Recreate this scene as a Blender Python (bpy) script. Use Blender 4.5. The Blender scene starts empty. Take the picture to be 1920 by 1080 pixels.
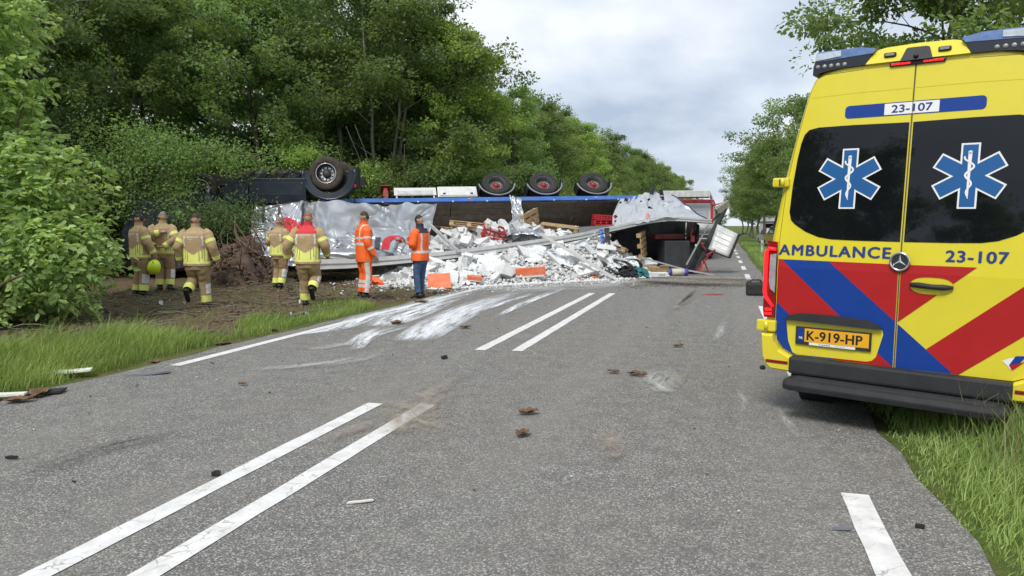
import bpy, bmesh, math, random
import numpy as np
from mathutils import Vector, Matrix, Euler, noise

sc = bpy.context.scene
C = sc.collection
rad = math.radians
random.seed(7)
RNG = np.random.default_rng(11)

# ------------------------------------------------------------ camera
cam = bpy.data.cameras.new('camera')
cam.lens = 26.0; cam.sensor_width = 36.0; cam.clip_start = 0.05; cam.clip_end = 6000
co = bpy.data.objects.new('camera', cam); C.objects.link(co)
co.location = (0, 0, 1.55); co.rotation_euler = (rad(90 - 4.82), 0, 0)
sc.camera = co

# ------------------------------------------------------------ sky and sun
SUN_EL, SUN_AZ = rad(52), rad(205)          # azimuth clockwise from +Y
w = bpy.data.worlds.new('World'); sc.world = w; w.use_nodes = True
nt = w.node_tree; nt.nodes.clear()
def N(nt, t, **k):
    n = nt.nodes.new(t)
    for a, v in k.items():
        if a.startswith('i_'): n.inputs[a[2:].replace('_', ' ')].default_value = v
        else: setattr(n, a, v)
    return n
sky = N(nt, 'ShaderNodeTexSky', sky_type='NISHITA', sun_disc=False, sun_elevation=SUN_EL, sun_rotation=SUN_AZ,
        air_density=1.0, dust_density=2.0, ozone_density=1.0)
tc = N(nt, 'ShaderNodeTexCoord'); sp = N(nt, 'ShaderNodeSeparateXYZ'); nt.links.new(tc.outputs['Generated'], sp.inputs[0])
def MATH(nt, op, a, b=None, c=None):
    n = nt.nodes.new('ShaderNodeMath'); n.operation = op
    for i, v in enumerate((a, b, c)):
        if v is None: continue
        if isinstance(v, (int, float)): n.inputs[i].default_value = v
        else: nt.links.new(v, n.inputs[i])
    return n.outputs[0]
zz = MATH(nt, 'ADD', MATH(nt, 'MAXIMUM', sp.outputs[2], 0.0), 0.34)
cb = N(nt, 'ShaderNodeCombineXYZ')
nt.links.new(MATH(nt, 'DIVIDE', sp.outputs[0], zz), cb.inputs[0]); nt.links.new(MATH(nt, 'DIVIDE', sp.outputs[1], zz), cb.inputs[1])
cb.inputs[2].default_value = 3.7
n1 = N(nt, 'ShaderNodeTexNoise', i_Scale=2.3, i_Detail=7.0, i_Roughness=0.52, i_Distortion=0.15)
n2 = N(nt, 'ShaderNodeTexNoise', i_Scale=0.95, i_Detail=3.0, i_Roughness=0.5)
nt.links.new(cb.outputs[0], n1.inputs['Vector']); nt.links.new(cb.outputs[0], n2.inputs['Vector'])
nsum = MATH(nt, 'ADD', MATH(nt, 'MULTIPLY', n1.outputs[0], 0.62), MATH(nt, 'MULTIPLY', n2.outputs[0], 0.38))
rp = N(nt, 'ShaderNodeValToRGB'); nt.links.new(nsum, rp.inputs[0])
e = rp.color_ramp.elements
e[0].position = 0.37; e[0].color = (0.38, 0.45, 0.56, 1)
e[1].position = 0.62; e[1].color = (0.80, 0.83, 0.87, 1)
e2 = e.new(0.5); e2.color = (0.58, 0.645, 0.735, 1)
mul = N(nt, 'ShaderNodeMix', data_type='RGBA', blend_type='MULTIPLY'); mul.inputs[0].default_value = 1
nt.links.new(rp.outputs[0], mul.inputs[6]); mul.inputs[7].default_value = (6.7, 6.7, 6.7, 1)
mx = N(nt, 'ShaderNodeMix', data_type='RGBA'); mx.inputs[0].default_value = 0.93
nt.links.new(sky.outputs[0], mx.inputs[6]); nt.links.new(mul.outputs[2], mx.inputs[7])
bg = N(nt, 'ShaderNodeBackground', i_Strength=0.1)
wo = N(nt, 'ShaderNodeOutputWorld')
nt.links.new(mx.outputs[2], bg.inputs[0]); nt.links.new(bg.outputs[0], wo.inputs[0])

sl = bpy.data.lights.new('sun', 'SUN'); sl.energy = 1.5; sl.angle = rad(18); sl.color = (1.0, 0.96, 0.9)
so = bpy.data.objects.new('sun', sl); C.objects.link(so)
sd = Vector((math.sin(SUN_AZ) * math.cos(SUN_EL), math.cos(SUN_AZ) * math.cos(SUN_EL), math.sin(SUN_EL)))
so.rotation_euler = sd.to_track_quat('Z', 'Y').to_euler(); so.location = sd * 60

sc.view_settings.view_transform = 'Standard'; sc.view_settings.look = 'None'
sc.view_settings.gamma = 1; sc.view_settings.use_curve_mapping = False
sc.view_settings.exposure = 0.92
sc.render.engine = 'CYCLES'
sc.cycles.use_denoising = True
sc.cycles.max_bounces = 8; sc.cycles.transparent_max_bounces = 12
sc.cycles.caustics_reflective = False; sc.cycles.caustics_refractive = False

# ------------------------------------------------------------ helpers
def tag(o, label=None, cat=None, group=None, kind=None):
    if label: o['label'] = label
    if cat: o['category'] = cat
    if group: o['group'] = group
    if kind: o['kind'] = kind
    return o
def link(name, me, mats=None, parent=None, loc=None):
    o = bpy.data.objects.new(name, me); C.objects.link(o)
    if mats is not None and me is not None:
        for m in (mats if isinstance(mats, (list, tuple)) else [mats]): me.materials.append(m)
    if parent: o.parent = parent
    if loc is not None: o.location = loc
    return o
def empty(name, loc=(0, 0, 0), rz=0, label=None, cat=None, group=None, rot=None):
    o = bpy.data.objects.new(name, None); C.objects.link(o); o.empty_display_size = .2
    o.location = loc; o.rotation_euler = rot if rot else (0, 0, rz)
    return tag(o, label, cat, group)
def npmesh(name, V, F, tint=None, smooth=False):
    """V (n,3), F (m,3|4) int arrays"""
    me = bpy.data.meshes.new(name); V = np.asarray(V, np.float32); F = np.asarray(F, np.int32)
    k = F.shape[1]
    me.vertices.add(len(V)); me.vertices.foreach_set('co', V.ravel())
    me.loops.add(F.size); me.loops.foreach_set('vertex_index', F.ravel())
    me.polygons.add(len(F)); me.polygons.foreach_set('loop_start', np.arange(0, F.size, k, dtype=np.int32))
    if smooth: me.polygons.foreach_set('use_smooth', np.ones(len(F), bool))
    if tint is not None:
        a = me.attributes.new('tint', 'FLOAT', 'POINT'); a.data.foreach_set('value', np.asarray(tint, np.float32))
    me.update(); me.validate()
    return me
class MB:
    """collects faces of one part; build() links them as ONE mesh object"""
    def __init__(s): s.v = []; s.f = []; s.m = []; s.sm = []
    def add(s, V, F, mi=0, smooth=False):
        b = len(s.v); s.v += [tuple(v) for v in V]
        for f in F: s.f.append(tuple(i + b for i in f)); s.m.append(mi); s.sm.append(smooth)
        return s
    def box(s, c, d, rot=None, mi=0, bev=0.0):
        x, y, z = d[0] / 2, d[1] / 2, d[2] / 2
        if bev > 0:
            b = min(bev, x * .9, y * .9, z * .9)
            bm = bmesh.new(); bmesh.ops.create_cube(bm, size=2)
            for v in bm.verts: v.co = Vector((v.co.x * x, v.co.y * y, v.co.z * z))
            bmesh.ops.bevel(bm, geom=bm.edges[:], offset=b, segments=2, affect='EDGES', profile=.6)
            V = [v.co.copy() for v in bm.verts]; F = [[q.index for q in f.verts] for f in bm.faces]; bm.free()
        else:
            V = [Vector((i * x, j * y, k * z)) for i in (-1, 1) for j in (-1, 1) for k in (-1, 1)]
            F = [(0, 1, 3, 2), (4, 6, 7, 5), (0, 4, 5, 1), (2, 3, 7, 6), (0, 2, 6, 4), (1, 5, 7, 3)]
        R = rot if isinstance(rot, Matrix) else (Euler(rot).to_matrix() if rot else None)
        V = [(R @ v if R else v) + Vector(c) for v in V]
        return s.add(V, F, mi)
    def bar(s, a, b, wd, ht, up=(0, 0, 1), mi=0, bev=0):
        a = Vector(a); b = Vector(b); d = b - a; L = d.length; d.normalize()
        u = Vector(up); r = d.cross(u)
        if r.length < 1e-4: r = d.cross(Vector((1, 0, 0)))
        r.normalize(); u = r.cross(d)
        R = Matrix((r, d, u)).transposed()
        return s.box((a + b) / 2, (wd, L, ht), R, mi, bev)
    def tube(s, P, R, n=8, mi=0, cap=True, smooth=True, flat=None):
        P = [Vector(p) for p in P]
        if isinstance(R, (int, float)): R = [R] * len(P)
        rings = []; u = None; b = len(s.v)
        for i, p in enumerate(P):
            t = (P[min(i + 1, len(P) - 1)] - P[max(i - 1, 0)]).normalized()
            if u is None:
                u = t.cross(Vector((0, 0, 1)))
                if u.length < .05: u = t.cross(Vector((1, 0, 0)))
            u = (u - t * u.dot(t)).normalized(); v = t.cross(u)
            fl = 1 if flat is None else flat
            for k in range(n):
                a = 2 * math.pi * k / n
                s.v.append(tuple(p + (u * math.cos(a) + v * math.sin(a) * fl) * R[i]))
        for i in range(len(P) - 1):
            for k in range(n):
                s.f.append((b + i * n + k, b + i * n + (k + 1) % n, b + (i + 1) * n + (k + 1) % n, b + (i + 1) * n + k)); s.m.append(mi); s.sm.append(smooth)
        if cap:
            s.f.append(tuple(b + k for k in reversed(range(n)))); s.m.append(mi); s.sm.append(False)
            e = b + (len(P) - 1) * n
            s.f.append(tuple(e + k for k in range(n))); s.m.append(mi); s.sm.append(False)
        return s
    def lathe(s, prof, n=24, axis='y', c=(0, 0, 0), mi=0, smooth=True, closed=False):
        """prof: list of (r, h) along the axis"""
        b = len(s.v)
        for (r, h) in prof:
            for k in range(n):
                a = 2 * math.pi * k / n; x, z = r * math.cos(a), r * math.sin(a)
                p = (x, h, z) if axis == 'y' else ((x, z, h) if axis == 'z' else (h, x, z))
                s.v.append((p[0] + c[0], p[1] + c[1], p[2] + c[2]))
        m = len(prof)
        for i in range(m if closed else m - 1):
            j = (i + 1) % m
            for k in range(n):
                s.f.append((b + i * n + k, b + i * n + (k + 1) % n, b + j * n + (k + 1) % n, b + j * n + k)); s.m.append(mi); s.sm.append(smooth)
        return s
    def prism(s, poly, d0, d1, frame=None, mi=0):
        """poly of (x,z); extruded along y from d0 to d1"""
        n = len(poly); fr = frame or (lambda x, y, z: (x, y, z))
        V = [fr(x, d0, z) for x, z in poly] + [fr(x, d1, z) for x, z in poly]
        F = [tuple(range(n)), tuple(reversed(range(n, 2 * n)))] + [(i, i + n, (i + 1) % n + n, (i + 1) % n) for i in range(n)]
        return s.add(V, F, mi)
    def grid(s, fn, nu, nv, mi=0, smooth=True, mfn=None):
        b = len(s.v)
        for j in range(nv + 1):
            for i in range(nu + 1): s.v.append(tuple(fn(i / nu, j / nv)))
        for j in range(nv):
            for i in range(nu):
                k = b + j * (nu + 1) + i
                m = mi if mfn is None else mfn((i + .5) / nu, (j + .5) / nv)
                if m is None: continue
                s.f.append((k, k + 1, k + nu + 2, k + nu + 1)); s.m.append(m); s.sm.append(smooth)
        return s
    def mesh(s, name):
        me = bpy.data.meshes.new(name); me.from_pydata(s.v, [], s.f)
        me.polygons.foreach_set('material_index', s.m); me.polygons.foreach_set('use_smooth', s.sm)
        me.update(); return me
    def build(s, name, mats, parent=None, loc=None, fixn=False):
        me = s.mesh(name)
        if fixn:
            bm = bmesh.new(); bm.from_mesh(me); bmesh.ops.remove_doubles(bm, verts=bm.verts, dist=1e-5)
            bmesh.ops.recalc_face_normals(bm, faces=bm.faces); bm.to_mesh(me); bm.free()
        return link(name, me, mats, parent, loc)
def copy_tree(o, parent=None):
    c = o.copy(); C.objects.link(c)
    if parent: c.parent = parent
    for ch in list(o.children): copy_tree(ch, c)
    return c
def fbm(x, y, z=0, o=3):
    v = 0; a = 1; f = 1; s = 0
    for _ in range(o):
        v += a * noise.noise(Vector((x * f, y * f, z * f))); s += a; a *= .5; f *= 2.1
    return v / s

# ------------------------------------------------------------ materials
def newmat(name):
    m = bpy.data.materials.new(name); m.use_nodes = True; nt = m.node_tree; nt.nodes.clear()
    out = nt.nodes.new('ShaderNodeOutputMaterial')
    return m, nt, out
def ramp(nt, src, stops):
    r = nt.nodes.new('ShaderNodeValToRGB'); e = r.color_ramp.elements
    while len(e) < len(stops): e.new(.5)
    for i, (p, c) in enumerate(stops):
        e[i].position = p; e[i].color = (c, c, c, 1) if isinstance(c, (int, float)) else (*c, 1)
    nt.links.new(src, r.inputs[0]); return r.outputs[0]
def mixc(nt, fac, a, b, mode='MIX'):
    m = nt.nodes.new('ShaderNodeMix'); m.data_type = 'RGBA'; m.blend_type = mode
    for i, v in ((0, fac), (6, a), (7, b)):
        if isinstance(v, (int, float)): m.inputs[i].default_value = v
        elif isinstance(v, tuple): m.inputs[i].default_value = (*v, 1) if len(v) == 3 else v
        else: nt.links.new(v, m.inputs[i])
    return m.outputs[2]
def tnoise(nt, scale, detail=4, rough=.55, vec=None, dist=0):
    n = nt.nodes.new('ShaderNodeTexNoise'); n.inputs['Scale'].default_value = scale; n.inputs['Detail'].default_value = detail
    n.inputs['Roughness'].default_value = rough; n.inputs['Distortion'].default_value = dist
    if vec is not None: nt.links.new(vec, n.inputs['Vector'])
    return n.outputs[0]
def objco(nt): return nt.nodes.new('ShaderNodeTexCoord').outputs['Object']
def bump(nt, h, strength, dist, bsdf):
    b = nt.nodes.new('ShaderNodeBump'); b.inputs['Strength'].default_value = strength; b.inputs['Distance'].default_value = dist
    nt.links.new(h, b.inputs['Height']); nt.links.new(b.outputs[0], bsdf.inputs['Normal'])
def M(name, col, rough=.6, metal=0., var=.12, vs=3., bmp=0., bs=30., spec=.5, dirt=0., dcol=(.12, .09, .06), coat=0., rnd=0., emit=None):
    m, nt, out = newmat(name); b = nt.nodes.new('ShaderNodeBsdfPrincipled'); nt.links.new(b.outputs[0], out.inputs[0])
    b.inputs['Roughness'].default_value = rough; b.inputs['Metallic'].default_value = metal; b.inputs['Specular IOR Level'].default_value = spec
    b.inputs['Coat Weight'].default_value = coat; b.inputs['Coat Roughness'].default_value = .08
    vec = objco(nt); c = col
    if var > 0:
        n = tnoise(nt, vs, 5, .6, vec)
        c = mixc(nt, ramp(nt, n, [(.3, 0.), (.7, 1.)]), tuple(v * (1 - var) for v in col), tuple(min(1, v * (1 + var)) for v in col))
    if rnd > 0:
        oi = nt.nodes.new('ShaderNodeObjectInfo')
        c = mixc(nt, MATH(nt, 'MULTIPLY', oi.outputs['Random'], rnd), c, tuple(v * .55 for v in col))
    if dirt > 0:
        n = tnoise(nt, vs * .7 + .6, 7, .7, vec, .4)
        c = mixc(nt, MATH(nt, 'MULTIPLY', ramp(nt, n, [(.46, 0.), (.72, 1.)]), dirt), c, dcol)
    if isinstance(c, tuple): b.inputs['Base Color'].default_value = (*c, 1)
    else: nt.links.new(c, b.inputs['Base Color'])
    if bmp > 0: bump(nt, tnoise(nt, bs, 4, .6, vec), bmp, .01, b)
    if emit:
        b.inputs['Emission Color'].default_value = (*emit[0], 1); b.inputs['Emission Strength'].default_value = emit[1]
    return m
def leafmat(name, dark, light, trans=.55, rough=.45):
    m, nt, out = newmat(name)
    at = nt.nodes.new('ShaderNodeAttribute'); at.attribute_name = 'tint'
    oi = nt.nodes.new('ShaderNodeObjectInfo')
    f = MATH(nt, 'ADD', MATH(nt, 'MULTIPLY', at.outputs['Fac'], .8), MATH(nt, 'MULTIPLY', oi.outputs['Random'], .2))
    c = mixc(nt, f, dark, light)
    hs = nt.nodes.new('ShaderNodeHueSaturation'); nt.links.new(c, hs.inputs['Color']); nt.links.new(MATH(nt, 'ADD', .485, MATH(nt, 'MULTIPLY', oi.outputs['Random'], .03)), hs.inputs['Hue']); nt.links.new(MATH(nt, 'ADD', .85, MATH(nt, 'MULTIPLY', oi.outputs['Random'], .35)), hs.inputs['Value']); hs.inputs['Saturation'].default_value = .9; c = hs.outputs[0]
    b = nt.nodes.new('ShaderNodeBsdfPrincipled'); b.inputs['Roughness'].default_value = rough; b.inputs['Specular IOR Level'].default_value = .35
    nt.links.new(c, b.inputs['Base Color'])
    tr = nt.nodes.new('ShaderNodeBsdfTranslucent'); nt.links.new(mixc(nt, 1., c, (1.15, 1.1, .55), 'MULTIPLY'), tr.inputs[0])
    mx = nt.nodes.new('ShaderNodeMixShader'); mx.inputs[0].default_value = trans
    nt.links.new(b.outputs[0], mx.inputs[1]); nt.links.new(tr.outputs[0], mx.inputs[2]); nt.links.new(mx.outputs[0], out.inputs[0])
    return m

# ------------------------------------------------------------ road frame: s across (right +), t along
CT, ST = math.cos(rad(16)), math.sin(rad(16))
def RC(s, t, z=0): return (s * CT + t * ST, -s * ST + t * CT, z)
def TR(x, y): return (x * CT - y * ST, x * ST + y * CT)
# ============================================================ GROUND AND ROAD
RL, RR = -6.15, 1.17
def gh(s, t):
    """terrain height in the road frame (vectorised)"""
    s = np.asarray(s, float); t = np.asarray(t, float)
    b = (np.sin(s * 1.9 + t * .7) * np.sin(t * 1.3 - s * .4) + .6 * np.sin(s * 4.1 - t * 2.3 + 1) * np.sin(t * 3.7 + s * 1.1) + .4 * np.sin(s * 7.3 + t * 5.9) * np.sin(t * 8.1 - s * 3.)) 
    L = np.clip((RL - .1 - s) / .8, 0, 1); R = np.clip((s - RR - .1) / 1.0, 0, 1)
    dirt = np.clip((t - 7.5) / 2, 0, 1) * np.clip((30 - t) / 4, 0, 1)
    near = np.clip((90 - t) / 40, 0, 1)
    h = -.012 + L * (.032 + (.02 + .045 * dirt) * b * near) + R * (.0 + .015 * b * near)
    return h - R * .16 * np.clip((s - 2.2) / 2.5, 0, 1) * near
sv = np.concatenate([[-900, -400, -200, -100, -60, -42, -32, -26], np.arange(-22, RL - .5, .24), np.arange(RL - .45, RL + .1, .05), [-4, -2, 0], np.arange(RR - .1, RR + .4, .05), np.arange(RR + .5, 7, .24), [8, 10, 13, 18, 26, 40, 80, 200, 500, 1200]])
tv = np.concatenate([[-60, -20, -8], np.arange(-3, 32, .24), np.arange(33, 70, 2.), [75, 80, 90, 100, 120, 150, 200, 300, 500, 900, 1600, 3500]])
S, T = np.meshgrid(sv, tv); Hh = gh(S, T)
V = np.stack([S * CT + T * ST, -S * ST + T * CT, Hh], -1).reshape(-1, 3)
ns = len(sv); I = np.arange(len(tv) - 1)[:, None] * ns + np.arange(ns - 1)[None]
F = np.stack([I, I + 1, I + ns + 1, I + ns], -1).reshape(-1, 4)
def dirtmask(s, t):
    s = np.asarray(s, float); t = np.asarray(t, float)
    n = .5 * np.sin(s * 2.3 + 1.1 * t) * np.sin(t * 1.7 - s) + .3 * np.sin(s * 5.7 - t * 3.1) 
    edge = -6.65 - .2 * np.sin(t * 1.1 + 1) - .2 * np.sin(t * 2.7)
    edge = np.where(t < 8.2, -7.9 - .5 * np.sin(t * 1.3), edge)
    edge = np.where(t > 12.9, -6.15, edge)
    d = np.clip((edge - s) / .5 + n, 0, 1)
    d = d * np.clip((31 - t) / 3 + n, 0, 1)
    d = np.maximum(d, .75 * np.clip(1 - np.abs(s - RL + .08 + .04 * np.sin(t * 3.1)) / (.10 + .04 * np.sin(t * 1.7)), 0, 1))
    return np.where(s > RR - .1, .4 * np.clip(1 - np.abs(s - RR - .05 - .03 * np.sin(t * 2.9)) / (.10 + .03 * np.sin(t * 4.1)), 0, 1), d)
DM = dirtmask(S, T).ravel()
gm, nt, out = newmat('ground_mat')
b = nt.nodes.new('ShaderNodeBsdfPrincipled'); nt.links.new(b.outputs[0], out.inputs[0]); b.inputs['Roughness'].default_value = .95; b.inputs['Specular IOR Level'].default_value = .15
at = nt.nodes.new('ShaderNodeAttribute'); at.attribute_name = 'tint'
vec = objco(nt)
nA = tnoise(nt, 1.7, 8, .65, vec); nB = tnoise(nt, 14, 6, .7, vec); nC = tnoise(nt, .35, 4, .5, vec)
soil = mixc(nt, ramp(nt, nB, [(.3, 0.), (.7, 1.)]), (.055, .038, .025), (.20, .145, .095))
soil = mixc(nt, ramp(nt, nA, [(.42, 0.), (.7, .75)]), soil, (.12, .11, .05))
grs = mixc(nt, ramp(nt, nB, [(.3, 0.), (.75, 1.)]), (.04, .075, .012), (.12, .17, .035))
grs = mixc(nt, ramp(nt, nC, [(.4, 0.), (.65, .6)]), grs, (.16, .16, .06))
cc = mixc(nt, ramp(nt, at.outputs['Fac'], [(.15, 0.), (.7, 1.)]), grs, soil)
nt.links.new(cc, b.inputs['Base Color']); bump(nt, nB, .8, .05, b)
ground = link('ground', npmesh('ground', V, F, DM, True), gm); tag(ground, kind='structure')

# asphalt
am, nt, out = newmat('asphalt')
b = nt.nodes.new('ShaderNodeBsdfPrincipled'); nt.links.new(b.outputs[0], out.inputs[0]); b.inputs['Roughness'].default_value = .88; b.inputs['Specular IOR Level'].default_value = .3
vec = objco(nt)
vo = nt.nodes.new('ShaderNodeTexVoronoi'); vo.inputs['Scale'].default_value = 105; nt.links.new(vec, vo.inputs['Vector'])
vo2 = nt.nodes.new('ShaderNodeTexVoronoi'); vo2.inputs['Scale'].default_value = 190; nt.links.new(vec, vo2.inputs['Vector'])
sx = nt.nodes.new('ShaderNodeSeparateColor'); nt.links.new(vo.outputs['Color'], sx.inputs[0])
sx2 = nt.nodes.new('ShaderNodeSeparateColor'); nt.links.new(vo2.outputs['Color'], sx2.inputs[0])
c = mixc(nt, ramp(nt, sx.outputs[0], [(.0, 0.), (.55, .22), (.78, .42), (.92, 1.)]), (.094, .092, .089), (.53, .515, .485))
c = mixc(nt, MATH(nt, 'MULTIPLY', ramp(nt, sx2.outputs[1], [(.75, 0.), (.95, 1.)]), .6), c, (.56, .54, .49))
c = mixc(nt, MATH(nt, 'MULTIPLY', ramp(nt, vo.outputs['Distance'], [(.35, 0.), (.7, 1.)]), .55), c, (.06, .058, .056))
big = tnoise(nt, .55, 6, .6, vec, .6)
c = mixc(nt, ramp(nt, big, [(.3, .0), (.72, .5)]), c, (.225, .21, .185))
med = tnoise(nt, 5, 5, .65, vec)
c = mixc(nt, MATH(nt, 'MULTIPLY', ramp(nt, med, [(.35, 1.), (.6, 0.)]), .3), c, (.075, .072, .07))
# worn wheel tracks run along the road: a wave across its width
sq = nt.nodes.new('ShaderNodeSeparateXYZ'); nt.links.new(vec, sq.inputs[0])
wv = MATH(nt, 'SINE', MATH(nt, 'MULTIPLY', sq.outputs[0], 3.6))
c = mixc(nt, MATH(nt, 'MULTIPLY', ramp(nt, wv, [(.3, 0.), (1., 1.)]), .16), c, (.26, .25, .23))
nt.links.new(c, b.inputs['Base Color'])
bump(nt, MATH(nt, 'ADD', MATH(nt, 'MULTIPLY', vo.outputs['Distance'], -1.0), MATH(nt, 'MULTIPLY', sx.outputs[1], .4)), .6, .006, b)
ROADM = Matrix.Rotation(rad(-16), 4, 'Z')
mb = MB(); tt = list(np.arange(-12, 40, .5)) + list(np.arange(40, 120, 4)) + [150, 200, 300, 500, 900, 1500]
def lx(t): return RL + .03 * math.sin(t * 2.1) + .03 * math.sin(t * 5.3) + .02 * math.sin(t * 11.7)
def rx(t): return RR + .025 * math.sin(t * 1.7 + 1) + .03 * math.sin(t * 4.9) + .02 * math.sin(t * 12.9)
for i in range(len(tt) - 1):
    a, c_ = tt[i], tt[i + 1]
    k = 6
    xs0 = [lx(a) + (rx(a) - lx(a)) * q / k for q in range(k + 1)]; xs1 = [lx(c_) + (rx(c_) - lx(c_)) * q / k for q in range(k + 1)]
    for q in range(k): mb.add([(xs0[q], a, 0), (xs0[q + 1], a, 0), (xs1[q + 1], c_, 0), (xs1[q], c_, 0)], [(0, 1, 2, 3)])
road = mb.build('road', am, fixn=True); road.matrix_world = ROADM; tag(road, kind='structure')

# worn sandy shoulder along both asphalt edges
dm = M('shoulder_mat', (.17, .14, .095), .95, var=.35, vs=6, bmp=.6, bs=40)
for side in ():
    mb = MB(); t0 = -6.0
    while t0 < 70:
        t1 = t0 + .3
        for (a, c_) in ((t0, t1),):
            def wdt(t): return .055 + .03 * math.sin(t * 1.9 + side) + .02 * math.sin(t * 6.3)
            if side == 0: q = [(lx(a) - max(.02, wdt(a)), a, -.012), (lx(a) + .05, a, .004), (lx(c_) + .05, c_, .004), (lx(c_) - max(.02, wdt(c_)), c_, -.012)]
            else: q = [(rx(a) - .04, a, .004), (rx(a) + max(.02, wdt(a)), a, -.012), (rx(c_) + max(.02, wdt(c_)), c_, -.012), (rx(c_) - .04, c_, .004)]
            mb.add(q, [(0, 1, 2, 3)])
        t0 = t1
    o = mb.build('road_shoulder', dm, fixn=True); o.matrix_world = ROADM; tag(o, kind='structure')

# white markings, each its own piece
pm, nt, out = newmat('road_paint')
b = nt.nodes.new('ShaderNodeBsdfPrincipled'); b.inputs['Roughness'].default_value = .7
vec = objco(nt)
v3 = nt.nodes.new('ShaderNodeTexVoronoi'); v3.feature = 'DISTANCE_TO_EDGE'; v3.inputs['Scale'].default_value = 7
ds = nt.nodes.new('ShaderNodeMix'); ds.data_type = 'VECTOR'; ds.inputs[0].default_value = .12
nz = nt.nodes.new('ShaderNodeTexNoise'); nz.inputs['Scale'].default_value = 9; nt.links.new(vec, nz.inputs['Vector'])
nt.links.new(vec, ds.inputs[4]); nt.links.new(nz.outputs['Color'], ds.inputs[5]); nt.links.new(ds.outputs[1], v3.inputs['Vector'])
crack = ramp(nt, v3.outputs['Distance'], [(.0, 1.), (.028, 0.)])
crack = MATH(nt, 'MULTIPLY', crack, ramp(nt, tnoise(nt, 2.5, 3, .5, vec), [(.42, 0.), (.56, .7)]))
c = mixc(nt, ramp(nt, tnoise(nt, 8, 6, .6, vec), [(.3, 0.), (.7, 1.)]), (.55, .54, .52), (.78, .78, .76))
c = mixc(nt, crack, c, (.17, .165, .155))
nt.links.new(c, b.inputs['Base Color'])
tp = nt.nodes.new('ShaderNodeBsdfTransparent'); ms = nt.nodes.new('ShaderNodeMixShader')
wear = ramp(nt, tnoise(nt, 38, 5, .7, vec), [(.3, 1.), (.37, 0.)])
wear = MATH(nt, 'MULTIPLY', wear, ramp(nt, tnoise(nt, 1.3, 3, .5, vec), [(.35, .2), (.65, 1.)]))
nt.links.new(wear, ms.inputs[0]); nt.links.new(b.outputs[0], ms.inputs[1]); nt.links.new(tp.outputs[0], ms.inputs[2]); nt.links.new(ms.outputs[0], out.inputs[0])
def stripe(s0, s1, t0, t1, step=.25):
    mb = MB(); n = max(2, int((t1 - t0) / step)); L = []
    for i in range(n + 1):
        t = t0 + (t1 - t0) * i / n
        L.append((s0 + random.uniform(-.004, .004), s1 + random.uniform(-.004, .004), t))
    for i in range(n):
        a, c_ = L[i], L[i + 1]; mb.add([(a[0], a[2], .005), (a[1], a[2], .005), (c_[1], c_[2], .005), (c_[0], c_[2], .005)], [(0, 1, 2, 3)])
    return mb.build('road_marking', pm, road, fixn=True)
for a, c_ in ((-2.6, 5.78), (8.66, 16.8), (19.9, 28), (31, 39.2)):
    stripe(-2.97, -2.83, a, c_); stripe(-2.51, -2.37, a + .06, c_ + .08)
stripe(-5.9, -5.76, 6.75, 60, .5)
k = 4.55 - 2.45
for i in range(14): stripe(.68 - .012 * i, .83 - .012 * i, k if i else 1.2, k + 2.45); k += (5.2 if i < 2 else 4.9)

# dust, soil and rubber left on the asphalt
def smearmat(name, col, dens, stretch=.35, soft=.25, sc_=5.):
    m, nt, out = newmat(name); b = nt.nodes.new('ShaderNodeBsdfDiffuse')
    uv = nt.nodes.new('ShaderNodeUVMap'); uv.uv_map = 'uv'
    sp = nt.nodes.new('ShaderNodeSeparateXYZ'); nt.links.new(uv.outputs[0], sp.inputs[0])
    ed = MATH(nt, 'SUBTRACT', 1., MATH(nt, 'ABSOLUTE', MATH(nt, 'SUBTRACT', MATH(nt, 'MULTIPLY', sp.outputs[0], 2.), 1.)))
    en = MATH(nt, 'MINIMUM', 1., MATH(nt, 'MINIMUM', MATH(nt, 'MULTIPLY', sp.outputs[1], 12.), MATH(nt, 'MULTIPLY', MATH(nt, 'SUBTRACT', 1., sp.outputs[1]), 2.5)))
    at = nt.nodes.new('ShaderNodeAttribute'); at.attribute_name = 'flow'
    mp = nt.nodes.new('ShaderNodeMapping'); mp.inputs['Scale'].default_value = (sc_, stretch * sc_, 1); nt.links.new(at.outputs['Vector'], mp.inputs[0])
    n1 = tnoise(nt, 1., 6, .65, mp.outputs[0]); n2 = tnoise(nt, 26., 3, .6, objco(nt))
    a = MATH(nt, 'MULTIPLY', MATH(nt, 'POWER', MATH(nt, 'MAXIMUM', ed, 0.), soft), MATH(nt, 'MAXIMUM', en, 0.))
    a = MATH(nt, 'MULTIPLY', a, ramp(nt, MATH(nt, 'ADD', MATH(nt, 'MULTIPLY', n1, .75), MATH(nt, 'MULTIPLY', n2, .25)), [(.40, 0.), (.56, 1.)]))
    a = MATH(nt, 'MULTIPLY', a, dens)
    nt.links.new(mixc(nt, n2, tuple(v * .85 for v in col), col), b.inputs[0])
    tp = nt.nodes.new('ShaderNodeBsdfTransparent'); ms = nt.nodes.new('ShaderNodeMixShader')
    nt.links.new(a, ms.inputs[0]); nt.links.new(tp.outputs[0], ms.inputs[1]); nt.links.new(b.outputs[0], ms.inputs[2]); nt.links.new(ms.outputs[0], out.inputs[0])
    return m
white_d = smearmat('white_dust', (.82, .84, .87), 1.1, .10, .45, 8.)
white_f = smearmat('thin_dust', (.7, .71, .71), .5, .15, .8, 7.)
tan_d = smearmat('sandy_soil', (.40, .35, .285), .7, .3, .9, 6.)
dark_d = smearmat('rubber_mark', (.03, .03, .032), .85, .1, .8, 5.)
ZS = [.009]
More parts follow.
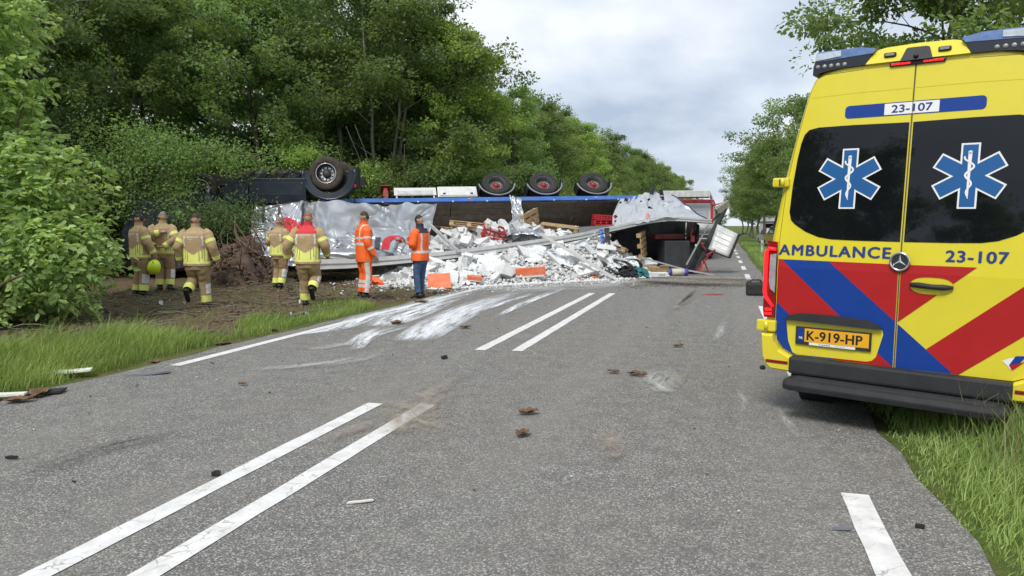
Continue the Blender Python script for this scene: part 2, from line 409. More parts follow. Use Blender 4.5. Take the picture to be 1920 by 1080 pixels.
def catmull(P, n=10):
    P = [np.array(p, float) for p in P]; Q = [2 * P[0] - P[1]] + P + [2 * P[-1] - P[-2]]; out = []
    for i in range(1, len(Q) - 2):
        for k in range(n):
            t = k / n
            out.append(.5 * ((2 * Q[i]) + (-Q[i - 1] + Q[i + 1]) * t + (2 * Q[i - 1] - 5 * Q[i] + 4 * Q[i + 1] - Q[i + 2]) * t * t + (-Q[i - 1] + 3 * Q[i] - 3 * Q[i + 1] + Q[i + 2]) * t ** 3))
    return out + [P[-1]]
def smear(name, pts, mat):
    """pts: (s, t, width)"""
    L = catmull(pts, 8); n = len(L); V = []; UV = []; FL = []; d = 0; ZS[0] += .0012
    for i, p in enumerate(L):
        q = L[min(i + 1, n - 1)] - L[max(i - 1, 0)]; nn = np.array([-q[1], q[0]]); nn = nn / (np.linalg.norm(nn) + 1e-9)
        if i: d += np.linalg.norm((p - L[i - 1])[:2])
        for k in range(9):
            u = k / 8; x = p[:2] - nn * p[2] * (u - .5); V.append((x[0], x[1], ZS[0])); UV.append((u, i / (n - 1))); FL.append((u * p[2], d, 0))
    F = [(i * 9 + k, i * 9 + k + 1, i * 9 + k + 10, i * 9 + k + 9) for i in range(n - 1) for k in range(8)]
    me = bpy.data.meshes.new(name); me.from_pydata(V, [], F)
    ul = me.uv_layers.new(name='uv')
    for lp in me.loops: ul.data[lp.index].uv = UV[lp.vertex_index]
    a = me.attributes.new('flow', 'FLOAT_VECTOR', 'POINT'); a.data.foreach_set('vector', np.array(FL, np.float32).ravel())
    return link(name, me, mat, road)
smear('dust_smear', [(-5.83, 9.1, .25), (-5.6, 10., .4), (-5.8, 11.4, .5), (-5.7, 13., .55), (-5.85, 15.2, .6), (-5.75, 17.2, .5)], white_d)
smear('dust_smear', [(-5.1, 10.2, .5), (-5.2, 11.3, .75), (-5.3, 12.4, .7), (-5.5, 14.2, .5), (-5.6, 16.2, .3)], white_d)
smear('dust_smear', [(-4.0, 9.1, .62), (-4.25, 10.6, .75), (-4.5, 12.5, .72), (-4.62, 14.4, .6), (-4.58, 17., .4)], white_d)
smear('dust_smear', [(-4.05, 9.0, .5), (-4.3, 10.7, .6), (-4.52, 12.8, .5), (-4.6, 15.4, .4)], white_d)
smear('dust_smear', [(-4.22, 12.6, .14), (-4.2, 14.4, .2), (-4.17, 16.4, .2)], white_d)
smear('dust_smear', [(-3.68, 11.9, .12), (-3.78, 13.8, .22), (-3.8, 15.6, .24), (-3.76, 18.4, .2)], white_d)
smear('dust_smear', [(-4.38, 8.2, .16), (-4.7, 9.3, .24), (-4.7, 10.4, .3)], white_d)
smear('dust_smear', [(-4.62, 8.4, .1), (-4.85, 9.3, .16), (-4.95, 10.2, .2)], white_d)
smear('dust_smear', [(-4.95, 8.05, .2), (-4.78, 8.4, .3), (-4.7, 8.8, .2)], white_f)
smear('dust_smear', [(-4.9, 6.7, .12), (-4.4, 7.1, .3), (-4.05, 7.6, .35), (-4.08, 8.3, .3)], white_f)
smear('dust_smear', [(-5.6, 16.6, 2.4), (-3.6, 18.6, 2.2), (-2.2, 20.6, 1.6), (-.6, 22.4, 1.6)], white_f)
smear('soil_smear', [(-2.3, 4.9, .5), (-2.5, 5.9, .55), (-2.62, 7.3, .4)], tan_d)
smear('soil_smear', [(-2.0, 5.0, .3), (-2.55, 5.6, .5), (-2.9, 5.75, .3)], tan_d)
smear('soil_smear', [(-2.72, 4.55, .12), (-2.66, 4.9, .2), (-2.62, 5.3, .14)], tan_d)
smear('soil_smear', [(-.7, 4.75, .2), (-.74, 5.1, .3), (-.78, 5.5, .2)], tan_d)
smear('soil_smear', [(-.52, 6.8, .3), (-.6, 7.3, .5), (-.62, 8.0, .3)], white_f)
smear('soil_smear', [(-.38, 7.05, .1), (-.4, 7.3, .16), (-.42, 7.6, .1)], tan_d)
smear('soil_smear', [(.17, 6.2, .05), (.2, 6.6, .08), (.14, 7.2, .06)], white_f)
smear('soil_smear', [(.55, 5.6, .06), (.5, 6.0, .1), (.46, 6.5, .08)], white_f)
smear('soil_smear', [(-.1, 10., .1), (-.02, 11., .15), (.02, 12.6, .1)], white_f)
smear('soil_smear', [(-.85, 13.6, .16), (-.74, 15.6, .3), (-.6, 18.6, .5)], tan_d)
smear('soil_smear', [(-.83, 14.2, .08), (-.74, 15.8, .14), (-.58, 18.7, .16)], dark_d)
smear('soil_smear', [(-2.6, 21.0, 1.8), (-.9, 20.6, 2.2), (.2, 20.4, 2.2), (1.1, 20.9, 1.6)], tan_d)
smear('soil_smear', [(-2.2, 20.4, 1.0), (-.9, 19.8, 1.0), (.9, 19.9, .8)], dark_d)
smear('soil_smear', [(-2.0, 22.4, 1.2), (.2, 22.3, 1.3), (1.1, 22.4, 1.2)], tan_d)
smear('rubber_smear', [(-4.05, 3.35, .14), (-4.08, 3.8, .2), (-3.98, 4.2, .2), (-3.70, 4.6, .16)], dark_d)
# ============================================================ VEGETATION
bark = M('bark', (.12, .10, .075), .95, var=.4, vs=6, bmp=.8, bs=14)
bark_pale = M('bark_pale', (.17, .165, .125), .95, var=.35, vs=5, bmp=.7, bs=14)
leaf_a = leafmat('leaf_oak', (.075, .15, .042), (.31, .45, .135))
leaf_b = leafmat('leaf_dark', (.07, .14, .055), (.27, .40, .15))
leaf_c = leafmat('leaf_bright', (.11, .20, .03), (.40, .54, .12))
leaf_d = leafmat('leaf_hornbeam', (.08, .18, .028), (.52, .66, .22), .45, .34)
leaf_e = leafmat('leaf_maple', (.075, .145, .045), (.29, .42, .13))
grass_m = leafmat('grass_blade', (.085, .17, .022), (.42, .52, .13), .35, .45)
straw_m = leafmat('straw_blade', (.13, .13, .045), (.36, .32, .16), .3, .6)

def leaves(cen, axis, L, W, rng, tint, shape=0, droop=.0):
    """one small folded leaf per row of cen; axis = leaf direction"""
    n = len(cen); a = axis / (np.linalg.norm(axis, axis=1, keepdims=True) + 1e-9)
    r = rng.normal(size=(n, 3)); r[:, 2] += 1.2
    s = np.cross(a, r); s /= (np.linalg.norm(s, axis=1, keepdims=True) + 1e-9)
    u = np.cross(s, a)
    L = L[:, None]; W = W[:, None]
    if shape == 0:
        P = [cen, cen + a * L * .45 + s * W * .5 + u * L * .08, cen + a * L, cen + a * L * .45 - s * W * .5 + u * L * .08]
        V = np.stack(P, 1).reshape(-1, 3); b = np.arange(n)[:, None] * 4
        F = np.concatenate([b + np.array([[0, 1, 2]]), b + np.array([[0, 2, 3]])])
        k = 4
    else:
        tip = cen + a * L - u * L * droop * .35
        P = [cen, cen + a * L * .28 + s * W * .45 + u * W * .16, cen + a * L * .62 + s * W * .42 + u * W * .1 - u * L * droop * .1, tip,
             cen + a * L * .62 - s * W * .42 + u * W * .1 - u * L * droop * .1, cen + a * L * .28 - s * W * .45 + u * W * .16]
        V = np.stack(P, 1).reshape(-1, 3); b = np.arange(n)[:, None] * 6
        F = np.concatenate([b + np.array([[0, 1, 2]]), b + np.array([[0, 2, 3]]), b + np.array([[0, 3, 4]]), b + np.array([[0, 4, 5]])])
        k = 6
    return V, F, np.repeat(tint, k)
def bez(a, b, bend, n):
    a = np.array(a, float); b = np.array(b, float); m = (a + b) / 2 + np.array(bend, float)
    t = np.linspace(0, 1, n)[:, None]
    return (1 - t) ** 2 * a + 2 * t * (1 - t) * m + t * t * b
def tree_template(seed, H, r0, base, rx_, n_leaf, lsize, stems=1, clump=.42, dens_low=.3, lean=0., bare=.0, nl=20):
    """returns (wood mesh, crown mesh). base: height where limbs start; rx_: crown radius"""
    rng = np.random.default_rng(seed); wood = MB(); tips = []
    for st in range(stems):
        ang = rng.uniform(0, 6.28); off = (0 if stems == 1 else .25 * r0 * 8)
        p0 = np.array([math.cos(ang) * off * .4, math.sin(ang) * off * .4, -.25])
        top = np.array([math.cos(ang) * (off * 2.2 + lean) + rng.normal() * .3, math.sin(ang) * (off * 2.2 + lean) + rng.normal() * .3, H * rng.uniform(.86, .95)])
        tr = bez(p0, top, rng.normal(size=3) * .35, 10); tr[1:-1, :2] += rng.normal(size=(8, 2)) * r0 * .5
        rr = r0 / math.sqrt(stems) * np.linspace(1, .14, 10); rr[0] *= 1.35
        wood.tube(tr, list(rr), 7)
        nb = nl // stems
        for i in range(nb):
            f = (base / H) + (1 - base / H) * ((i + rng.uniform(0, 1)) / nb) ** .9 * .97
            j = min(int(f * 9), 8); q = tr[j] + (tr[j + 1] - tr[j]) * (f * 9 - j)
            h = (f - base / H) / (1 - base / H)
            prof = math.sin(math.pi * min(1, (.18 + .82 * h)) ** .85) ** .75 * (1 if h > .25 else dens_low + (1 - dens_low) * h / .25)
            a = i * 2.4 + rng.uniform(-.5, .5); ln = rx_ * max(.3, prof) * rng.uniform(.75, 1.12)
            up = rng.uniform(.15, .6) + .6 * h
            e = q + np.array([math.cos(a) * ln, math.sin(a) * ln, ln * up * .6])
            br = bez(q, e, np.array([0, 0, ln * .12]) + rng.normal(size=3) * ln * .07, 6)
            r1 = max(.012, np.interp(f, np.linspace(0, 1, 10), rr) * .5)
            wood.tube(br, list(np.linspace(r1, .008, 6)), 5)
            nsub = 5
            for k in range(nsub):
                g = .3 + .7 * (k + rng.uniform(0, .8)) / nsub; jj = min(int(g * 5), 4); q2 = br[jj] + (br[jj + 1] - br[jj]) * (g * 5 - jj)
                d = rng.normal(size=3); d[2] = abs(d[2]) * .4 + .05; d /= np.linalg.norm(d)
                l2 = ln * rng.uniform(.28, .5) + .2; e2 = q2 + d * l2 + np.array([math.cos(a), math.sin(a), 0]) * l2 * .5
                b2 = bez(q2, e2, rng.normal(size=3) * .08, 4); wood.tube(b2, [r1 * .4, r1 * .28, r1 * .18, .004], 4, cap=False)
                if rng.uniform() < bare: continue
                tips += [(b2[3], 1.), (b2[2], .8), (q2 * .5 + e2 * .5 + rng.normal(size=3) * .2, .7)]
            tips.append((e, 1.))
        tips.append((top, .8))
    tc_ = np.array([t[0] for t in tips]); tw = np.array([t[1] for t in tips]); tw = tw * rng.uniform(.3, 1.6, len(tw)); tw /= tw.sum()
    ci = rng.choice(len(tips), n_leaf, p=tw)
    rs = clump * rng.uniform(.55, 1.35, len(tips))
    d = rng.normal(size=(n_leaf, 3)); d *= (rs[ci] * rng.uniform(.2, 1., n_leaf) ** .6 / (np.linalg.norm(d, axis=1) + 1e-9))[:, None]; d[:, 2] *= .62
    cen = tc_[ci] + d
    ax = d + rng.normal(size=(n_leaf, 3)) * .3 * clump; ax[:, 2] -= .1 * clump
    ct = rng.uniform(0, 1, len(tips))
    tint = np.clip(.55 * ct[ci] + .45 * rng.uniform(0, 1, n_leaf), 0, 1)
    keep = cen[:, 2] > .15
    cen, ax, tint = cen[keep], ax[keep], tint[keep]; m = len(cen)
    L = lsize * rng.uniform(.65, 1.3, m)
    V, F, tn = leaves(cen, ax, L, L * rng.uniform(.5, .75, m), rng, tint)
    return wood.mesh('trunk'), npmesh('crown', V, F, tn)
def mk_tree(name, tpl, mats, label, cat, group, x, y, z=0, sc_=1., rz=None):
    o = empty(name, (x, y, z), random.uniform(0, 6.28) if rz is None else rz, label, cat, group)
    o.scale = (sc_ * random.uniform(.92, 1.08), sc_ * random.uniform(.92, 1.08), sc_)
    for nm, me, mt in (('trunk', tpl[0], mats[0]), ('crown', tpl[1], mats[1])):
        c = bpy.data.objects.new(nm, me); C.objects.link(c); c.parent = o
        if not me.materials: me.materials.append(mt)
        c.material_slots[0].link = 'OBJECT'; c.material_slots[0].material = mt
    return o
TP_edge = [tree_template(100 + i, 11.5, .16, .9, 2.7, 33000, .125, 1, .46, .75, .2, .05, 30) for i in range(3)]
TP_tall = [tree_template(120 + i, 13., .15, 4.2, 2.2, 22000, .125, 1, .5, .5, .3, .12, 20) for i in range(2)]
TP_multi = [tree_template(130 + i, 10., .14, 1.4, 2.5, 30000, .12, 3, .48, .6, .5, .1, 27) for i in range(2)]
TP_shrub = [tree_template(140 + i, 3.6, .05, .3, 1.7, 14000, .1, 4, .36, .9, .4, .05, 20) for i in range(2)]
TP_lane = [tree_template(150 + i, 8.6, .15, 2.9, 2.7, (40000, 29000)[i], .125, 1, .5, .6, .1, .04, 26) for i in range(2)]
TP_thin = [tree_template(160, 9.5, .11, 2., 2.0, 4200, .14, 2, .42, .5, .4, .35, 22)]

def wood_tree(x, y, kind, sc_=1.):
    if kind == 'edge': mk_tree('oak_tree', random.choice(TP_edge), (bark, random.choice([leaf_a, leaf_a, leaf_c])), 'leafy oak with foliage down to the ground at the wood edge', 'tree', 'oaks of the wood behind the wreck', x, y, 0, sc_)
    elif kind == 'tall': mk_tree('tall_tree', random.choice(TP_tall), (bark_pale, random.choice([leaf_b, leaf_a])), 'tall slim tree with bare lower trunk deep in the wood', 'tree', 'tall trees deep in the wood', x, y, 0, sc_)
    else: mk_tree('multi_stem_tree', random.choice(TP_multi), (bark_pale, random.choice([leaf_a, leaf_b])), 'tree with three stems and dark green leaves in the wood', 'tree', 'multi-stemmed trees of the wood', x, y, 0, sc_)
def shrub(x, y, sc_=1., m=None):
    mk_tree('shrub', random.choice(TP_shrub), (bark, m or random.choice([leaf_a, leaf_b, leaf_c])), 'low dense shrub at the foot of the wood', 'shrub', 'shrubs along the foot of the wood', x, y, 0, sc_)
random.seed(21)
# wood behind the wreck (world X, Y)
for x, y, k, s_ in [(-19.5, 17.5, 'edge', 1.05), (-16.5, 19.5, 'multi', 1.15), (-20.5, 22, 'tall', 1.1), (-14.2, 22.6, 'tall', 1.0), (-16.8, 25, 'edge', 1.1), (-12.4, 25.2, 'multi', 1.1),
                    (-10.3, 27.2, 'tall', 1.0), (-8.6, 26.4, 'edge', 1.0), (-6.6, 28.6, 'tall', 1.0), (-4.9, 27.8, 'multi', 1.15), (-3.0, 29.4, 'tall', .98), (-2.5, 29.2, 'edge', .86),
                    (-13.5, 29, 'tall', 1.1), (-18.6, 30, 'tall', 1.15), (-22.5, 27, 'edge', 1.2), (-9.2, 31.5, 'multi', 1.15), (-5.2, 32.6, 'edge', 1.1), (-2.6, 33.2, 'tall', .82),
                    (-16, 34, 'edge', 1.15), (-11.6, 36, 'tall', 1.15), (-7.2, 37.2, 'edge', 1.1), (-24.5, 32, 'tall', 1.2), (-21, 36, 'edge', 1.2), (-3.4, 37.5, 'multi', 1.1),
                    (-26, 22, 'edge', 1.25), (-27, 40, 'edge', 1.3), (-18, 41, 'edge', 1.3), (-12, 43, 'edge', 1.3), (-6, 44, 'edge', 1.2), (-22.6, 13.2, 'edge', 1.0), (-23.5, 17.5, 'tall', 1.1)]:
    wood_tree(x, y, k, s_)
for t in (34, 37.5, 41, 45, 49, 54, 59, 65, 71, 78, 86, 95, 105, 116, 130, 146, 163, 182):
    s0 = -9.9 if t < 60 else -10.2
    x, y, _ = RC(s0 - random.uniform(0, .8), t + random.uniform(-.6, .6)); wood_tree(x, y, 'edge' if random.random() < .7 else 'multi', random.uniform(.72, .86) if t < 60 else random.uniform(.8, .9) * (1 + .0045 * (t - 60)))
    x, y, _ = RC(s0 - 4 - random.uniform(0, 1.4), t + random.uniform(-1, 1)); wood_tree(x, y, 'edge' if random.random() < .5 else 'tall', random.uniform(.78, .9) * (1 + .0045 * max(0, t - 60)))
    if t < 60: x, y, _ = RC(s0 - 8.5 - random.uniform(0, 2), t + 1); wood_tree(x, y, 'edge', random.uniform(.85, 1.))
# a sparse tree whose thin top stands out above the wood edge
for (s_, t_, k_) in ((-9.9, 40.3, .98), (-9.9, 57.5, .98)):
    x, y, _ = RC(s_, t_); mk_tree('sparse_tree', TP_thin[0], (bark_pale, leaf_e), 'thinly leaved tree whose open top shows sky, above the wood edge', 'tree', 'thinly leaved trees of the wood edge', x, y, 0, k_, .4 + t_)
for x, y, s_ in [(-17, 16.4, 1.), (-14.6, 19.2, .9), (-15.2, 21.5, 1.1), (-12.6, 23.4, 1.), (-10.8, 24.8, 1.), (-9.2, 24.9, .9), (-7.2, 25.6, 1.1), (-5.4, 26.0, 1.), (-3.5, 26.8, 1.05), (-1.8, 27.2, .95),
                 (-.2, 27.9, 1.0), (-11.5, 29.5, 1.2), (-7.6, 30, 1.2), (-3.6, 31.2, 1.2), (-15, 27, 1.3), (-18.5, 23.6, 1.3), (-20, 19.6, 1.2), (-13, 21.4, .8)]: shrub(x, y, s_)
for t in np.arange(30, 150, 4.2):
    x, y, _ = RC(-8.7 - random.uniform(0, .8), t); shrub(x, y, random.uniform(.8, 1.15), random.choice([leaf_a, leaf_c]))
# overhanging oak beside the cab
#mk_tree('oak_tree', TP_multi[1], (bark, leaf_c), 'bright green oak leaning its branches over the overturned cab', 'tree', None, -11.2, 22.7, 0, .52, 1.1)
# saplings standing between the tractor and the trailer, hardly any leaves
def sapling(x, y, h, seed, label, spread=.5):
    rng = np.random.default_rng(seed); mb = MB(); cen = []
    for i in range(7):
        a = rng.uniform(0, 6.28); e = np.array([math.cos(a) * spread * h * .4, math.sin(a) * spread * h * .4, h * rng.uniform(.55, 1.)])
        p = bez((0, 0, -.1), e, rng.normal(size=3) * .15, 7); mb.tube(p, list(np.linspace(.028, .005, 7)), 5)
        for k in range(4):
            q = p[rng.integers(2, 6)]; d = rng.normal(size=3) * .4; d[2] = abs(d[2]); b2 = bez(q, q + d, rng.normal(size=3) * .06, 4); mb.tube(b2, [.009, .007, .005, .003], 4, cap=False); cen.append(b2[-1])
    o = empty('sapling', (x, y, 0), 0, label, 'sapling')
    mb.build('trunk', bark_pale, o)
    c = np.array(cen); n = 500; ii = rng.integers(0, len(c), n); P = c[ii] + rng.normal(size=(n, 3)) * .16
    L = .1 * rng.uniform(.7, 1.3, n); V, F, tn = leaves(P, rng.normal(size=(n, 3)), L, L * .6, rng, rng.uniform(0, 1, n))
    link('crown', npmesh('crown', V, F, tn), leaf_b, o)
sapling(-4.9, 25.2, 4.2, 3, 'thin bare sapling right behind the upturned drive wheel', .8)
sapling(-3.9, 26.2, 5.0, 4, 'tangle of bare grey stems behind the red landing leg', 1.0)

# right-hand row of young trees along the verge
for i, (s_, t_, k_) in enumerate([(4.9, 21.0, 1.12), (3.6, 39., .96), (3.5, 52.5, .93), (3.4, 66, .96), (3.4, 80, 1.), (3.4, 95, 1.), (3.4, 112, 1.), (3.4, 132, 1.), (3.4, 156, 1.)]):
    x, y, _ = RC(s_, t_)
    lab = 'large maple spreading its crown over the ambulance roof' if i == 0 else ['', 'second', 'third', 'fourth', 'fifth', 'sixth', 'seventh', 'eighth', 'last'][i] + ' tree of the roadside row counted from the ambulance'
    mk_tree('maple_tree', TP_lane[i % 2], (bark, leaf_e), lab, 'tree', None if i == 0 else 'roadside trees along the right verge', x, y, -.15, k_, [0.4, 2.2, 4.1, .9, 3.3, 5.1, 1.2, 2.9, 0.][i])

# big hornbeam bush by the road on the left
def hornbeam():
    rng = np.random.default_rng(77); o = empty('hornbeam_bush', (-8.3, 11.9, 0), 0, 'large bright green hornbeam bush beside the road in front of the firefighters', 'bush')
    lobes = [((-.1, -.2, 1.45), (1.9, 1.7, 1.5), 1.0), ((1.1, -.35, .95), (1.05, 1.1, .95), .55), ((-1.6, .4, 3.2), (2.0, 1.9, 2.3), 1.0), ((-2.6, -1.3, 1.4), (1.8, 1.6, 1.6), .5), ((-.5, .6, 2.6), (1.35, 1.3, 1.0), .45), ((-2.2, .8, 5.2), (1.7, 1.6, 1.5), .5), ((.3, -1.0, .55), (1.1, .8, .5), .3), ((-.35, .2, 3.7), (1.15, 1.1, .95), .5), ((-.5, .5, 5.0), (1.25, 1.2, 1.0), .5), ((.55, .1, 2.35), (1.1, 1., .8), .4)]
    wts = np.array([l[2] for l in lobes]); wts /= wts.sum(); wood = MB(); Lc = []; La = []; Lt = []; Ls = []
    for i in range(9):
        a = rng.uniform(0, 6.28); l = lobes[rng.integers(0, len(lobes))]
        e = np.array(l[0]) + rng.normal(size=3) * .5; p = bez((rng.normal() * .3 - .6, rng.normal() * .3 + .2, -.1), e, (0, 0, .3), 9); wood.tube(p, list(np.linspace(.06, .012, 9)), 6)
    for i in range(3300):
        l = lobes[rng.choice(len(lobes), p=wts)]
        d = rng.normal(size=3); d /= np.linalg.norm(d); r = rng.uniform(.5, 1.06) ** .5
        wob = 1 + .42 * fbm(d[0] * 2.2 + l[0][0], d[1] * 2.2, d[2] * 2.2 + l[0][2], 2)
        tip = np.array(l[0]) + d * np.array(l[1]) * r * wob
        ln = rng.uniform(.3, .65); out = d * .8 + rng.normal(size=3) * .35; out[2] += .1; out /= np.linalg.norm(out)
        st = tip - out * ln
        if tip[2] < .05: continue
        p = bez(st, tip + np.array([0, 0, -.12 * ln]), np.array([0, 0, .08]), 5)
        if i % 2 == 0: wood.tube(p, [.006, .005, .004, .003, .002], 3, cap=False)
        nl = rng.integers(8, 15); tw = rng.uniform(0, 1)
        side = np.cross(out, [0, 0, 1.]); side /= np.linalg.norm(side) + 1e-6
        for k in range(nl):
            f = (k + .6) / nl; q = p[min(int(f * 4), 3)] + (p[min(int(f * 4), 3) + 1] - p[min(int(f * 4), 3)]) * (f * 4 - min(int(f * 4), 3))
            Lc.append(q + rng.normal(size=3) * .015); La.append(out * .55 + side * (1 if k % 2 else -1) * .9 + np.array([0, 0, -.25]) + rng.normal(size=3) * .25); Lt.append(.7 * tw ** 1.3 + .3 * rng.uniform()); Ls.append(rng.uniform(.08, .145))
    wood.build('trunk', bark, o)
    Ls = np.array(Ls); V, F, tn = leaves(np.array(Lc), np.array(La), Ls, Ls * .55, rng, np.array(Lt), 1, .5)
    link('crown', npmesh('crown', V, F, tn), leaf_d, o)
hornbeam()

# grass (nobody could count it)
def blades(name, n, ps, pt, hh, wd, lean, mat, seed, z=None, label=None):
    rng = np.random.default_rng(seed)
    s_ = ps; t_ = pt; x = s_ * CT + t_ * ST; y = -s_ * ST + t_ * CT; z = gh(s_, t_) - .02
    n = len(s_); a = rng.uniform(0, 6.28, n); dirx, diry = np.cos(a), np.sin(a)
    b = rng.uniform(0, 6.28, n); lx_, ly_ = np.cos(b) + .5, np.sin(b) - .1
    ln = lean * hh * rng.uniform(.3, 1.2, n)
    P0 = np.stack([x, y, z], 1); D = np.stack([dirx, diry, np.zeros(n)], 1) * (wd * .5)[:, None]; Ld = np.stack([lx_, ly_, np.zeros(n)], 1)
    mid = P0 + Ld * (ln * .3)[:, None] + np.stack([np.zeros(n)] * 2 + [hh * .6], 1)
    tip = P0 + Ld * ln[:, None] + np.stack([np.zeros(n)] * 2 + [hh * rng.uniform(.85, 1.05, n)], 1)
    V = np.stack([P0 - D, P0 + D, mid + D * .8, mid - D * .8, tip], 1).reshape(-1, 3); k = np.arange(n)[:, None] * 5
    F = np.concatenate([k + np.array([[0, 1, 2]]), k + np.array([[0, 2, 3]]), k + np.array([[3, 2, 4]])])
    pn = .5 + .5 * np.sin(s_ * 3.1 + t_ * 2.2) * np.sin(t_ * 1.3 - s_ * 2.4)
    tn = np.repeat(np.clip(.35 * pn + .65 * rng.uniform(0, 1, n), 0, 1), 5)
    o = link(name, npmesh(name, V, F, tn), mat); tag(o, label, 'grass', None, 'stuff'); return o
def scatter(n, s0, s1, t0, t1, seed, dens):
    rng = np.random.default_rng(seed); s_ = rng.uniform(s0, s1, n); t_ = rng.uniform(t0, t1, n)
    k = rng.uniform(0, 1, n) < dens(s_, t_); return s_[k], t_[k]
def patch(s_, t_): return np.clip(.6 + .7 * np.sin(s_ * 2.1 + t_ * 1.1) * np.sin(t_ * .9 - s_ * .7 + 1), 0, 1)
def edgef(t): return np.sin(t * 2.3) * .06 + np.sin(t * 7.1) * .04
s_, t_ = scatter(110000, -9.2, RL - .06, 2.2, 13.2, 1, lambda s, t: (1 - dirtmask(s, t)) ** 2 * np.clip((RL - .14 + edgef(t) - s) / .12, 0, 1) * (.55 + .45 * patch(s, t)))
hh = (.09 + .14 * np.clip((RL - s_) / .8, 0, 1) * np.clip((10 - t_) / 2, .35, 1) * (.5 + .9 * np.sin(s_ * 4.3 + t_ * 1.9) ** 2 * np.sin(t_ * 2.7 - s_) ** 2 + .3)) * RNG.uniform(.45, 1.7, len(s_))
blades('grass_left_verge', 0, s_, t_, hh, RNG.uniform(.005, .009, len(s_)), .55, grass_m, 2, label='bright green grass tufts along the left road edge')
s_, t_ = scatter(26000, -14, RL - .3, 4, 24, 5, lambda s, t: .16 * dirtmask(s, t) * (patch(s * 1.7, t * 1.4) > .75))
blades('grass_scattered', 0, s_, t_, RNG.uniform(.05, .2, len(s_)), RNG.uniform(.006, .012, len(s_)), .9, grass_m, 6, label='sparse torn grass on the churned soil')
s_, t_ = scatter(30000, -14, RL - .2, 3, 26, 7, lambda s, t: .6 * dirtmask(s, t) * (.3 + .7 * patch(s, t)))
blades('dry_grass', 0, s_, t_, RNG.uniform(.03, .12, len(s_)), RNG.uniform(.005, .012, len(s_)), 1.6, straw_m, 8, label='dry straw lying on the churned soil')
s_, t_ = scatter(115000, RR - .01, 5.2, 1.6, 8.5, 9, lambda s, t: np.clip((s - RR + .0 - edgef(t) * .6) / .1, 0, 1) * (.6 + .4 * patch(s, t)))
hh = (.05 + .42 * np.clip((s_ - RR - .1) / .8, 0, 1) * (.55 + .45 * np.sin(s_ * 2.9 + t_ * 2.1) ** 2)) * RNG.uniform(.4, 1.4, len(s_))
blades('grass_right_verge', 0, s_, t_, hh, RNG.uniform(.004, .008, len(s_)), .75, grass_m, 10, label='tall lush grass on the right verge below the ambulance')
s_, t_ = scatter(2600, RR + .4, 4.5, 2, 7, 12, lambda s, t: np.ones_like(s))
blades('straw_right_verge', 0, s_, t_, RNG.uniform(.35, .62, len(s_)), RNG.uniform(.003, .006, len(s_)), .45, straw_m, 13, label='pale seeding grass stalks on the right verge')
s_, t_ = scatter(90000, RR + .05, 6, 8.5, 70, 14, lambda s, t: np.clip((s - RR - .1) / .3, 0, 1) * np.clip(14 / t, .2, 1))
blades('grass_far_right', 0, s_, t_, RNG.uniform(.1, .32, len(s_)), RNG.uniform(.01, .02, len(s_)), .5, grass_m, 15, label='long grass on the verge beside the parked cars')
s_, t_ = scatter(14000, -9.5, RL - .1, 26, 75, 16, lambda s, t: np.clip((RL - .1 - s) / .3, 0, 1))
blades('grass_far_left', 0, s_, t_, RNG.uniform(.12, .3, len(s_)), RNG.uniform(.012, .02, len(s_)), .5, grass_m, 17, label='grass verge at the foot of the wood')

# churned clods, twigs and fallen leaves on the left verge
soil_m = M('clod_soil', (.125, .088, .06), .95, var=.45, vs=9, bmp=.6, bs=40)
ico = bmesh.new(); bmesh.ops.create_icosphere(ico, subdivisions=1, radius=1); IV = np.array([v.co[:] for v in ico.verts]); IF = np.array([[q.index for q in f.verts] for f in ico.faces]); ico.free()
def lumps(name, s_, t_, size, mat, seed, flat=.6, label=None, zoff=0., kind='stuff', cat=None, zarr=None, xy=False):
    rng = np.random.default_rng(seed); n = len(s_)
    D = IV[None] * rng.uniform(.6, 1.35, (n, len(IV), 1)) * size[:, None, None] * rng.uniform(.6, 1.3, (n, 1, 3)); D[:, :, 2] *= flat
    z = gh(s_, t_) + zoff if zarr is None else zarr
    X = (s_, t_) if xy else (s_ * CT + t_ * ST, -s_ * ST + t_ * CT)
    V = (D + np.stack([X[0], X[1], z], 1)[:, None]).reshape(-1, 3); F = (np.arange(n)[:, None, None] * len(IV) + IF[None]).reshape(-1, 3)
    o = link(name, npmesh(name, V, F), mat); tag(o, label, cat, None, kind); return o
s_, t_ = scatter(5200, -13, RL - .15, 7.5, 25, 20, lambda s, t: dirtmask(s, t) * (.25 + .75 * patch(s * 1.3, t * 1.3)))
lumps('soil_clods', s_, t_, RNG.uniform(.012, .07, len(s_)) ** 1.0, soil_m, 21, .6, 'brown clods of churned soil on the left verge', cat='soil')
rng = np.random.default_rng(31); mb = MB()
for i in range(420):
    s0, t0 = rng.uniform(-12.5, -6.3), rng.uniform(5.5, 24)
    if dirtmask(s0, t0) < .5: continue
    x, y, _ = RC(s0, t0); z = float(gh(s0, t0)) + .02; a = rng.uniform(0, 6.28); l = rng.uniform(.15, .9)
    e = (x + math.cos(a) * l, y + math.sin(a) * l, z + rng.uniform(0, .22) * l); p = bez((x, y, z), e, rng.normal(size=3) * .06, 4); mb.tube(p, [.011, .01, .008, .004], 4)
tag(mb.build('fallen_twigs', bark_pale), 'broken twigs scattered over the churned soil', 'twigs', None, 'stuff')
n = 1500; s0 = rng.uniform(-13, -6.4, n); t0 = rng.uniform(4, 22, n); k = dirtmask(s0, t0) > .35; s0, t0 = s0[k], t0[k]; n = len(s0)
P = np.stack([s0 * CT + t0 * ST, -s0 * ST + t0 * CT, gh(s0, t0) + .03], 1); ax = rng.normal(size=(n, 3)); ax[:, 2] *= .25
L = rng.uniform(.04, .09, n); V, F, tn = leaves(P, ax, L, L * .5, rng, rng.uniform(.0, 1, n), 1)
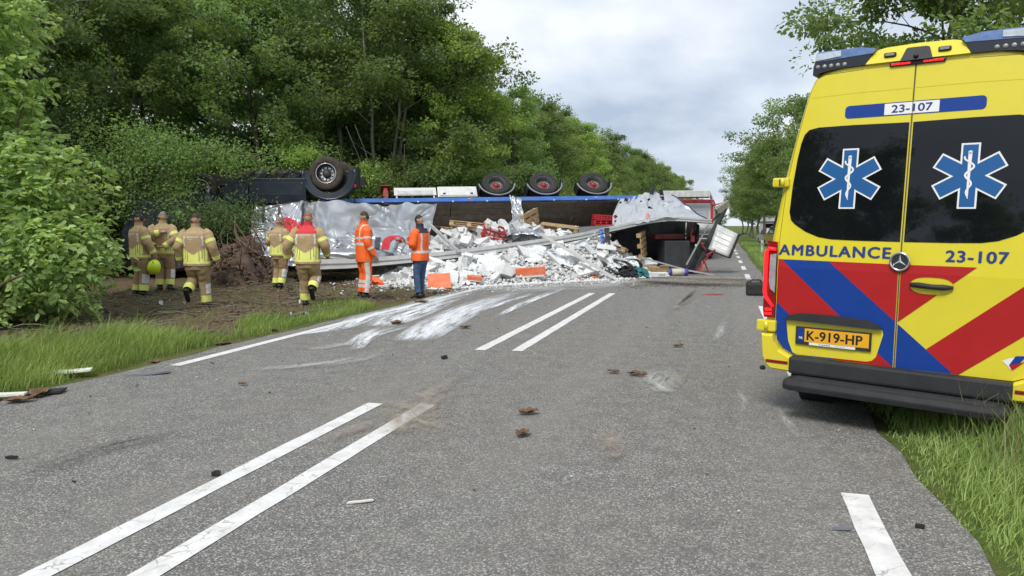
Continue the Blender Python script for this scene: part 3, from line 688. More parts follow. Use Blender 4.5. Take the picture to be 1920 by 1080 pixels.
tag(link('fallen_leaves', npmesh('fallen_leaves', V, F, tn), leaf_b), 'green leaves torn off and lying on the soil', 'leaves', None, 'stuff')
# ============================================================ AMBULANCE
amb = empty('ambulance', (2.871, 5.501, 0), 0, 'yellow ambulance van with red and blue stripes half on the right verge', 'ambulance')
amb.rotation_mode = 'QUATERNION'
amb.rotation_quaternion = (Matrix.Rotation(-.671, 3, 'Z') @ Matrix.Rotation(.014, 3, 'Y')).to_quaternion()
yel = M('ambulance_yellow', (.74, .63, .03), .3, var=.03, vs=2, coat=.7, spec=.5, dirt=.16, dcol=(.42, .34, .09))
vblue = M('stripe_blue', (.006, .045, .27), .42, var=.05, vs=4, spec=.35)
vred = M('stripe_red', (.42, .014, .016), .42, var=.06, vs=4, spec=.35)
vwhite = M('print_white', (.8, .8, .8), .5, var=.03)
navy = M('letter_blue', (.012, .04, .2), .45, var=.03)
glassb = M('dark_glass', (.006, .007, .009), .025, var=0, spec=.42)
rubber = M('black_plastic', (.022, .023, .025), .6, var=.25, vs=8, bmp=.25, bs=120)
seamm = M('seam_dark', (.035, .03, .012), .8, var=0)
chrome = M('chrome', (.75, .75, .76), .15, 1., var=0)
platem = M('plate_amber', (.80, .40, .015), .4, var=.04)
redlit = M('tail_lamp_lit', (.5, .01, .01), .3, var=0, emit=((1., .012, .02), .9))
redlens = M('tail_lens', (.22, .006, .008), .12, var=.1, spec=.6)
clearl = M('clear_lens', (.30, .31, .33), .15, var=.25, vs=20, spec=.7)
bluel = M('beacon_lens', (.12, .20, .42), .12, var=.3, vs=14, spec=.7)
silverl = M('beacon_clear', (.52, .58, .66), .12, var=.2, vs=22, spec=.7)
tyre_m = M('tyre', (.02, .02, .021), .85, var=.3, vs=12, bmp=.3, bs=60, dirt=.35, dcol=(.09, .08, .065))
LEAN = .096
def yr(z): return LEAN * max(0., z - 1.2)
def hwid(z):
    return float(np.interp(z, [.35, .5, .75, 1.1, 1.4, 1.92, 2.35, 2.6, 2.70, 2.76, 2.795, 2.81], [.95, .985, .995, .995, .985, .912, .83, .775, .74, .68, .56, .0]))
def side_pts(ztop=2.81, wsc=1.0, zb=.36):
    zs = [.36, .5, .75, 1., 1.2, 1.4, 1.65, 1.92, 2.15, 2.35, 2.5, 2.6, 2.66, 2.70, 2.735, 2.76, 2.78, 2.795, 2.805, 2.81]
    k = (ztop - .36) / (2.81 - .36)
    L = [(-hwid(z) * wsc, .36 + (z - .36) * k) for z in zs]
    return L + [(-x, z) for x, z in reversed(L[:-1])]
body = MB(); secs = []
for (y, ins, fade, zt, wsc) in [(0, .045, 1, 2.81, 1), (.012, .02, 1, 2.81, 1), (.045, .005, 1, 2.81, 1), (.12, 0, 1, 2.81, 1), (.6, 0, .6, 2.82, 1), (2., 0, 0, 2.84, 1), (4.3, 0, 0, 2.8, 1), (4.75, .02, 0, 2.5, .98), (5.3, .05, 0, 1.5, .98), (5.75, .1, 0, 1.25, .95), (5.95, .2, 0, .95, .9)]:
    r = []
    for x, z in side_pts(zt, wsc):
        m = max(0., 1 - ins / max(abs(x), .2)); zz_ = z - (ins * .6 if z > 2.6 else 0)
        r.append((x * m, y + yr(z) * fade, zz_))
    secs.append(r)
nr = len(secs[0]); V = [p for r in secs for p in r]
F = [(j * nr + i, j * nr + i + 1, (j + 1) * nr + i + 1, (j + 1) * nr + i) for j in range(len(secs) - 1) for i in range(nr - 1)]
body.add(V, F, 0, True)
r0 = secs[0]; half = nr // 2
body.add(r0, [(i, i + 1, nr - 2 - i, nr - 1 - i) for i in range(half)], 0, False)     # flat rear wall under the doors
body.add(secs[-1], [tuple(range(nr))], 0, False)
body.build('body', yel, amb)
mb = MB(); mb.box((0, 2.9, .36), (1.7, 5.2, .22)); mb.box((0, .32, .3), (1.5, .5, .16)); mb.build('underbody', rubber, amb)
mb = MB(); mb.grid(lambda u, v: ((u - .5) * 1.5 * (1 - .12 * v), 5.26 - .5 * v - .006, 1.56 + .92 * v), 6, 6); mb.build('windscreen', glassb, amb)
for sx_ in (-1, 1):
    for yy in (.92, 4.75):
        wh = empty('wheel', (0, 0, 0)); wh.parent = amb; wh.location = (sx_ * .72, yy, .325)
        t = MB().lathe([(.2, -.1), (.30, -.115), (.335, -.09), (.345, -.03), (.345, .03), (.335, .09), (.30, .115), (.2, .1)], 32, 'x', closed=True); t.build('tyre', tyre_m, wh)
        MB().lathe([(.001, .06), (.12, .07), (.19, .095), (.2, .1), (.2, -.1), (.001, -.1)], 24, 'x').build('rim', M('van_rim', (.2, .2, .21), .4, .8), wh)
        mb = MB(); mb.lathe([(.47, -.14), (.47, .14)], 24, 'x', (sx_ * .72, yy, .36), smooth=True); mb.build('wheel_arch', rubber, amb)

def inset_poly(P, n=6):
    return P
def dec(name, polys, off, mat, parent=None, thick=0.):
    """flat print or panel following the two planes of the rear doors; polys in (x, z)"""
    bm = bmesh.new()
    for P in polys:
        vs = [bm.verts.new((x, 0, z)) for x, z in P]; bm.faces.new(vs)
    bmesh.ops.triangulate(bm, faces=bm.faces[:])
    bmesh.ops.bisect_plane(bm, geom=bm.verts[:] + bm.edges[:] + bm.faces[:], plane_co=(0, 0, 1.2), plane_no=(0, 0, 1))
    if thick > 0:
        r = bmesh.ops.extrude_face_region(bm, geom=bm.faces[:]);
        for g in r['geom']:
            if isinstance(g, bmesh.types.BMVert): g.co.y = -1
    for v in bm.verts: v.co.y = yr(v.co.z) - off - (thick if v.co.y < -.5 else 0)
    bmesh.ops.recalc_face_normals(bm, faces=bm.faces)
    if thick == 0:
        for f in bm.faces:
            if f.normal.y > 0: f.normal_flip()
    me = bpy.data.meshes.new(name); bm.to_mesh(me); bm.free()
    return link(name, me, mat, parent or amb)
def rrect(x0, x1, z0, z1, r, n=5):
    P = []
    for cx, cz, a0 in ((x1 - r, z1 - r, 0), (x0 + r, z1 - r, 90), (x0 + r, z0 + r, 180), (x1 - r, z0 + r, 270)):
        for k in range(n + 1):
            a = rad(a0 + 90 * k / n); P.append((cx + r * math.cos(a), cz + r * math.sin(a)))
    return P
def ribbon(pts, wd):
    """polyline with widths -> quads"""
    out = []; n = len(pts); L = []
    for i, p in enumerate(pts):
        a = np.array(pts[max(i - 1, 0)]); b_ = np.array(pts[min(i + 1, n - 1)]); d = b_ - a; d = d / (np.linalg.norm(d) + 1e-9); nn = np.array([-d[1], d[0]])
        ww = wd[i] if isinstance(wd, (list, tuple)) else wd
        L.append((np.array(p) + nn * ww / 2, np.array(p) - nn * ww / 2))
    for i in range(n - 1): out.append([tuple(L[i][0]), tuple(L[i][1]), tuple(L[i + 1][1]), tuple(L[i + 1][0])])
    return out
def text_mesh(s, size, bold=0., xs=1., spacing=1.):
    cu = bpy.data.curves.new('txt', 'FONT'); cu.body = s; cu.size = size; cu.offset = bold; cu.align_x = 'CENTER'; cu.align_y = 'CENTER'; cu.space_character = spacing; cu.resolution_u = 4
    o = bpy.data.objects.new('txt', cu); C.objects.link(o)
    dg = bpy.context.evaluated_depsgraph_get(); me = bpy.data.meshes.new_from_object(o.evaluated_get(dg)); bpy.data.objects.remove(o); bpy.data.curves.remove(cu)
    for v in me.vertices: v.co.x *= xs
    me.materials.clear(); return me
def embolden(me, d):
    """heavier strokes: the letters repeated with small sideways steps, each a hair above the last"""
    if d <= 0: return me
    n = len(me.vertices); V = [v.co.copy() for v in me.vertices]; F = [tuple(p.vertices) for p in me.polygons]; VV = []; FF_ = []
    for k, (dx, dz) in enumerate(((0, 0), (d, 0), (-d, 0), (0, d * .6), (0, -d * .6))):
        VV += [(v.x + dx, v.y - .0002 * k, v.z + dz) for v in V]; FF_ += [tuple(i + k * n for i in f) for f in F]
    m2 = bpy.data.meshes.new('lettering'); m2.from_pydata(VV, [], FF_); return m2
def vtext(name, s, cx, cz, width, height, off, mat, bold, spacing=1.):
    me = text_mesh(s, height / .72, 0, 1, spacing); xs = [v.co.x for v in me.vertices]; ys = [v.co.y for v in me.vertices]
    kx = width / (max(xs) - min(xs)); kz = height / (max(ys) - min(ys)); mx_ = (max(xs) + min(xs)) / 2; my_ = (max(ys) + min(ys)) / 2
    for v in me.vertices:
        z = cz + (v.co.y - my_) * kz; v.co = (cx + (v.co.x - mx_) * kx, yr(z) - off, z)
    me = embolden(me, bold * height * 1.6)
    return link(name, me, mat, amb)

# rear doors: two panels with rounded outer edge, parted by a seam
doorL = [(-.006, .485), (-.744, .492), (-.83, .53), (-.885, .60), (-.9, .70), (-.902, 1.2), (-.9, 1.377), (-.886, 1.65), (-.866, 1.916), (-.82, 2.22), (-.769, 2.479), (-.735, 2.62), (-.70, 2.70), (-.64, 2.728), (-.36, 2.74), (-.006, 2.742)]
for sg in (-1, 1):
    P = [(x * -sg, z) for x, z in doorL]
    d_ = dec('rear_door', [P], .001, yel, thick=.009)
    dec('door_gasket', ribbon([(x * -sg * (1.004) - .003 * -sg * -1, z) for x, z in doorL[1:15]], .011), .002, seamm, d_)
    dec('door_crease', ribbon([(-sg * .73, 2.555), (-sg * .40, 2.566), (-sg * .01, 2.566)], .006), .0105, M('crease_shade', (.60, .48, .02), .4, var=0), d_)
OF = .0125
# window glass
for sg in (-1, 1):
    W_ = [(-.013, 1.43), (-.30, 1.431), (-.50, 1.436), (-.60, 1.452), (-.70, 1.492), (-.79, 1.55), (-.822, 1.585), (-.838, 1.65), (-.828, 1.86), (-.805, 2.08), (-.785, 2.2), (-.765, 2.265), (-.73, 2.303), (-.66, 2.318), (-.40, 2.32), (-.013, 2.314)]
    dec('rear_window', [[(x * -sg, z) for x, z in W_]], OF - .004, glassb, thick=.005)
# reflective stripes
lineA = lambda x: 1.266 - .905 * (x + .871); lineB = lambda x: 1.265 - .866 * (x + .506); lineC = lambda x: .92 - .895 * (x + .9)
LB = [(-.896, 1.266), (-.896, .70), (-.88, .605), (-.828, .538), (-.744, .497), (-.009, .488), (-.009, 1.262)]
def clip(P, f, keep_above):
    """Sutherland-Hodgman against z = f(x)"""
    out = []; n = len(P)
    g = lambda p: (p[1] - f(p[0])) * (1 if keep_above else -1)
    for i in range(n):
        a, b_ = P[i], P[(i + 1) % n]; ga, gb = g(a), g(b_)
        if ga >= 0: out.append(a)
        if (ga > 0 > gb) or (ga < 0 < gb):
            t = ga / (ga - gb); out.append((a[0] + (b_[0] - a[0]) * t, a[1] + (b_[1] - a[1]) * t))
    return out
S0 = .0135
dec('red_stripe', [clip(LB, lineB, True)], S0, vred); dec('blue_stripe', [clip(clip(LB, lineB, False), lineA, True)], S0, vblue)
dec('red_stripe', [clip(clip(LB, lineA, False), lineC, True)], S0, vred); dec('blue_stripe', [clip(LB, lineC, False)], S0, vblue)
RB = [(-x, z) for x, z in LB]
dec('blue_stripe', [clip(RB, lineB, False)], S0, vblue)
up1 = lambda x: .826 + .898 * x; up2 = lambda x: .653 + .884 * (x - .208); up3 = lambda x: .487 + .86 * (x - .414)
dec('red_stripe', [clip(RB, up1, True)], S0, vred)
dec('red_stripe', [clip(clip(clip(RB, up2, False), up3, True), lineB, True)], S0, vred)
# unit number bar
for nm, P, o_, m_ in (('number_bar', rrect(-.47, .465, 2.372, 2.47, .03), OF, vblue), ('number_field', [(-.19, 2.379), (.174, 2.379), (.174, 2.463), (-.19, 2.463)], OF + .0012, vwhite)): dec(nm, [P], o_, m_)
vtext('unit_number', '23-107', -.005, 2.421, .27, .056, OF + .0026, navy, .022)
vtext('lettering', 'AMBULANCE', -.483, 1.344, .825, .082, OF + .001, navy, .035, 1.16)
vtext('unit_number', '23-107', .48, 1.337, .375, .08, OF + .001, navy, .03, 1.08)
# star of life, left and right
def star(cx, cz, R, hw_):
    P = []
    for k in range(6):
        a = rad(90 + 60 * k); d = np.array([math.cos(a), math.sin(a)]); n_ = np.array([-d[1], d[0]])
        P += [(cx + d[0] * R - n_[0] * hw_, cz + d[1] * R - n_[1] * hw_), (cx + d[0] * R + n_[0] * hw_, cz + d[1] * R + n_[1] * hw_)]
        a2 = a + rad(30); P.append((cx + math.cos(a2) * 2 * hw_, cz + math.sin(a2) * 2 * hw_))
    return P
star_b = M('star_blue', (.006, .095, .29), .4, var=.05)
for cx in (-.405, .393):
    fan = lambda S_: [[(cx, 1.907), S_[i], S_[(i + 1) % 18]] for i in range(18)]
    so_ = dec('star_emblem', fan(star(cx, 1.907, .232, .059)), OF + .0025, vwhite)
    dec('star_field', fan(star(cx, 1.907, .220, .047)), OF + .004, star_b, so_)
    dec('staff', [[(cx - .006, 1.76), (cx + .004, 1.76), (cx + .012, 2.075), (cx - .013, 2.075)]] + [rrect(cx - .014, cx + .013, 2.06, 2.086, .012)], OF + .0055, vwhite, so_)
    sn = []; ws = []
    for k in range(44):
        f = k / 43; z = 1.745 + .30 * f; amp = .008 + .026 * f; x = cx + math.sin(f * 15.2 + 2.6) * amp
        sn.append((x, z)); ws.append(.005 + .009 * math.sin(min(1, f * 1.15) * math.pi * .75))
    dec('snake', ribbon(sn, ws), OF + .007, vwhite, so_)
# maker's badge
bd = empty('badge', (0, -OF - .012, 1.284)); bd.parent = amb
MB().lathe([(.054, 0), (.058, -.009), (.066, -.012), (.072, -.006), (.072, .012)], 40, 'y').build('badge_ring', chrome, bd)
MB().lathe([(.0005, -.001), (.055, -.001)], 40, 'y').build('badge_field', rubber, bd)
mb = MB()
for k in range(3):
    a = rad(90 + 120 * k); d = (math.cos(a), math.sin(a)); n_ = (-d[1], d[0]); q = .011
    mb.add([(0, -.012, 0), (n_[0] * q, -.003, n_[1] * q), (d[0] * .057, -.004, d[1] * .057), (-n_[0] * q, -.003, -n_[1] * q)], [(0, 1, 2), (0, 2, 3)])
mb.build('badge_star', chrome, bd)
# centre seam
dec('door_seam', [[(-.0042, .49), (.0042, .49), (.0042, 2.735), (-.0042, 2.735)]], .0128, M('seam_rubber', (.30, .27, .16), .7, var=.2))
dec('door_seam_gap', [[(-.0022, .49), (.0022, .49), (.0022, 2.735), (-.0022, 2.735)]], .0145, seamm)
# number plate with its recess and grip bar
rec = dec('plate_recess', [[(-.80, .79), (-.70, .815), (-.20, .808), (-.094, .765), (-.085, .726), (-.127, .551), (-.155, .52), (-.193, .508), (-.715, .5), (-.75, .515), (-.787, .605), (-.808, .76)]], OF + .002, yel)
mb = MB(); mb.prism([(-.812, .775), (-.79, .815), (-.70, .838), (-.46, .843), (-.20, .830), (-.12, .795), (-.092, .768), (-.14, .765), (-.46, .772), (-.76, .778)], -.05, -.012); mb.build('grip_bar', rubber, amb, fixn=True)
mb = MB(); mb.box((-.444, -.024, .661), (.565, .014, .145), bev=.004); pl = mb.build('number_plate', rubber, amb)
mb = MB(); mb.box((-.416, -.0325, .667), (.478, .005, .108), bev=.002); mb.build('plate_face', platem, pl)
mb = MB(); mb.box((-.681, -.0325, .667), (.045, .005, .108), bev=.002); mb.build('plate_band', vblue, pl)
def ftext(s, cx, cz, width, height, y, mat, bold, parent, nm='lettering', spacing=1.):
    me = text_mesh(s, height / .72, 0, 1, spacing); xs = [v.co.x for v in me.vertices]; ys = [v.co.y for v in me.vertices]
    kx = width / (max(xs) - min(xs)); kz = height / (max(ys) - min(ys)); mx_ = (max(xs) + min(xs)) / 2; my_ = (max(ys) + min(ys)) / 2
    for v in me.vertices: v.co = (cx + (v.co.x - mx_) * kx, y, cz + (v.co.y - my_) * kz)
    me = embolden(me, bold * height * 1.6)
    return link(nm, me, mat, parent)
ftext('K-919-HP', -.43, .667, .41, .074, -.0358, M('plate_black', (.012, .012, .012), .5, var=0), .025, pl, 'plate_number', 1.05)
ftext('NL', -.681, .645, .03, .018, -.0358, vwhite, .02, pl, 'plate_country')
mb = MB(); mb.box((-.444, -.034, .602), (.345, .004, .02)); mb.build('plate_strip', vwhite, pl)
ftext('VISSER', -.5, .602, .085, .008, -.0365, rubber, .04, pl, 'strip_lettering', 1.3); ftext('006-2156560', -.385, .602, .075, .006, -.0365, rubber, .0, pl, 'strip_lettering', 1.1)
# door handle on the right leaf
mb = MB(); n = 28; 
hp = [(.215 + .14 * math.copysign(abs(math.cos(2 * math.pi * k / n)) ** .7, math.cos(2 * math.pi * k / n)), 1.115 + .06 * math.sin(2 * math.pi * k / n)) for k in range(n)]
dec('handle_recess', [hp], .0145, yel)
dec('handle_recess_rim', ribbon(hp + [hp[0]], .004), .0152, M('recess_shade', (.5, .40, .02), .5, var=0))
mb = MB(); mb.tube([(.08, -.022, 1.118), (.13, -.035, 1.120), (.22, -.038, 1.112), (.30, -.036, 1.112), (.352, -.022, 1.112)], [.017, .021, .019, .021, .012], 10); mb.build('door_handle', rubber, amb)
dec('crest_white', [[(.672, .625), (.70, .60), (.735, .56), (.73, .62), (.76, .66), (.72, .65)]], OF + .001, vwhite); dec('crest_blue', [[(.715, .6), (.75, .668), (.81, .675), (.775, .62)]], OF + .0022, vblue); dec('crest_red', [[(.735, .565), (.715, .6), (.775, .62), (.81, .64)]], OF + .0022, vred)
# lower crease of the doors
# tail lamps, hinges, bumper
for sg in (-1, 1):
    X = lambda x: x * -sg
    mb = MB(); mb.prism([(X(-.905), .782), (X(-.99), .785), (X(-1.0), .85), (X(-1.0), 1.30), (X(-.992), 1.415), (X(-.915), 1.405), (X(-.906), 1.2)], -.028, .16, lambda x, y, z: (x, y + yr(z), z)); tl = mb.build('tail_lamp', redlens, amb, fixn=True)
    mb = MB(); mb.tube([(X(-.915), -.03, 1.345), (X(-.965), -.032, 1.352), (X(-.988), -.034, 1.32), (X(-.988), -.034, 1.0), (X(-.982), -.034, .955), (X(-.918), -.032, .875)], [.012, .015, .017, .017, .016, .012], 8); mb.build('light_guide', redlit, tl)
    mb = MB(); mb.prism([(X(-.908), .99), (X(-.945), 1.02), (X(-.958), 1.08), (X(-.958), 1.30), (X(-.91), 1.31)], -.036, -.02, lambda x, y, z: (x, y + yr(z), z)); mb.build('clear_lamp', clearl, tl, fixn=True)
    for zz_ in (.825, .86): 
        mb = MB(); mb.box((X(-.955), -.032, zz_ - .01), (.055, .012, .022), bev=.004); mb.build('lamp_reflector', redlit, tl)
    for zc, xa, xb in ((.715, -1.045, -.885), (1.888, -.985, -.85)):
        hg = MB(); hg.box((X((xa + xb) / 2), yr(zc) - .015, zc), (xb - xa, .06, .095 if zc < 1 else .075), bev=.015); hg.tube([(X(xa + .085), yr(zc) - .05, zc - .035), (X(xa + .085), yr(zc) - .05, zc + .035)], .017, 8)
        hg.build('hinge', yel, amb)
        h2 = MB(); h2.box((X((xa + xb) / 2 + .005), yr(zc) - .047, zc), (.03, .012, .05), bev=.003); h2.build('hinge_slot', seamm, amb)
    b_ = MB(); cs = []
    for (y, k) in ((-.075, .02), (-.055, .006), (-.02, 0), (.35, 0)):
        cs.append([(X(x), y, z) for x, z in [(-.75, .352 + k), (-.90, .358 + k), (-.955 + k, .385 + k), (-.985 + k, .46), (-1.0 + k, .60), (-1.0 + k, .655 - k), (-.90, .655 - k), (-.885, .60 - k), (-.85, .535 - k), (-.75, .487 - k)]])
    m_ = len(cs[0]); b_.add([p for r in cs for p in r], [(j * m_ + i, j * m_ + (i + 1) % m_, (j + 1) * m_ + (i + 1) % m_, (j + 1) * m_ + i) for j in range(3) for i in range(m_)] + [tuple(range(m_))], 0, False)
    b_.build('bumper_corner', yel, amb, fixn=True)
    mb = MB(); mb.box((X(-.853), -.072, .431), (.18, .016, .026), bev=.004); mb.build('reflector', redlens, amb)
mb = MB(); mb.box((0, .0, .421), (1.505, .2, .132), bev=.018); mb.build('bumper', rubber, amb)
st = MB(); cs = []
for y, zt, zb in ((-.235, .30, .255), (-.23, .335, .235), (-.20, .348, .215), (.0, .352, .21)):
    cs.append((y, zt, zb))
st.box((0, -.15, .292), (1.50, .23, .095), bev=.042); st.build('step_bumper', rubber, amb); MB().box((0, .0, .29), (1.42, .16, .13), bev=.03).build('lower_valance', rubber, amb)
mb = MB(); mb.box((0, -.15, .341), (1.36, .13, .008), bev=.003); mb.build('step_lit_top', M('lit_top', (.035, .036, .04), .55, var=.2), amb)  # lighter colour paints the light falling on the step's top
# roof light bars and middle housing
for sg in (-1, 1):
    X = lambda x: x * -sg
    q = lambda x, y, z: (x, y + yr(z) - .02, z)
    mb = MB(); mb.prism([(X(-.735), 2.735), (X(-.735), 2.80), (X(-.725), 2.835), (X(-.31), 2.855), (X(-.345), 2.775), (X(-.5), 2.772), (X(-.62), 2.76)], 0, .3, q); lb = mb.build('light_bar', M('bar_black', (.012, .014, .022), .3, var=.1, spec=.6), amb, fixn=True)
    mb = MB(); mb.prism([(X(-.725), 2.837), (X(-.72), 2.90), (X(-.70), 2.915), (X(-.40), 2.915), (X(-.285), 2.892), (X(-.305), 2.857)], -.004, .28, q); mb.build('beacon_lens', bluel, lb, fixn=True)
    mb = MB(); mb.prism([(X(-.722), 2.845), (X(-.718), 2.90), (X(-.62), 2.906), (X(-.53), 2.906), (X(-.53), 2.862)], -.012, -.003, q); mb.build('beacon_clear', silverl, lb, fixn=True)
    for k in range(5):
        mb = MB(); mb.lathe([(.001, -.03), (.013, -.03), (.017, -.02)], 12, 'y', (X(-.70 + .05 * k), yr(2.8) , 2.797)); mb.build('flash_lamp', clearl, lb)
mb = MB(); mb.prism([(-.345, 2.775), (-.31, 2.845), (-.272, 2.885), (-.22, 2.897), (0, 2.905), (.22, 2.897), (.272, 2.885), (.31, 2.845), (.345, 2.775)], -.03, .6, lambda x, y, z: (x, y + yr(z) + (z - 2.775) * .5, z)); mb.build('roof_housing', yel, amb, fixn=True)
mb = MB(); mb.prism([(-.105, 2.768), (-.075, 2.866), (-.06, 2.872), (.06, 2.87), (.078, 2.862), (.11, 2.768)], -.04, .1, lambda x, y, z: (x, y + yr(z) + (z - 2.775) * .45, z)); mb.build('camera_housing', rubber, amb, fixn=True)
MB().lathe([(.001, -.012), (.012, -.01), (.018, 0)], 14, 'y', (.0, yr(2.79) - .042, 2.795)).build('camera_lens', glassb, amb)
for x0 in (-.18, .18):
    mb = MB(); mb.box((x0, yr(2.83) - .012, 2.83), (.085, .03, .035), bev=.012); g_ = mb.build('work_lamp', rubber, amb)
    mb = MB(); mb.box((x0, yr(2.83) - .03, 2.83), (.06, .006, .018), bev=.003); mb.build('work_lamp_lens', clearl, g_)
mb = MB(); mb.box((0.008, yr(2.75) - .018, 2.752), (.37, .02, .03), bev=.008); bl = mb.build('brake_lamp', M('brake_dark', (.03, .008, .01), .3, var=0), amb)
for x0 in (-.10, .115):
    for k in range(4):
        mb = MB(); mb.box((x0 + (k - 1.5) * .033, yr(2.75) - .03, 2.752), (.029, .006, .014), bev=.002); mb.build('brake_segment', redlit, bl)
# wood and trees behind the camera, mirrored in the rear windows
random.seed(5)
for (s_, t_) in ((-13.5, -7), (-15, -11), (-13.6, -15.5), (-12.5, -21), (-13, -27), (-14.5, -34), (-19, -9), (-18, -18), (-13, -43)):
    x, y, _ = RC(s_, t_); wood_tree(x, y, 'edge', random.uniform(.85, 1.))
# ============================================================ THE WRECK
navy_m = M('tractor_navy', (.02, .027, .044), .3, var=.25, vs=3, coat=.3, dirt=.5, dcol=(.06, .05, .04))
black_m = M('chassis_black', (.016, .016, .017), .6, var=.35, vs=6, dirt=.4, dcol=(.06, .05, .04))
alu = M('aluminium', (.55, .55, .56), .42, .55, var=.15, vs=5, dirt=.25, dcol=(.3, .28, .24))
alu_w = M('aluminium_pale', (.66, .66, .65), .45, .25, var=.1, vs=5, dirt=.3, dcol=(.35, .33, .29))
steel_red = M('red_steel', (.30, .03, .035), .55, var=.25, vs=8, dirt=.4)
blue_rail = M('rail_blue', (.03, .12, .42), .4, var=.25, vs=2.5, dirt=.35, dcol=(.2, .22, .26))
plank_m = M('deck_plank', (.15, .122, .098), .85, var=.35, vs=5, bmp=.5, bs=30, rnd=.45)
tarp_m = M('silver_tarp', (.47, .49, .52), .36, .62, var=.18, vs=1.2, bmp=.1, bs=5, dirt=.4, dcol=(.2, .19, .18))
tarp_w = M('white_tarp', (.52, .54, .57), .42, .4, var=.15, vs=2, bmp=.15, bs=9, dirt=.45, dcol=(.25, .25, .24))
logo_red = M('print_red', (.55, .025, .035), .5, var=.12)
dark_in = M('trailer_inside_shade', (.03, .032, .036), .8, var=.4, vs=4)  # near-black: shade inside the trailer put into the colour
wood_m = M('pallet_wood', (.42, .29, .15), .8, var=.25, vs=7, bmp=.4, bs=40, rnd=.3)
crate_m = M('crate_red', (.50, .025, .035), .45, var=.12, vs=5, dirt=.2)
aac = M('aerated_concrete', (.72, .725, .72), .95, var=.14, vs=5, bmp=.6, bs=60, rnd=.35, dirt=.3, dcol=(.42, .41, .385))
foil = M('stretch_film', (.74, .78, .80), .3, var=.08, vs=6, spec=.6)
orange_m = M('orange_slab', (.72, .17, .07), .75, var=.12, vs=6, dirt=.25, dcol=(.6, .5, .45))
hub_m = M('rim_silver', (.72, .72, .72), .3, .7, var=.1, vs=8)
dark_hub = M('hub_dark', (.03, .03, .032), .5, var=.2)

def cat_eval(P, u):
    n = len(P) - 1; x = u * n; i = min(int(x), n - 1); t = x - i
    g = lambda k: np.array(P[k], float) if 0 <= k <= n else (2 * np.array(P[0], float) - np.array(P[1], float) if k < 0 else 2 * np.array(P[n], float) - np.array(P[n - 1], float))
    a, b_, c_, d = g(i - 1), g(i), g(i + 1), g(i + 2)
    return .5 * (2 * b_ + (c_ - a) * t + (2 * a - 5 * b_ + 4 * c_ - d) * t * t + (-a + 3 * b_ - 3 * c_ + d) * t ** 3)
def sheetfn(rows, amp, seed, fu=5., fv=3., edge=.15):
    """crumpled sheet through rows of control points"""
    def f(u, v):
        p = cat_eval([cat_eval(r, u) for r in rows], v)
        q = Vector((u * fu + seed, v * fv + seed * .7, seed))
        w_ = noise.noise(Vector((u * fu * .5 + seed, v * fv * .6, 1.7))) * 1.3          # folds wander
        k1 = Vector((u * fu * 1.1 + w_ + v * .9, v * .9 + seed, seed)); k2 = Vector((u * fu * .7 - v * fv * 1.2 + seed * 2, v * fv * .5 + u * 2, seed + 3))
        a = 1 - 2 * abs(noise.noise(k1 * 1.3)) ; b_ = 1 - 2 * abs(noise.noise(k2 * 1.4)); c_ = abs(noise.noise(k1 * 3.1)); e_ = noise.noise(q * .6 + Vector((9, 9, 0)))
        d = amp * (a * .95 + .6 * b_ + .2 * c_ + 1.2 * e_)
        return (p[0] + .35 * d * noise.noise(q + Vector((5, 5, 5))), p[1] - d, p[2] + .55 * amp * noise.noise(q * 1.7 + Vector((2, 8, 4))))
    return f
def disc_on(fn, uc, vc, ru, rv, off, nr=4, na=26):
    mb = MB(); V = [fn(uc, vc)]; 
    for k in range(1, nr + 1):
        for j in range(na):
            a = 2 * math.pi * j / na; V.append(fn(uc + ru * k / nr * math.cos(a), vc + rv * k / nr * math.sin(a)))
    V = [(x, y - off, z + off * .4) for x, y, z in V]
    F = [(0, 1 + j, 1 + (j + 1) % na) for j in range(na)]
    for k in range(nr - 1):
        for j in range(na): F.append((1 + k * na + j, 1 + (k + 1) * na + j, 1 + (k + 1) * na + (j + 1) % na, 1 + k * na + (j + 1) % na))
    return mb.add(V, F, 0, True)

# ---- trailer: deck on edge, underside and wheels up
A0 = Vector((-6.0, 23.3, 2.25)); UD = Vector((11.6, 2.2, .25)).normalized()
na_ = Vector((-UD.y, UD.x, 0)).normalized(); al = rad(42)
WD = (na_ * math.cos(al) - Vector((0, 0, math.sin(al)))).normalized(); ND = UD.cross(WD) * -1
if ND.z < 0: ND = -ND
TRM = Matrix((UD, WD, ND)).transposed().to_4x4(); TRM.translation = A0
trl = empty('semi_trailer', (0, 0, 0), 0, 'overturned curtain trailer with its wheels up and planked deck on edge', 'trailer'); trl.matrix_world = TRM
for i in range(9):
    for a, b_ in ((0, 4.1), (4.12, 8.3), (8.32, 11.5)):
        mb = MB(); mb.box(((a + b_) / 2, .03 + (i + .5) * .272, -.03 - random.uniform(0, .012)), (b_ - a - random.uniform(0, .02), .258, .04), bev=.006); mb.build('deck_plank', plank_m, trl)
mb = MB(); mb.box((5.75, -.02, .05), (11.5, .06, .17), bev=.01); rl = mb.build('side_rail', blue_rail, trl)
for k in range(10):
    mb = MB(); mb.box((.8 + k * 1.12, -.045, -.035), (.05, .03, .05), bev=.004); mb.build('rail_hook', alu, trl)
mb = MB(); mb.box((5.75, 2.5, .02), (11.5, .06, .17), bev=.01); mb.build('side_rail', blue_rail, trl)
for wv_ in (.75, 1.75):
    mb = MB(); mb.box((5.75, wv_, .1), (11.3, .14, .03)); mb.box((5.75, wv_, .3), (11.3, .02, .4)); mb.box((5.75, wv_, .5), (11.3, .14, .03)); mb.build('chassis_beam', black_m, trl)
for k in range(13):
    mb = MB(); mb.box((.5 + k * .88, 1.25, .07), (.08, 2.3, .1)); mb.build('cross_member', black_m, trl)
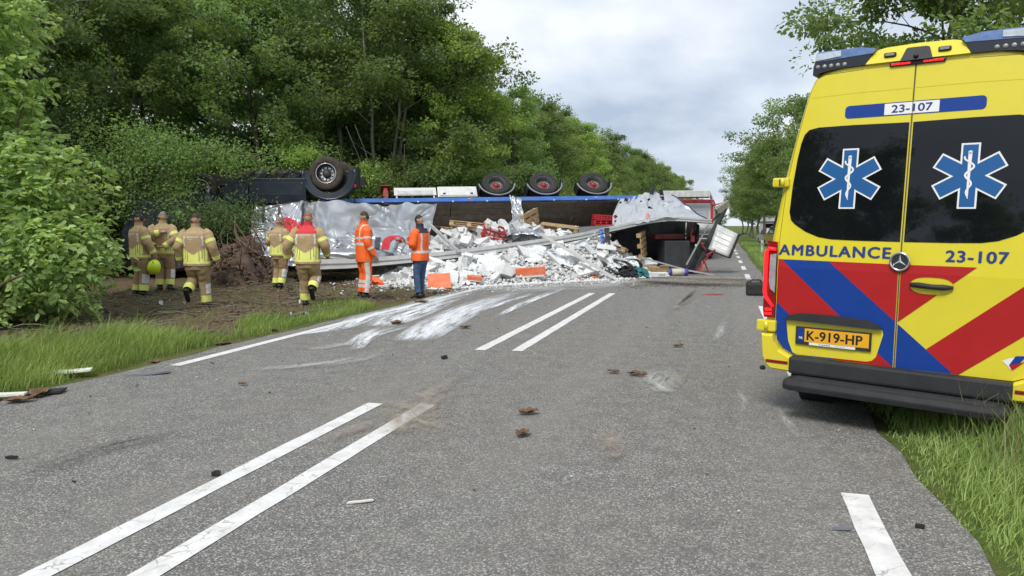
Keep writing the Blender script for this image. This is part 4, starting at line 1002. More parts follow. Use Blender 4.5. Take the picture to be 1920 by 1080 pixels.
def wheel_mesh_parts():
    """lathe profiles along -w (outward); returned as meshes shared by all trailer wheels"""
    t = MB().lathe([(.29, -.17), (.36, -.19), (.46, -.185), (.495, -.15), (.50, -.09), (.488, -.085), (.488, -.075), (.50, -.07), (.50, .0), (.488, .005), (.488, .015), (.50, .02), (.50, .09), (.495, .15), (.46, .185), (.36, .19), (.29, .17)], 40, 'y', closed=True).mesh('tyre')
    r = MB().lathe([(.285, -.175), (.30, -.185), (.305, -.17), (.27, -.15), (.25, -.06), (.235, -.01), (.13, .0), (.12, -.02), (.12, .1), (.29, .17)], 32, 'y').mesh('rim')
    h = MB().lathe([(.001, -.12), (.05, -.118), (.07, -.10), (.085, -.03), (.13, -.012), (.15, -.005)], 20, 'y')
    nuts = MB()
    for k in range(10):
        a = 2 * math.pi * k / 10; nuts.lathe([(.001, -.05), (.016, -.045), (.018, -.002)], 8, 'y', (.168 * math.cos(a), 0, .168 * math.sin(a)))
    return t, r, h.mesh('hub'), nuts.mesh('nuts')
WT, WR, WH, WN = wheel_mesh_parts()
trim = M('trailer_rim', (.10, .10, .105), .5, .5, var=.25, vs=9, dirt=.4)
WT.materials.append(tyre_m); WR.materials.append(trim); WH.materials.append(steel_red); WN.materials.append(alu)
def put_wheel(u, wv_, n_, flip=False):
    we = empty('wheel', (0, 0, 0)); we.parent = trl; we.location = (u, wv_, n_)
    we.rotation_euler = (0, random.uniform(0, 6), 0) if not flip else (math.pi, random.uniform(0, 6), 0)
    for nm, me in (('tyre', WT), ('rim', WR), ('hub', WH), ('wheel_nuts', WN)): link(nm, me, None, we)
for u in (5.72, 7.36, 9.12):
    put_wheel(u, .22, .88); put_wheel(u, 2.28, .88, True)
    mb = MB(); mb.tube([(u, .3, .88), (u, 2.2, .88)], .07, 10); mb.build('axle', black_m, trl)
    # mudguard: quarter shells hugging the deck side of the tyre
    def arc(uu, vv, R=.60, u=u): a = rad(188 + 164 * uu); return (u + R * math.cos(a), .04 + vv * .40, .86 + R * math.sin(a) * .92)
    mb = MB(); mb.grid(arc, 24, 1); mb.build('mudguard', black_m, trl)
    mb = MB(); mb.tube([(u + .605 * math.cos(rad(186 + 168 * k / 24)), .03, .86 + .605 * math.sin(rad(186 + 168 * k / 24)) * .92) for k in range(25)], .03, 6); mb.build('mudguard_edge', M('guard_edge', (.22, .23, .25), .5), trl)
    for sg in (-1, 1):
        mb = MB(); mb.box((u + sg * .62, .24, .86 + (.1 if sg > 0 else -.12)), (.02, .36, .34), (0, rad(sg * 8), 0)); mb.build('mud_flap', rubber, trl)
mb = MB(); mb.box((2.98, .02, .48), (1.36, .03, .34), bev=.008); sg_ = mb.build('side_guard', alu_w, trl)
mb = MB(); mb.box((2.98, -.003, .42), (1.16, .016, .16), bev=.005); mb.build('guard_inset', alu, sg_)
for u in (2.38, 3.58): 
    mb = MB(); mb.box((u, .05, .22), (.05, .04, .3)); mb.build('guard_bracket', alu, trl)
mb = MB(); mb.box((4.36, .30, .48), (1.30, .56, .46), bev=.03); tb = mb.build('tool_box', alu_w, trl)
mb = MB(); mb.box((4.36, .008, .48), (1.2, .02, .38), bev=.008); mb.build('box_lid', alu_w, tb)
for u in (3.92, 4.82):
    mb = MB(); mb.box((u, -.01, .36), (.09, .02, .06), bev=.01); mb.build('latch', black_m, tb)
for wv_ in (.45, 2.0):
    mb = MB(); mb.box((2.05, wv_, .5), (.16, .16, .8), bev=.01); mb.box((2.05, wv_, .95), (.11, .11, .2)); mb.box((2.05, wv_, 1.06), (.32, .3, .03), bev=.005); mb.build('landing_leg', steel_red, trl)
mb = MB(); mb.tube([(2.05, .45, .6), (2.05, 2.0, .6)], .03, 8); mb.tube([(1.5, .2, .15), (2.0, .42, .75)], .03, 8); mb.build('leg_brace', steel_red, trl)
for k in range(3):
    mb = MB(); mb.box((.4 + k * 4.3, -.06, .05), (.08, .02, .05), bev=.005); mb.build('side_marker', M('marker_amber%d' % k, (.7, .25, .02), .3), trl)
TI = TRM.inverted()
def on_trailer(o): o.parent = trl; o.matrix_parent_inverse = TI; return o
def wbuild(mb, name, mat, **k): return on_trailer(mb.build(name, mat, **k))
# silver roof rail bent down to the road on the left
rail_pts = [(-5.3, 19.4, .50), (-3.71, 19.8, .57), (-1.48, 20.6, .77), (1.58, 22.0, 1.17), (3.10, 22.7, 1.47), (4.77, 23.3, 1.77), (6.39, 23.6, 1.72)]
def rail_part(pts, wds, off, hts, mat, nm):
    mb = MB(); L = [cat_eval(pts, k / 60) for k in range(61)]; V = []
    for k, p in enumerate(L):
        f = k / 60; wd = np.interp(f, [0, 1], wds); ht = np.interp(f, [0, 1], hts); o_ = np.array(off) * (1 - .55 * f)
        p = p + o_ + np.array([0, 0, .012 * noise.noise(Vector((f * 14, off[2] * 9, 0)))])
        V += [p + np.array([0, -wd / 2, ht / 2]), p + np.array([0, -wd / 2, -ht / 2]), p + np.array([0, wd / 2, -ht / 2]), p + np.array([0, wd / 2, ht / 2])]
    F = [(k * 4 + i, k * 4 + (i + 1) % 4, k * 4 + 4 + (i + 1) % 4, k * 4 + 4 + i) for k in range(60) for i in range(4)] + [(0, 1, 2, 3), (240, 241, 242, 243)]
    mb.add(V, F); return wbuild(mb, nm, mat, fixn=True)
rail_part(rail_pts, (.10, .07), (0, 0, .09), (.12, .05), alu_w, 'roof_rail'); rail_part(rail_pts, (.05, .04), (0, .03, .0), (.07, .05), alu, 'rail_groove')
rail_part(rail_pts, (.12, .06), (0, -.01, -.07), (.08, .04), alu_w, 'roof_rail_lip'); rail_part(rail_pts, (.04, .03), (0, .02, -.13), (.05, .03), black_m, 'rail_seal')
# rear end: interior shade as dark sheets, broken frame, door leaves
def quad_panel(name, P, th_, mat, parent=True, nu=1, nv=1, bow=0.):
    P = [Vector(p) for p in P]; nrm = (P[1] - P[0]).cross(P[3] - P[0]).normalized(); mb = MB()
    def f(off):
        return lambda u, v: (P[0] * (1 - u) * (1 - v) + P[1] * u * (1 - v) + P[2] * u * v + P[3] * (1 - u) * v) + nrm * (off + bow * math.sin(math.pi * u) * math.sin(math.pi * v))
    g = f(0); h = f(-th_)
    mb.grid(g, nu, nv); mb.grid(h, nu, nv)
    ring = [(i / nu, 0) for i in range(nu)] + [(1, j / nv) for j in range(nv)] + [(1 - i / nu, 1) for i in range(nu)] + [(0, 1 - j / nv) for j in range(nv)]
    V = [g(*q) for q in ring] + [h(*q) for q in ring]; n = len(ring)
    mb.add(V, [(i, (i + 1) % n, (i + 1) % n + n, i + n) for i in range(n)])
    o = mb.build(name, mat, fixn=True); return on_trailer(o) if parent else o
quad_panel('inner_shade_wall', [(3.3, 24.6, 0.05), (6.0, 25.5, 0.05), (6.0, 25.6, 2.0), (3.3, 24.7, 1.9)], .04, dark_in)  # dark backing sheets stand for the shade under the cover
quad_panel('inner_shade_wall', [(6.05, 23.9, .1), (6.05, 25.6, .1), (6.1, 25.6, 1.9), (6.1, 24.0, 1.6)], .04, dark_in)
quad_panel('side_gate', [(6.03, 26.0, 1.69), (7.15, 26.0, 1.64), (6.95, 26.0, 1.29), (6.03, 26.0, 1.31)], .04, alu_w)
for k in range(3): quad_panel('gate_board', [(6.03, 26.02, 1.29 - k * .14), (6.95 - k * .07, 26.02, 1.27 - k * .14), (6.9 - k * .07, 26.02, 1.15 - k * .14), (6.03, 26.02, 1.17 - k * .14)], .03, plank_m)
door = quad_panel('rear_door', [(6.80, 24.5, 1.62), (7.44, 24.2, 1.28), (7.01, 23.8, .55), (6.37, 24.0, .81)], .035, alu_w, nu=4, nv=4, bow=.02)
P = [Vector(p) for p in ((6.80, 24.5, 1.62), (7.44, 24.2, 1.28), (7.01, 23.8, .55), (6.37, 24.0, .81))]
for i, wd in ((1, .05), (2, .05), (3, .03)):
    wbuild(MB().bar(P[i] + Vector((0, -.03, 0)), P[(i + 1) % 4] + Vector((0, -.03, 0)), wd, wd), 'door_edge', black_m)
for k in range(1, 5):
    a = P[0].lerp(P[3], k / 5); b_ = P[1].lerp(P[2], k / 5); wbuild(MB().bar(a + Vector((0, -.035, 0)), b_ + Vector((0, -.035, 0)), .012, .02), 'door_rib', alu_w)
wbuild(MB().bar((7.44, 24.15, 1.30), (7.03, 23.75, .56), .03, .09), 'door_post', black_m)
wbuild(MB().bar((7.62, 24.15, 1.34), (7.44, 24.17, 1.26), .03, .05), 'door_post', black_m)
wbuild(MB().bar((7.30, 25.3, 2.22), (5.88, 23.62, .14), .16, .12, bev=.01), 'rear_post', black_m)
wbuild(MB().bar((6.41, 24.0, 1.66), (5.55, 23.4, .34), .035, .035), 'door_rod', alu)
wbuild(MB().tube([(5.9, 23.68, .88), (5.92, 23.66, .98)], .04, 8), 'rod_guide', alu)
wbuild(MB().bar((7.40, 25.28, 2.36), (6.92, 25.0, 2.04), .10, .22, bev=.01), 'rear_frame_end', M('weathered_metal', (.28, .26, .21), .8, var=.4, vs=7))
wbuild(MB().bar((6.45, 23.9, 1.7), (6.75, 23.95, 1.98), .05, .05), 'frame_stub', black_m)
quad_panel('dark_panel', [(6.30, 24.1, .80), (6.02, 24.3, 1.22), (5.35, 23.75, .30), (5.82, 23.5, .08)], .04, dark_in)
wbuild(MB().bar((6.28, 23.9, .82), (6.02, 24.1, 1.2), .05, .03), 'red_stay', steel_red); wbuild(MB().bar((6.45, 23.85, .72), (5.85, 23.5, .06), .05, .05), 'red_stay', steel_red)
wbuild(MB().tube([(6.2, 23.6, .62), (6.55, 23.75, .80), (6.42, 23.7, .70)], .03, 6), 'red_stay', steel_red)
mb = MB(); [mb.bar(a, b_, .04, .04) for a, b_ in (((6.05, 23.3, .02), (6.28, 23.35, .02)), ((6.28, 23.35, .02), (6.15, 23.6, .5)), ((6.05, 23.3, .02), (6.08, 23.55, .45)))]; wbuild(mb, 'tail_bracket', steel_red)
wbuild(MB().bar((3.98, 22.6, .60), (5.57, 23.25, .17), .03, .05).bar((5.57, 23.25, .17), (6.4, 23.2, .03), .03, .05), 'sill_rail', alu)
mb = MB(); mb.box((5.25, 24.0, .62), (.86, .7, .95), (0, 0, .18), bev=.03); wbuild(mb, 'inner_locker', M('locker_shaded', (.035, .038, .042), .7, var=.3, vs=4))  # box colour darkened to carry the shade around it
mb = MB(); mb.box((5.1, 24.3, 1.22), (1.0, .5, .16), (0, 0, .18), bev=.02); wbuild(mb, 'locker_shelf', M('shelf_red', (.18, .03, .03), .6, var=.3))
mb = MB(); mb.tube([(5.85, 23.9, 1.6), (5.8, 23.9, 1.25), (5.85, 23.9, 1.05)], .035, 6); mb.box((5.85, 23.9, 1.16), (.12, .1, .2)); wbuild(mb, 'hydraulic_hose', steel_red)
for k in range(5):
    a = random.uniform(4.2, 5.9); wbuild(MB().tube([(a, 23.6, 1.72), (a + random.uniform(-.1, .1), 23.6, 1.5), (a + random.uniform(-.15, .15), 23.62, 1.3)], .012, 5), 'torn_strap', black_m)
# silver cover at the rear with tears
fR = sheetfn([[(3.72, 25.3, 2.45), (4.3, 25.5, 2.58), (4.86, 25.6, 2.70), (5.5, 25.6, 2.64)], [(3.3, 24.1, 1.98), (4.1, 24.2, 2.1), (4.9, 24.4, 2.24), (5.85, 24.6, 2.2)], [(3.14, 23.05, 1.50), (4.0, 23.15, 1.66), (4.8, 23.3, 1.80), (6.3, 23.72, 1.76)]], .17, 2.2, 6.5, 2.2)
def tearm(u, v): return None if noise.noise(Vector((u * 11, v * 6, 4))) > .46 and .1 < v < .8 and u < .55 else 0
wbuild(MB().grid(fR, 70, 44, mfn=tearm), 'torn_cover', tarp_w); wbuild(disc_on(fR, .45, .80, .045, .07, .015), 'printed_mark', M('faded_red_print', (.60, .22, .22), .6))
wbuild(MB().tube([np.array(fR(1, k / 20)) + np.array([.01, -.01, 0]) for k in range(21)], .022, 6), 'cover_hem', M('hem_blue', (.02, .03, .10), .5))
for (u, v, h) in ((.62, .03, .34), (.80, .03, .22), (.12, .1, .1), (.72, .25, .12)):
    p = np.array(fR(u, v)); wbuild(MB().box(p + np.array([0, -.04, h * .35]), (.13, .03, h), (random.uniform(-.3, .3), random.uniform(-.4, .4), 0)), 'torn_flap', black_m)
fC = sheetfn([[(-.08, 24.35, 2.55), (.12, 24.35, 2.50), (.30, 24.4, 2.45)], [(-.02, 24.0, 2.1), (.15, 24.0, 2.1), (.36, 24.05, 2.1)], [(.0, 23.6, 1.75), (.2, 23.5, 1.72), (.42, 23.6, 1.7)], [(-.35, 23.1, 1.46), (.2, 22.9, 1.42), (.75, 23.1, 1.55)]], .10, 5.1, 4, 4)
wbuild(MB().grid(fC, 24, 44), 'hanging_cover', tarp_m)
fC2 = sheetfn([[(-.5, 22.7, 1.35), (.2, 22.6, 1.5), (.9, 22.9, 1.48)], [(-.3, 22.0, 1.25), (.3, 21.9, 1.3), (1.0, 22.0, 1.25)]], .12, 6.6, 5, 4); wbuild(MB().grid(fC2, 30, 20), 'hanging_cover', tarp_m)
# left cover, draped from the tractor down to the rail
fL = sheetfn([[(-7.45, 21.6, 2.12), (-6.5, 21.8, 2.2), (-5.67, 22.0, 2.28), (-4.3, 22.3, 2.2), (-3.3, 22.6, 2.2), (-2.3, 23.0, 2.28)], [(-7.35, 21.1, 1.5), (-6.4, 21.2, 1.55), (-5.5, 21.0, 1.5), (-4.2, 21.1, 1.45), (-3.2, 21.4, 1.45), (-2.35, 21.8, 1.55)],
              [(-7.2, 20.75, 1.05), (-6.4, 20.5, 1.05), (-5.3, 20.25, 1.02), (-4.2, 20.35, 1.0), (-3.2, 20.7, 1.0), (-2.5, 21.0, 1.1)], [(-7.1, 20.6, .55), (-6.2, 20.3, .5), (-5.19, 20.0, .50), (-4.2, 20.0, .5), (-3.3, 20.3, .5), (-2.7, 20.5, .6)]], .17, 1.3, 11, 4.5)
wbuild(MB().grid(fL, 150, 70), 'side_cover', tarp_m)
wbuild(disc_on(fL, .215, .42, .062, .22, .03, 6), 'printed_disc', logo_red); wbuild(disc_on(fL, .19, .40, .05, .14, .022, 6), 'printed_disc_shadow', M('print_black', (.03, .03, .032), .6))
wbuild(disc_on(fL, .30, .33, .022, .07, .03, 4), 'printed_disc', logo_red)
def strip_on(fn, pts, wd, off, nm, mat):
    mb = MB(); Q = ribbon(pts, wd)
    for q in Q: mb.add([(lambda p: (p[0], p[1] - off, p[2] + off * .4))(fn(min(max(a, 0), 1), min(max(b_, 0), 1))) for a, b_ in q], [(0, 1, 2, 3)])
    wbuild(mb, nm, mat)
def dens(P, k=8): return [tuple(np.array(P[i]) + (np.array(P[i + 1]) - np.array(P[i])) * j / k) for i in range(len(P) - 1) for j in range(k)] + [P[-1]]
strip_on(fL, dens([(.74, .72), (.75, .5), (.77, .45), (.80, .55), (.84, .62)]), .035, .03, 'printed_stroke', logo_red)
strip_on(fL, dens([(.70, .50), (.70, .72)]), .03, .03, 'printed_stroke', M('print_dark', (.04, .05, .07), .6))
strip_on(fL, dens([(.30, .93), (.36, .9), (.42, .92)]), .05, .03, 'printed_stroke', logo_red)
strip_on(fL, dens([(.86, .5), (.9, .62), (.93, .58)]), .03, .03, 'printed_stroke', logo_red)
for u in (.06, .15, .30):
    p = np.array(fL(u, .05)); q = np.array(fL(u + .01, .3)); wbuild(MB().bar(p + np.array([0, -.05, .05]), q + np.array([0, -.05, 0]), .06, .02), 'curtain_strap', black_m)
    wbuild(MB().box(p + np.array([0.01, -.1, -.06]), (.06, .04, .07), bev=.01), 'strap_buckle', alu_w)
fB = sheetfn([[(-5.6, 20.2, .92), (-4.6, 20.0, .95), (-3.6, 20.1, .9)], [(-5.6, 19.75, .82), (-4.6, 19.6, .82), (-3.6, 19.7, .8)], [(-5.6, 19.8, .55), (-4.6, 19.7, .58), (-3.6, 19.8, .55)]], .05, 8.3, 4, 2); wbuild(MB().grid(fB, 40, 16), 'folded_cover', tarp_m)

# ---- tractor unit lying on its roof
trk = empty('truck_tractor', (-7.6, 22.5, 0), 0, 'dark blue truck tractor lying on its roof under the trees', 'truck')
def kb(mb, name, mat, parent=None, **k):
    o = mb.build(name, mat, **k); o.parent = parent or trk
    if parent is None: o.matrix_parent_inverse = Matrix.Translation((7.6, -22.5, 0))
    return o
def sunk_panel(x0, x1, z0, z1, y, nm):
    mb = MB(); mb.box(((x0 + x1) / 2, y, (z0 + z1) / 2), (x1 - x0, .05, z1 - z0), bev=.02); p = kb(mb, nm, navy_m)
    mb = MB(); mb.box(((x0 + x1) / 2, y - .026, (z0 + z1) / 2 + .03), ((x1 - x0) * .9, .012, (z1 - z0) * .55), bev=.005); q = kb(mb, 'panel_relief', M('navy_relief', (.022, .03, .048), .4, var=.2, dirt=.3))
sunk_panel(-8.52, -7.80, 2.26, 2.88, 22.05, 'side_skirt'); sunk_panel(-7.77, -6.10, 2.25, 2.95, 22.05, 'side_skirt')
mb = MB(); mb.box((-7.3, 22.05, 2.235), (2.55, .06, .04), bev=.01); kb(mb, 'skirt_sill', navy_m)
mb = MB(); mb.box((-7.3, 22.9, 2.6), (2.4, 1.5, .5), bev=.08); kb(mb, 'fuel_tank', black_m)
for yy in (22.5, 23.5):
    mb = MB(); mb.box((-7.2, yy, 2.95), (5.2, .08, .26)); kb(mb, 'frame_rail', black_m)
def truck_wheel(x, y, z, dish, nm='wheel'):
    we = empty(nm, (0, 0, 0)); we.parent = trk; we.matrix_parent_inverse = Matrix.Translation((7.6, -22.5, 0)); we.location = (x, y, z); we.rotation_euler = (rad(-4), 0, rad(3))
    tm = M('muddy_tyre', (.045, .037, .03), .9, var=.3, vs=7, dirt=.7, dcol=(.10, .075, .05))
    MB().lathe([(.29, -.15), (.40, -.17), (.47, -.155), (.505, -.12), (.51, -.05), (.497, -.045), (.497, -.03), (.51, -.025), (.51, .06), (.50, .14), (.42, .17), (.29, .15)], 44, 'y', closed=True).build('tyre', tm, we)
    if dish:
        MB().lathe([(.28, -.165), (.295, -.175), (.305, -.165), (.285, -.15)], 40, 'y', closed=True).build('rim_lip', hub_m, we)
        MB().lathe([(.285, -.15), (.255, -.05), (.24, .03), (.10, .045)], 36, 'y').build('rim', dark_hub, we)
        ring = MB().lathe([(.235, .02), (.225, .008), (.12, .012), (.115, .03)], 36, 'y'); ring.build('rim_disc', hub_m, we)
        for k in range(10):
            a = 2 * math.pi * k / 10 + .2
            MB().lathe([(.001, .004), (.026, .006), (.028, .02)], 10, 'y', (.178 * math.cos(a), -.002, .178 * math.sin(a))).build('hand_hole', dark_hub, we)
        MB().lathe([(.001, -.07), (.08, -.065), (.105, -.05), (.11, .02)], 24, 'y').build('hub', dark_hub, we)
    else:
        MB().lathe([(.28, -.16), (.30, -.17), (.305, -.15), (.26, -.1), (.22, -.13), (.12, -.16), (.001, -.165)], 32, 'y').build('rim', hub_m, we)
truck_wheel(-5.54, 22.35, 3.09, True); truck_wheel(-5.54, 22.72, 3.09, False); truck_wheel(-5.54, 24.2, 3.09, True); truck_wheel(-9.34, 22.4, 2.62, True); truck_wheel(-9.34, 24.2, 2.62, True)
mb = MB(); mb.tube([(-5.54, 22.4, 3.09), (-5.54, 24.2, 3.09)], .11, 12); mb.tube([(-5.54, 23.2, 3.09), (-5.54, 23.45, 3.09)], .28, 14); kb(mb, 'drive_axle', black_m)
mb = MB(); mb.grid(lambda u, v: (-5.42 + .76 * math.cos(rad(175 + 195 * u)), 22.1 + .6 * v, 3.05 + .72 * math.sin(rad(175 + 195 * u)) * (1.0 if u < .6 else 1 - .1 * (u - .6))), 30, 2); kb(mb, 'mudguard', black_m)
mb = MB(); mb.grid(lambda u, v: (-5.42 + (.56 + .24 * v) * math.cos(rad(172 + 200 * u)), 22.10 - .03 * v, 3.05 + (.53 + .22 * v) * math.sin(rad(172 + 200 * u))), 34, 3); kb(mb, 'mudguard_side', navy_m)
mb = MB(); mb.tube([(-5.42 + .77 * math.cos(rad(172 + 200 * k / 30)), 22.08, 3.05 + .73 * math.sin(rad(172 + 200 * k / 30))) for k in range(31)], .05, 6); kb(mb, 'mudguard_edge', navy_m)
mb = MB(); mb.prism([(-4.82, 2.62), (-4.62, 2.72), (-4.60, 3.28), (-4.68, 3.30), (-4.74, 2.95)], 22.1, 22.7); kb(mb, 'mud_flap', black_m, fixn=True)
mb = MB(); mb.box((-4.64, 22.08, 2.72), (.08, .06, .1), bev=.01); kb(mb, 'tail_lamp', redlens)
for x0 in (-7.9, -7.2, -6.6):
    mb = MB(); mb.tube([(x0, 22.75, 3.12), (x0 + .5, 22.75, 3.12)], .12, 12); kb(mb, 'air_tank', black_m)
mb = MB(); mb.tube([(-8.6, 23.0, 3.08), (-6.2, 23.1, 3.12), (-5.8, 23.2, 3.1)], .06, 8); kb(mb, 'drive_shaft', black_m)
for k in range(5):
    a = -8.4 + k * .5; mb = MB(); mb.tube([(a, 22.4, 3.0), (a + .3, 22.3, 3.2 + .1 * random.random()), (a + .7, 22.35, 3.05)], .02, 6); kb(mb, 'air_hose', black_m)
# crushed cab
cabp = [(-11.3, .55), (-11.45, 1.3), (-11.0, 2.35), (-8.75, 2.5), (-8.55, 1.9), (-8.75, 1.2), (-9.0, .35), (-10.2, .15)]
mb = MB(); rings = []
for y, k in ((21.5, .93), (21.6, 1.0), (22.6, 1.02), (23.8, .97)):
    rings.append([(-10. + (x + 10.) * k + .06 * noise.noise(Vector((x, y, z))), y + .15 * noise.noise(Vector((x * 2, z * 2, y))), 1.3 + (z - 1.3) * k) for x, z in cabp])
m_ = len(cabp); mb.add([p for r in rings for p in r], [(j * m_ + i, j * m_ + (i + 1) % m_, (j + 1) * m_ + (i + 1) % m_, (j + 1) * m_ + i) for j in range(3) for i in range(m_)] + [tuple(range(m_)), tuple(range(3 * m_, 4 * m_))]); kb(mb, 'cab', navy_m, fixn=True)
mb = MB(); mb.prism([(-10.7, .75), (-10.5, 1.35), (-9.35, 1.45), (-9.2, .8)], 21.42, 21.5); kb(mb, 'door_window', glassb, fixn=True)
mb = MB(); mb.prism([(-10.75, 1.5), (-10.6, 2.2), (-9.2, 2.3), (-9.05, 1.6)], 21.40, 21.5); kb(mb, 'cab_door', M('door_navy', (.02, .028, .045), .35, var=.2, coat=.4, dirt=.3), fixn=True)
mb = MB(); mb.box((-9.1, 21.4, 1.95), (.9, .12, .10), (0, .5, 0), bev=.02); mb.box((-9.5, 21.38, 1.75), (1.0, .1, .16), (0, .12, 0), bev=.03); kb(mb, 'bent_fender', M('fender_grey', (.07, .09, .12), .3, var=.2, coat=.3))
mb = MB(); mb.box((-10.0, 21.36, 1.42), (1.1, .08, .14), (0, -.1, 0), bev=.02); mb.box((-8.7, 21.5, 1.3), (.2, .1, .8), (0, .4, .3), bev=.02); kb(mb, 'bumper_piece', black_m)
mb = MB(); mb.box((-9.15, 21.3, 2.02), (.10, .06, .08), bev=.02); kb(mb, 'lamp', silverl)
mb = MB(); mb.tube([(-8.9, 21.4, 1.9), (-8.6, 21.3, 1.5), (-8.75, 21.35, .9)], .04, 6); mb.tube([(-9.9, 21.4, 1.7), (-9.4, 21.25, 1.5), (-8.6, 21.3, 1.75)], .025, 6); kb(mb, 'torn_pipe', black_m)

# ---- uprooted stump: soil mound with roots
rb = empty('root_ball', (-7.0, 19.6, 0), 0, 'mound of torn-up brown soil with tangled tree roots before the cab', 'root ball')
mb = MB()
def mound(u, v):
    a = u * 2 * math.pi; r = v; x = math.cos(a) * r * 1.15; y = math.sin(a) * r * 1.1
    h = (1 - r ** 1.7) * 1.2 * (1 + .9 * fbm(x * 2.1, y * 2.1, 3, 3)) - .12
    k = .3 * fbm(x * 5, y * 5, 1, 3)
    return (x + k - .25 * h, y + k, max(-.15, h + k))
mb.grid(mound, 60, 26); mb.build('soil_mound', M('mound_soil', (.085, .055, .038), .95, var=.5, vs=5, bmp=1., bs=18), rb)
rng = np.random.default_rng(41)
rootm = M('root_wood', (.16, .11, .075), .9, var=.3, vs=8)
for i in range(90):
    a = rng.uniform(0, 6.28); r = rng.uniform(.1, .9); x, y = math.cos(a) * r, math.sin(a) * r * .8; h = (1 - r ** 1.7) * 1.0
    d = rng.normal(size=3) * .45; d[2] = abs(d[2]) + .15; ln = rng.uniform(.3, 1.0)
    p = bez((x, y, h - .1), np.array([x, y, h]) + d * ln, rng.normal(size=3) * .25, 8); MB().tube(p, list(np.linspace(rng.uniform(.01, .03), .004, 8)), 5).build('root', rootm, rb)
for p in ([(.9, -.3, .7), (1.05, -.2, 1.5), (.8, 0, 2.2)], [(.7, 0, .9), (1.1, -.1, 1.3), (2.0, 0, 1.35)], [(.5, -.1, .9), (.2, -.2, 1.6), (.3, 0, 2.0)], [(.4, -.3, .8), (-.2, -.2, 1.25), (-.3, 0, 1.8)]):
    MB().tube([cat_eval(p, k / 12) for k in range(13)], list(np.linspace(.03, .01, 13)), 6).build('root', rootm, rb)
rs = rng.normal(size=(900, 2)) * .55; hh_ = np.array([(1 - min(1, (x * x / 1.8 + y * y / 1.2) ** .5) ** 1.7) * 1.1 for x, y in rs])
lumps('mound_clods', rs[:, 0] * .85 - 7.15, rs[:, 1] + 19.5, rng.uniform(.012, .055, 900), soil_m, 43, .7, 'loose clods of soil on the uprooted mound', zarr=hh_, xy=True, cat='soil')
# torn conifer branch and foliage draped beside the cover
n = 5200; c0 = rng.normal(size=(n, 3)) * np.array([.5, .3, .3]) + np.where(rng.uniform(0, 1, (n, 1)) < .55, np.array([[-7.75, 20.9, 1.75]]), np.array([[-8.6, 20.9, 1.7]])); L_ = rng.uniform(.05, .11, n)
br_o = empty('torn_branch', (-7.8, 20.9, 0), 0, 'torn leafy branch hanging between the cab and the silver cover', 'branch')
V, F, tn = leaves(c0 - np.array([-7.8, 20.9, 0]), rng.normal(size=(n, 3)), L_, L_ * .4, rng, rng.uniform(0, .8, n)); link('crown', npmesh('crown', V, F, tn), leaf_b, br_o)
mb = MB(); mb.tube([(-.7, .1, 2.1), (.1, -.1, 1.85), (.9, -.2, 2.0), (1.7, -.1, 2.2)], [.03, .025, .018, .008], 6); mb.tube([(.2, -.1, 1.85), (.7, -.3, 1.5), (1.3, -.3, 1.35)], [.015, .01, .005], 5); mb.tube([(.8, -.2, 1.97), (1.2, -.4, 1.6), (1.5, -.35, 1.3)], [.013, .01, .005], 5); mb.build('trunk', bark, br_o)
# ============================================================ SPILLED LOAD
FX = [-4.2, -3.2, -2.04, -1., .5, 1.6, 2.6, 4.2, 5.2]; FY = [20.2, 18.7, 17.9, 18.6, 19.7, 20.4, 21.0, 22.3, 23.2]
def heap(x, y):
    x = np.asarray(x, float); y = np.asarray(y, float)
    f = np.interp(x, FX, FY); d = np.clip((y - f) / 3.1, 0, 1); lat = np.clip((x + 4.1) / 1.6, 0, 1) * np.clip((5.0 - x) / 2.2, 0, 1)
    pk = np.interp(x, [-4, -2.5, -1, 0, 1.2, 2.4, 3.4, 4.6], [.4, 1.1, 1.38, 1.3, 1.25, 1.2, .85, .3])
    ry = np.interp(x, [-5.3, -3.71, -1.48, 1.58, 3.1, 4.77], [19.4, 19.8, 20.6, 22., 22.7, 23.3]); rz = np.interp(x, [-5.3, -3.71, -1.48, 1.58, 3.1, 4.77], [.3, .36, .56, .92, 1.1, .6])
    fr = np.clip((y - f) / np.maximum(.4, ry - .15 - f), 0, 1); front = rz * fr ** .8; back = rz + (np.maximum(pk, rz) - rz) * np.clip((y - ry - .15) / 1.0, 0, 1)
    b = .10 * np.sin(x * 5.1 + y * 2.2) * np.sin(y * 4.3 - x * 1.7) + .06 * np.sin(x * 11 - y * 7)
    return np.maximum(-.05, np.where(y < ry - .1, front, back) * lat * (1 + b * .9) + b * .35 * fr - .02)
gx = np.linspace(-4.2, 5.2, 110); gy = np.linspace(17.6, 25., 80); GX, GY = np.meshgrid(gx, gy); GZ = heap(GX, GY) - .06
I = np.arange(79)[:, None] * 110 + np.arange(109)[None]; F = np.stack([I, I + 1, I + 111, I + 110], -1).reshape(-1, 4)
keep = (GZ.ravel()[F] > -.04).any(1); F = F[keep]
tag(link('rubble_bed', npmesh('rubble_bed', np.stack([GX, GY, GZ], -1).reshape(-1, 3), F, None, False), M('rubble_dust', (.5, .5, .49), .95, var=.2, vs=6, bmp=1., bs=25)), 'crushed white concrete underneath the spilled blocks', 'rubble', None, 'stuff')
rng = np.random.default_rng(61)
